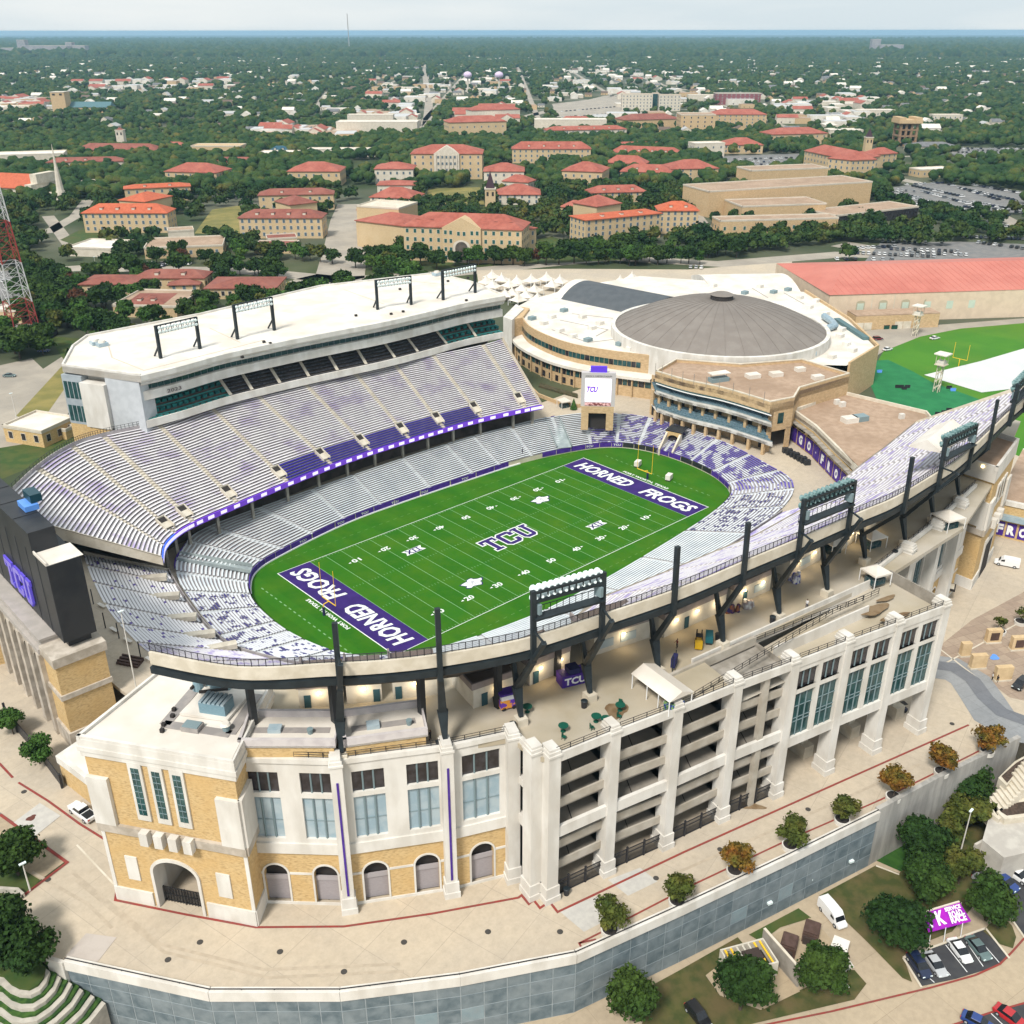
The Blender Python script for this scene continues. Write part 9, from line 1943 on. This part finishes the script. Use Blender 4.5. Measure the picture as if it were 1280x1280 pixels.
for Q,LMs,nm,cat,gr in ((HOUSES,HM,'house','house','far houses among the suburb trees'),(HS,SM_,'shop','shop','far shops of the commercial strip')):
 for i,q in enumerate(Q[:290]):
  lb,me=LMs[int(RNG.integers(0,4))];o_=bpy.data.objects.new(nm,me);C.objects.link(o_);o_.location=(q[0],q[1],GZ);o_.rotation_euler=(0,0,R_(-42)+(RNG.integers(0,2)*math.pi/2)+RNG.uniform(-.1,.1));o_['label']=lb;o_['category']=cat;o_['group']=gr
  s_=float(RNG.uniform(.8,1.2));o_.scale=(s_,s_,s_)
cnt={}
for q in MORE:cnt.setdefault(int(RNG.integers(0,5)),[]).append(q)
for k,Q in cnt.items():
 me0=(HM+SM_[:1])[k][1];nv=len(me0.vertices);a=np.empty(nv*3);me0.vertices.foreach_get('co',a);a=a.reshape(-1,3);f0=[tuple(p.vertices) for p in me0.polygons];mi0=[p.material_index for p in me0.polygons];V=[];F_=[]
 for i,q in enumerate(Q):s_=RNG.uniform(.7,1.15);t_=-.73+(i % 2)*1.5708;A=a*s_;V.append(np.c_[A[:,0]*math.cos(t_)-A[:,1]*math.sin(t_)+q[0],A[:,0]*math.sin(t_)+A[:,1]*math.cos(t_)+q[1],A[:,2]+GZ]);F_+=[tuple(x+i*nv for x in f) for f in f0]
 me=bpy.data.meshes.new('suburb_houses');me.from_pydata(np.concatenate(V).tolist(),[],F_);[me.materials.append(x) for x in me0.materials];me.polygons.foreach_set('material_index',mi0*len(Q));ob=bpy.data.objects.new('suburb_houses',me);C.objects.link(ob);ob['kind']='stuff';ob['label']='tiny roofs scattered through the far suburb';ob['category']='houses'
q=U(437,66,GZ);m=MB();m.taper((*q,GZ),(*q,HT(17,q)),3.5,2.0,n=5);o9=m.build('radio_mast',mat('grey_mast',(.35,.35,.36)));base_origin(o9);solo(o9,'thin radio mast rising above the far horizon','mast')
for px,lb in (((585,116),'pale lilac storage sphere, left of two beyond the campus'),((624,116),'pale lilac storage sphere, right of two beyond the campus')):q=U(*px,GZ);t=thing('water_tower',lb,'water tower',(*q,GZ));v0,f0=ico(2);m=MB();m.add([(q[0]+a*9,q[1]+b*9,GZ+34+c_*7) for a,b,c_ in v0],[tuple(f) for f in f0]);m.build('tank',mat('lilac_tank',(.62,.50,.68)),t);m=MB();m.taper((*q,GZ),(*q,GZ+28),2.0,1.5);m.build('stem',M_campw,t)
# ============================================================ VEHICLES
M_cg=mat('car_glass',(.012,.014,.018),rough=.1,spec=.6);M_tyre=mat('tyre_rubber',(.015,.015,.016))
def carpaint(nm,c):
 m=mat(nm,c,rough=.28,spec=.5);m.node_tree.nodes['Principled BSDF'].inputs['Coat Weight'].default_value=.4;return m
PC={'white':carpaint('white_car_paint',(.75,.75,.75)),'black':carpaint('black_car_paint',(.012,.012,.014)),'silver':carpaint('silver_car_paint',(.42,.43,.44)),'grey':carpaint('grey_car_paint',(.13,.14,.15)),'blue':carpaint('blue_car_paint',(.02,.05,.20)),'red':carpaint('red_car_paint',(.42,.02,.025)),'maroon':carpaint('maroon_car_paint',(.13,.01,.02)),'teal':carpaint('grey_green_car_paint',(.12,.17,.17)),'navy':carpaint('dark_navy_car_paint',(.012,.02,.055))}
def body_secs(kind):
 # x along car (front +), z profile of lower body top, half width
 if kind=='van':L=5.6;body=[(-2.8,.5,1.0,.9),(-2.75,.4,2.2,.98),(-1.2,.35,2.3,1.0),(.9,.35,2.25,1.0),(1.5,.35,1.75,.98),(1.9,.35,1.15,.96),(2.6,.4,.95,.88),(2.8,.5,.7,.75)];return body
 if kind=='pickup':return [(-2.85,.55,1.0,.88),(-2.8,.5,1.15,.95),(-.9,.45,1.15,.97),(.2,.45,1.15,.97),(1.2,.45,1.15,.97),(2.2,.45,1.08,.95),(2.8,.5,.98,.85),(2.9,.6,.8,.75)]
 h={'suv':1.05,'car':.88}[kind]
 return [(-2.3,.45,h*.85,.72),(-2.2,.35,h*.98,.86),(-1.2,.28,h,.92),(0,.28,h,.93),(1.2,.28,h*.98,.92),(1.9,.3,h*.86,.88),(2.25,.38,h*.72,.74),(2.35,.45,h*.6,.6)]
def loft(m,secs_,ztaper=.9):
 R=[]
 for x,z0,z1,w in secs_:R.append([(x,-w,z0),(x,-w,z0+(z1-z0)*.55),(x,-w*.93,z1),(x,w*.93,z1),(x,w,z0+(z1-z0)*.55),(x,w,z0)])
 n=6;v=[p for r in R for p in r];m.add(v,[(i*n+j,i*n+(j+1) % n,(i+1)*n+(j+1) % n,(i+1)*n+j) for i in range(len(R)-1) for j in range(n)]+[tuple(range(n))[::-1],tuple(range((len(R)-1)*n,len(R)*n))])
CAB={'car':[(-1.75,.86,0,.78),(-1.05,.86,.50,.70),(.35,.86,.52,.70),(1.15,.86,0,.80)],'suv':[(-2.15,1.02,0,.82),(-1.9,1.02,.58,.76),(.45,1.02,.60,.76),(1.2,1.02,0,.84)],'pickup':[(-.75,1.13,0,.86),(-.6,1.13,.62,.78),(.7,1.13,.64,.78),(1.35,1.13,0,.86)]}
def cabin(m,kind,roof=False):
 c_=CAB[kind];z=c_[0][1]
 P=[(x,-w,z+h) for x,_,h,w in c_];Q=[(x,w,z+h) for x,_,h,w in c_]
 if roof:m.add([(P[1][0]+.05,P[1][1]-.01,P[1][2]),(P[2][0]-.05,P[2][1]-.01,P[2][2]),(Q[2][0]-.05,Q[2][1]+.01,Q[2][2]),(Q[1][0]+.05,Q[1][1]+.01,Q[1][2])]+[(P[1][0]+.1,P[1][1]+.05,P[1][2]+.06),(P[2][0]-.1,P[2][1]+.05,P[2][2]+.06),(Q[2][0]-.1,Q[2][1]-.05,Q[2][2]+.06),(Q[1][0]+.1,Q[1][1]-.05,Q[1][2]+.06)],[(4,5,6,7),(0,1,5,4),(1,2,6,5),(2,3,7,6),(3,0,4,7)])
 else:m.add(P+Q,[(0,1,2,3),(7,6,5,4),(0,4,5,1),(1,5,6,2),(2,6,7,3)])
def make_car(kind,col,px,z,head,lb,name=None,s=1.0):
 q=U(*px,z);t=thing(name or {'car':'parked_car','suv':'parked_suv','pickup':'pickup_truck','van':'delivery_van'}[kind],lb,{'car':'car','suv':'car','pickup':'pickup truck','van':'van'}[kind],(*q,z+.02));t.rotation_euler=(0,0,head);t.scale=(s,s,s);Z=(0,0,0)
 m=MB();loft(m,body_secs(kind));m.build('body',PC[col],t,shift=Z,smooth=False)
 if kind != 'van':
  m=MB();cabin(m,kind);m.build('windows',M_cg,t,shift=Z);m=MB();cabin(m,kind,True);m.build('roof',PC[col],t,shift=Z)
  if kind=='pickup':m=MB();m.box(-2.6,-.78,1.16,-.95,.78,1.19);m.build('load_bed',M_tyre,t,shift=Z)
 else:m=MB();m.add([(1.52,-.8,1.80),(1.92,-.82,1.25),(1.92,.82,1.25),(1.52,.8,1.80)],[(0,1,2,3)]);
 if kind=='van':
  m=MB();m.add([(1.53,-.8,1.84),(1.95,-.84,1.22),(1.95,.84,1.22),(1.53,.8,1.84)],[(0,1,2,3)]);m.build('windscreen',M_cg,t,shift=Z)
  for s2 in (-1,1):m=MB();m.add([(.6,s2*1.02,1.35),(1.5,s2*1.0,1.3),(1.35,s2*.98,1.75),(.6,s2*.99,1.95)],[(0,1,2,3)]);m.build('side_window',M_cg,t,shift=Z)
 xs=(-1.45,1.45) if kind in ('car','suv') else (-1.75,1.8);r=.34 if kind=='car' else .40
 for x in xs:
  for s2 in (-1,1):m=MB();w=.92 if kind in ('car','suv') else .97;m.taper((x,s2*(w-.2),r),(x,s2*(w+.03),r),r,r,n=14);wh=m.build('wheel',M_tyre,t,shift=Z);m=MB();m.taper((x,s2*(w-.1),r),(x,s2*(w+.045),r),r*.6,r*.55,n=10);m.build('rim',PC['silver'],wh,shift=Z)
 fx={'car':2.2,'suv':2.2,'pickup':2.8,'van':2.65}[kind];zf={'car':.58,'suv':.7,'pickup':.85,'van':.8}[kind]
 for s2 in (-1,1):m=MB();m.box(fx-.02,s2*.62-.18,zf-.09,fx+.09,s2*.62+.18,zf+.09);m.build('headlight',M_lampw,t,shift=Z);m=MB();b0_={'car':-2.27,'suv':-2.27,'pickup':-2.84,'van':-2.8}[kind];m.box(b0_-.05,s2*.66-.14,zf,b0_+.02,s2*.66+.14,zf+.22);m.build('tail_light',mat('tail_light_red',(.5,.02,.02)),t,shift=Z)
 return t
def hd(p,q,z):a=U(*p,z);b=U(*q,z);return math.atan2(b[1]-a[1],b[0]-a[0])
h1=hd((1190,1172),(1215,1205),zl)
make_car('pickup','white',(104,1019),GZ,hd((118,1027),(92,1008),GZ),'white pickup truck on the plaza left of the corner tower',s=1.05)
make_car('van','white',(1040,1147),zl,hd((1028,1128),(1053,1158),zl),'white van on the tan drive beside the grass bed')
make_car('car','white',(1199,1191),zl,h1,'white saloon car in the small lot, second from the right');make_car('car','teal',(1222,1188),zl,h1+.05,'grey green car at the right of the small lot');make_car('car','silver',(1168,1208),zl,h1,'silver car at the left part of the small lot');make_car('suv','navy',(1148,1210),zl,h1,'dark navy car at the left end of the small lot')
h2=hd((1215,1095),(1243,1115),zl)
make_car('car','silver',(1232,1107),zl,h2,'silver car with patterned roof at the end of the upper lot row');make_car('suv','blue',(1255,1106),zl,h2,'blue car second in the upper lot row');make_car('suv','white',(1271,1097),zl,h2,'white car third in the upper lot row');make_car('car','silver',(1290,1084),zl,h2,'silver car cut by the right picture edge')
make_car('car','red',(1262,1274),zl,hd((1250,1266),(1275,1284),zl),'red car at the bottom right corner');make_car('car','blue',(1222,1281),zl,hd((1210,1275),(1235,1288),zl),'dark blue and white car at the bottom edge');make_car('suv','black',(872,1272),zl,hd((862,1262),(880,1285),zl),'black car at the bottom edge under the panel wall');make_car('van','white',(1258,707),GZ,hd((1248,704),(1278,710),GZ)+3.14,'white van on the plaza beside the purple F panel');make_car('suv','black',(1275,858),GZ,hd((1290,845),(1262,868),GZ),'black car with white roof box beside the display stones')
make_car('suv','maroon',(1097,425),GZ,-.5,'maroon car on the service road behind the arena wall');make_car('car','white',(1109,438),GZ,-.2,'white car beside the covered trailer by the practice field');make_car('car','white',(1168,424),GZ,-.3,'white car alone on the service road by the filming tower');make_car('car','teal',(12,471),GZ,-.7,'dark teal car alone in the left car park');make_car('car','blue',(55,440),GZ,-.7,'blue car below the red and white mast')
q=U(1262,850,GZ+2.2);
# golf carts and people
for px,lb in (((1112,884),'navy golf cart under the right portal, left one'),((1125,890),'small black golf cart under the right portal, right one')):
 q=U(*px,GZ);t=thing('golf_cart',lb,'golf cart',(*q,GZ));m=MB();m.ob(q,(.9,-.4),(.4,.9),1.2,.6,GZ+.3,GZ+.9);m.build('body',PC['navy'],t);m=MB();m.ob(q,(.9,-.4),(.4,.9),1.0,.6,GZ+1.9,GZ+2.0);m.build('canopy',PC['black'],t)
 for a in (-.8,.8):m=MB();m.beam((q[0]+a*.9,q[1]-a*.4,GZ+.9),(q[0]+a*.9,q[1]-a*.4,GZ+1.9),.08);m.build('post',M_rail,t);m=MB();m.taper((q[0]+a*.9-.25,q[1]-a*.4-.55,GZ+.25),(q[0]+a*.9+.25,q[1]-a*.4+.55,GZ+.25),.25,.25,n=10);m.build('wheel',M_tyre,t)
M_skin=mat('skin',(.38,.22,.15));
def person(px,z,top,leg,lb,head=0,arm=0):
 q=U(*px,z);me=bpy.data.meshes.new('person');V=[(0,0,.95),(0,0,1.2),(0,0,1.45),(0,0,1.58),(0,0,1.70),(.19,0,1.42),(.27,.05,1.15),(.27,.16+arm,.92),(-.19,0,1.42),(-.27,.05,1.15),(-.27,.14,.92),(.10,0,.9),(.12,.04,.5),(.12,-.06,.08),(.12,.12,.04),(-.10,0,.9),(-.12,-.05,.5),(-.12,.02,.08),(-.12,.2,.04)]
 E_=[(0,1),(1,2),(2,3),(3,4),(2,5),(5,6),(6,7),(2,8),(8,9),(9,10),(0,11),(11,12),(12,13),(13,14),(0,15),(15,16),(16,17),(17,18)];Rr=[.15,.15,.16,.06,.105,.07,.05,.04,.07,.05,.04,.10,.07,.05,.045,.10,.07,.05,.045]
 me.from_pydata(V,E_,[]);o_=bpy.data.objects.new('person',me);C.objects.link(o_);o_.modifiers.new('skin','SKIN')
 for i,r in enumerate(Rr):me.skin_vertices[0].data[i].radius=(r,r*.8)
 me.skin_vertices[0].data[0].use_root=True;o_.modifiers.new('s','SUBSURF').levels=1;dg=bpy.context.evaluated_depsgraph_get();nm=bpy.data.meshes.new_from_object(o_.evaluated_get(dg));bpy.data.objects.remove(o_)
 nm.materials.clear();[nm.materials.append(x) for x in (M_skin,top,leg)]
 for p in nm.polygons:c_=p.center;p.material_index=2 if c_.z<.95 else (1 if c_.z<1.5 and not (abs(c_.x)>.24 and c_.z<1.08) else 0)
 p_=bpy.data.objects.new('person',nm);C.objects.link(p_);p_.location=(*q,z);p_.rotation_euler=(0,0,head);p_['label']=lb;p_['category']='person'
 m=MB();m.taper((0,-.01,1.68),(0,-.01,1.80),.115,.07,n=8);m.build('hair',mat('dark_hair',(.03,.02,.015)),p_,shift=(0,0,0))
c1m,c2m,c3m,c4m=mat('black_cloth',(.015,.015,.018)),mat('navy_cloth',(.02,.03,.09)),mat('dark_red_cloth',(.16,.03,.03)),mat('white_cloth',(.6,.6,.6))
person((1240,850),GZ,c4m,c1m,'person in white top and black trousers beside the black car',.5);person((1246,853),GZ,c1m,c1m,'person in all black clothes beside the black car',1.5);person((846,810),DZ,c3m,c1m,'person in dark red top near the forklift on the deck',1.2,.3);person((1008,760),DZ,c4m,c2m,'person in white top at the sunken ramp railing',2.0);person((538,925),DZ,c1m,c1m,'person in black beside the white roof parapet on the deck',.2)
person((653,567),.1+3,c2m,c1m,'person in navy standing in the far lower seats',.2)
for px,lb in (((655,620),''),):pass
# display stones on the brown plaza
for px,w,lb,dk in (((1205,820),1.0,'narrow tan display stone at the left of the ring',0),((1221,835),1.6,'tan display stone nearest the curved drive',0),((1252,850),1.7,'tan display stone beside the two people',0),((1240,803),1.6,'tan display stone with dark panel, left of two',1),((1271,812),1.6,'tan display stone with dark panel, right of two',1)):
 q=U(*px,GZ);t=thing('display_stone',lb,'monument',(*q,GZ));e=Vector((.80,-.60));o=Vector((-.6,-.8));m=MB();m.ob(q,e,o,w,.55,GZ,GZ+3.3);m.build('stone',mat('pale_tan_stone',(.62,.46,.27),(.55,.40,.23),.8),t);m=MB();m.ob(q,e,o,w+.12,.65,GZ,GZ+.4);m.build('plinth',M_cream,t)
 if dk:c_=Vector(q)+o*.58;m=MB();m.ob((c_.x,c_.y),e,o,w*.58,.05,GZ+.9,GZ+2.7);m.build('dark_panel',M_brn,t)
q=U(1243,822,GZ);blob(q,1.2,.8,GZ+.1,'blue_disc',mm=MATS['blue_plastic'],par=cb)
# lamp posts
def lamp(px,z,h,lb,arm=0):q=U(*px,z);t=thing('lamp_post',lb,'street lamp',(*q,z));m=MB();m.taper((*q,z),(*q,z+h),.14,.08);m.build('post',M_white,t);m=MB();m.ob((q[0]+arm*.5,q[1]),(1,0),(0,1),.5,.18,z+h,z+h+.18);m.build('lamp_head',M_lampw,t)
lamp((38,1114),GZ,5.5,'white lamp post in the bed at the left edge');lamp((171,864),13,17,'tall thin pole on the raised concourse by the corner tower');lamp((21,524),GZ,9,'thin lamp post in the left car park');lamp((121,340),GZ,8,'lamp post beside the street behind the school');lamp((1198,1075),zl,11,'dark lamp post beside the lower service wall')
for i,(x,y,lb) in enumerate(((117,755,'upper'),(132,785,'second'),(149,798,'third'),(176,822,'lowest'))):
 q=U(x,y,13);t=thing('flag_pole','dark banner pole on the pink concourse, '+lb+' of four','pole',(*q,13));m=MB();m.taper((*q,13),(*q,16.6),.12,.12);m.build('pole',M_rail,t);m=MB();m.beam((q[0]+.6,q[1]-1.2,13.5),(q[0]+1.0,q[1]-3.6,13.5),.7,.1);m.build('white_bench',M_roofw,t)
q=U(165,830,13);t=thing('timber_stack','stack of brown timber on the pink concourse','timber',(*q,13));
for k in range(6):m=MB();m.ob((q[0]-.9+.36*k,q[1]+.3*k),(.5,-.86),(.86,.5),2.4,.16,13,13.5+.2*(k % 2));m.build('board',M_brn,t)
# practice kicking nets behind the goal posts
for px,lb in (((797,583),'white wrapped cart behind the far goal post'),((836,600),'white wrapped cart right of the far goal post')):
 q=U(*px,0);t=thing('covered_cart',lb,'cart',(*q,0));m=MB();m.ob(q,(.9,.3),(-.3,.9),1.3,.8,.4,1.9);m.build('cover',M_roofw,t);m=MB();m.ob(q,(.9,.3),(-.3,.9),1.2,.7,0.02,.4);m.build('chassis',M_rail,t)
# ---- distant parked cars: one mesh per colour, shared
FM=[]
for col,lb in (('white','white'),('white','white'),('silver','silver'),('grey','dark grey'),('black','black'),('navy','dark navy'),('black','black'),('silver','silver')):
 m=MB();loft(m,body_secs('suv'));n0=len(m.f);cabin(m,'suv');n1=len(m.f);cabin(m,'suv',True);me=bpy.data.meshes.new('car');me.from_pydata(m.v,[],m.f);me.materials.append(PC[col]);me.materials.append(M_cg);me.polygons.foreach_set('material_index',[0]*n0+[1]*(n1-n0)+[0]*(len(m.f)-n1));me.update();FM.append((lb,me))
CR=[((1152,240),(1212,256),15,'the big car park'),((1122,245),(1205,263),17,'the big car park'),((1115,251),(1185,266),14,'the big car park'),((1185,231),(1250,251),14,'the upper part of the big car park'),((1215,232),(1275,242),13,'the upper part of the big car park'),((1200,236),(1268,251),14,'the upper part of the big car park'),((1110,238),(1145,240),7,'the big car park'),((1100,302),(1180,306),12,'the street behind the fieldhouse'),((1062,317),(1170,322),16,'the street behind the fieldhouse'),((1110,312),(1200,316),12,'the street behind the fieldhouse'),((1220,304),(1282,312),9,'the street at the right edge'),((1215,275),(1262,285),8,'the lane below the big car park'),((1240,262),(1285,268),8,'the lane below the big car park'),((1190,188),(1285,190),16,'the far right car park'),((1195,194),(1285,197),15,'the far right car park'),((1205,201),(1285,203),12,'the far right car park'),((915,200),(992,198),12,'the small lot above the arts centre'),((910,207),(985,206),10,'the small lot above the arts centre'),((1040,325),(1120,326),7,'the street behind the fieldhouse'),((180,333),(208,333),4,'the red roofed school'),((255,249),(318,249),7,'the dry yellow lawn'),((5,352),(28,358),5,'the lattice mast'),((0,405),(30,415),6,'the lattice mast'),((108,213),(135,215),5,'the white school'),((860,335),(880,336),3,'the white gymnasium'),((60,255),(90,240),4,'the church spire'),((1150,215),(1200,214),8,'the far right car park')]
CR+=[((1130,232),(1185,229),10,'x'),((1118,241),(1150,249),8,'x'),((1128,258),(1200,271),15,'x'),((1205,259),(1262,270),12,'x'),((1215,254),(1280,265),13,'x'),((1140,233),(1205,247),14,'x'),((1060,312),(1120,309),9,'x'),((1130,317),(1210,320),12,'x'),((1200,297),(1280,300),14,'x'),((1190,186),(1290,187),18,'x'),((1195,191),(1290,193),18,'x'),((900,203),(990,203),14,'x'),((700,140),(770,134),14,'x'),((700,147),(775,142),14,'x'),((160,330),(240,331),12,'x'),((100,212),(150,213),10,'x')]
XC={}
nc=0
for a,b,n_,wh in CR:
 A2,B2=U(*a,GZ),U(*b,GZ);ang=math.atan2(B2[1]-A2[1],B2[0]-A2[0])+math.pi/2
 for i in range(n_):
  if RNG.uniform()<.06:continue
  f=(i+.5)/n_;kx=int(RNG.integers(0,8));lb,me=FM[kx]
  if nc>=298:XC.setdefault(kx,[]).append((A2[0]+(B2[0]-A2[0])*f,A2[1]+(B2[1]-A2[1])*f,ang));continue
  o_=bpy.data.objects.new('parked_car',me);C.objects.link(o_);o_.location=(A2[0]+(B2[0]-A2[0])*f,A2[1]+(B2[1]-A2[1])*f,GZ+.08);o_.rotation_euler=(0,0,ang+RNG.uniform(-.05,.05));o_['label']='%s car parked at %s' % (lb,wh);o_['category']='car';o_['group']='cars parked at '+wh;nc+=1
for k,Q in XC.items():
 me0=FM[k][1];nv=len(me0.vertices);a=np.empty(nv*3);me0.vertices.foreach_get('co',a);a=a.reshape(-1,3);f0=[tuple(p.vertices) for p in me0.polygons];mi0=[p.material_index for p in me0.polygons];V=[];F_=[]
 for i,(x,y,t_) in enumerate(Q):V.append(np.c_[a[:,0]*math.cos(t_)-a[:,1]*math.sin(t_)+x,a[:,0]*math.sin(t_)+a[:,1]*math.cos(t_)+y,a[:,2]+GZ+.08]);F_+=[tuple(v+i*nv for v in f) for f in f0]
 me=bpy.data.meshes.new('parked_cars');me.from_pydata(np.concatenate(V).tolist(),[],F_);[me.materials.append(x) for x in me0.materials];me.polygons.foreach_set('material_index',mi0*len(Q));ob=bpy.data.objects.new('parked_cars',me);C.objects.link(ob);ob['kind']='stuff';ob['label']='more parked cars filling the far car parks';ob['category']='cars'
# ============================================================ HAZE
hz=MB();hz.box(-9500,-9500,-9.5,34000,36000,124.5);ho=hz.build('haze',mat('haze_placeholder',(1,1,1)),kind='stuff');ho.data.materials.clear()
hm_=bpy.data.materials.new('thin_haze');hm_.use_nodes=True;n=hm_.node_tree;n.nodes.clear();oo=n.nodes.new('ShaderNodeOutputMaterial');pv=n.nodes.new('ShaderNodeVolumePrincipled');pv.inputs['Color'].default_value=(.44,.74,.98,1);pv.inputs['Density'].default_value=.00006;pv.inputs['Anisotropy'].default_value=.1;n.links.new(pv.outputs[0],oo.inputs['Volume']);ho.data.materials.append(hm_)

# ============================================================ tell look-alikes apart by their order across the view
ORD=['first','second','third','fourth','fifth','sixth','seventh','eighth','ninth','tenth','eleventh','twelfth']
seen={}
for ob in C.objects:
 if ob.parent is None and 'label' in ob and 'category' in ob:seen.setdefault(ob['label'],[]).append(ob)
for lb,L_ in seen.items():
 if len(L_)>1:
  L_.sort(key=lambda ob:PJ(*ob.location)[0]);n_=len(L_)
  for i,ob in enumerate(L_):
   if len(lb.split())<=12:k=i+1 if i<n_/2 else n_-i;ob['label']=lb+', '+(ORD[k-1] if k<=12 else '%d%s' % (k,{1:'st',2:'nd',3:'rd'}.get(k % 10,'th')))+(' from left' if i<n_/2 else ' from right')
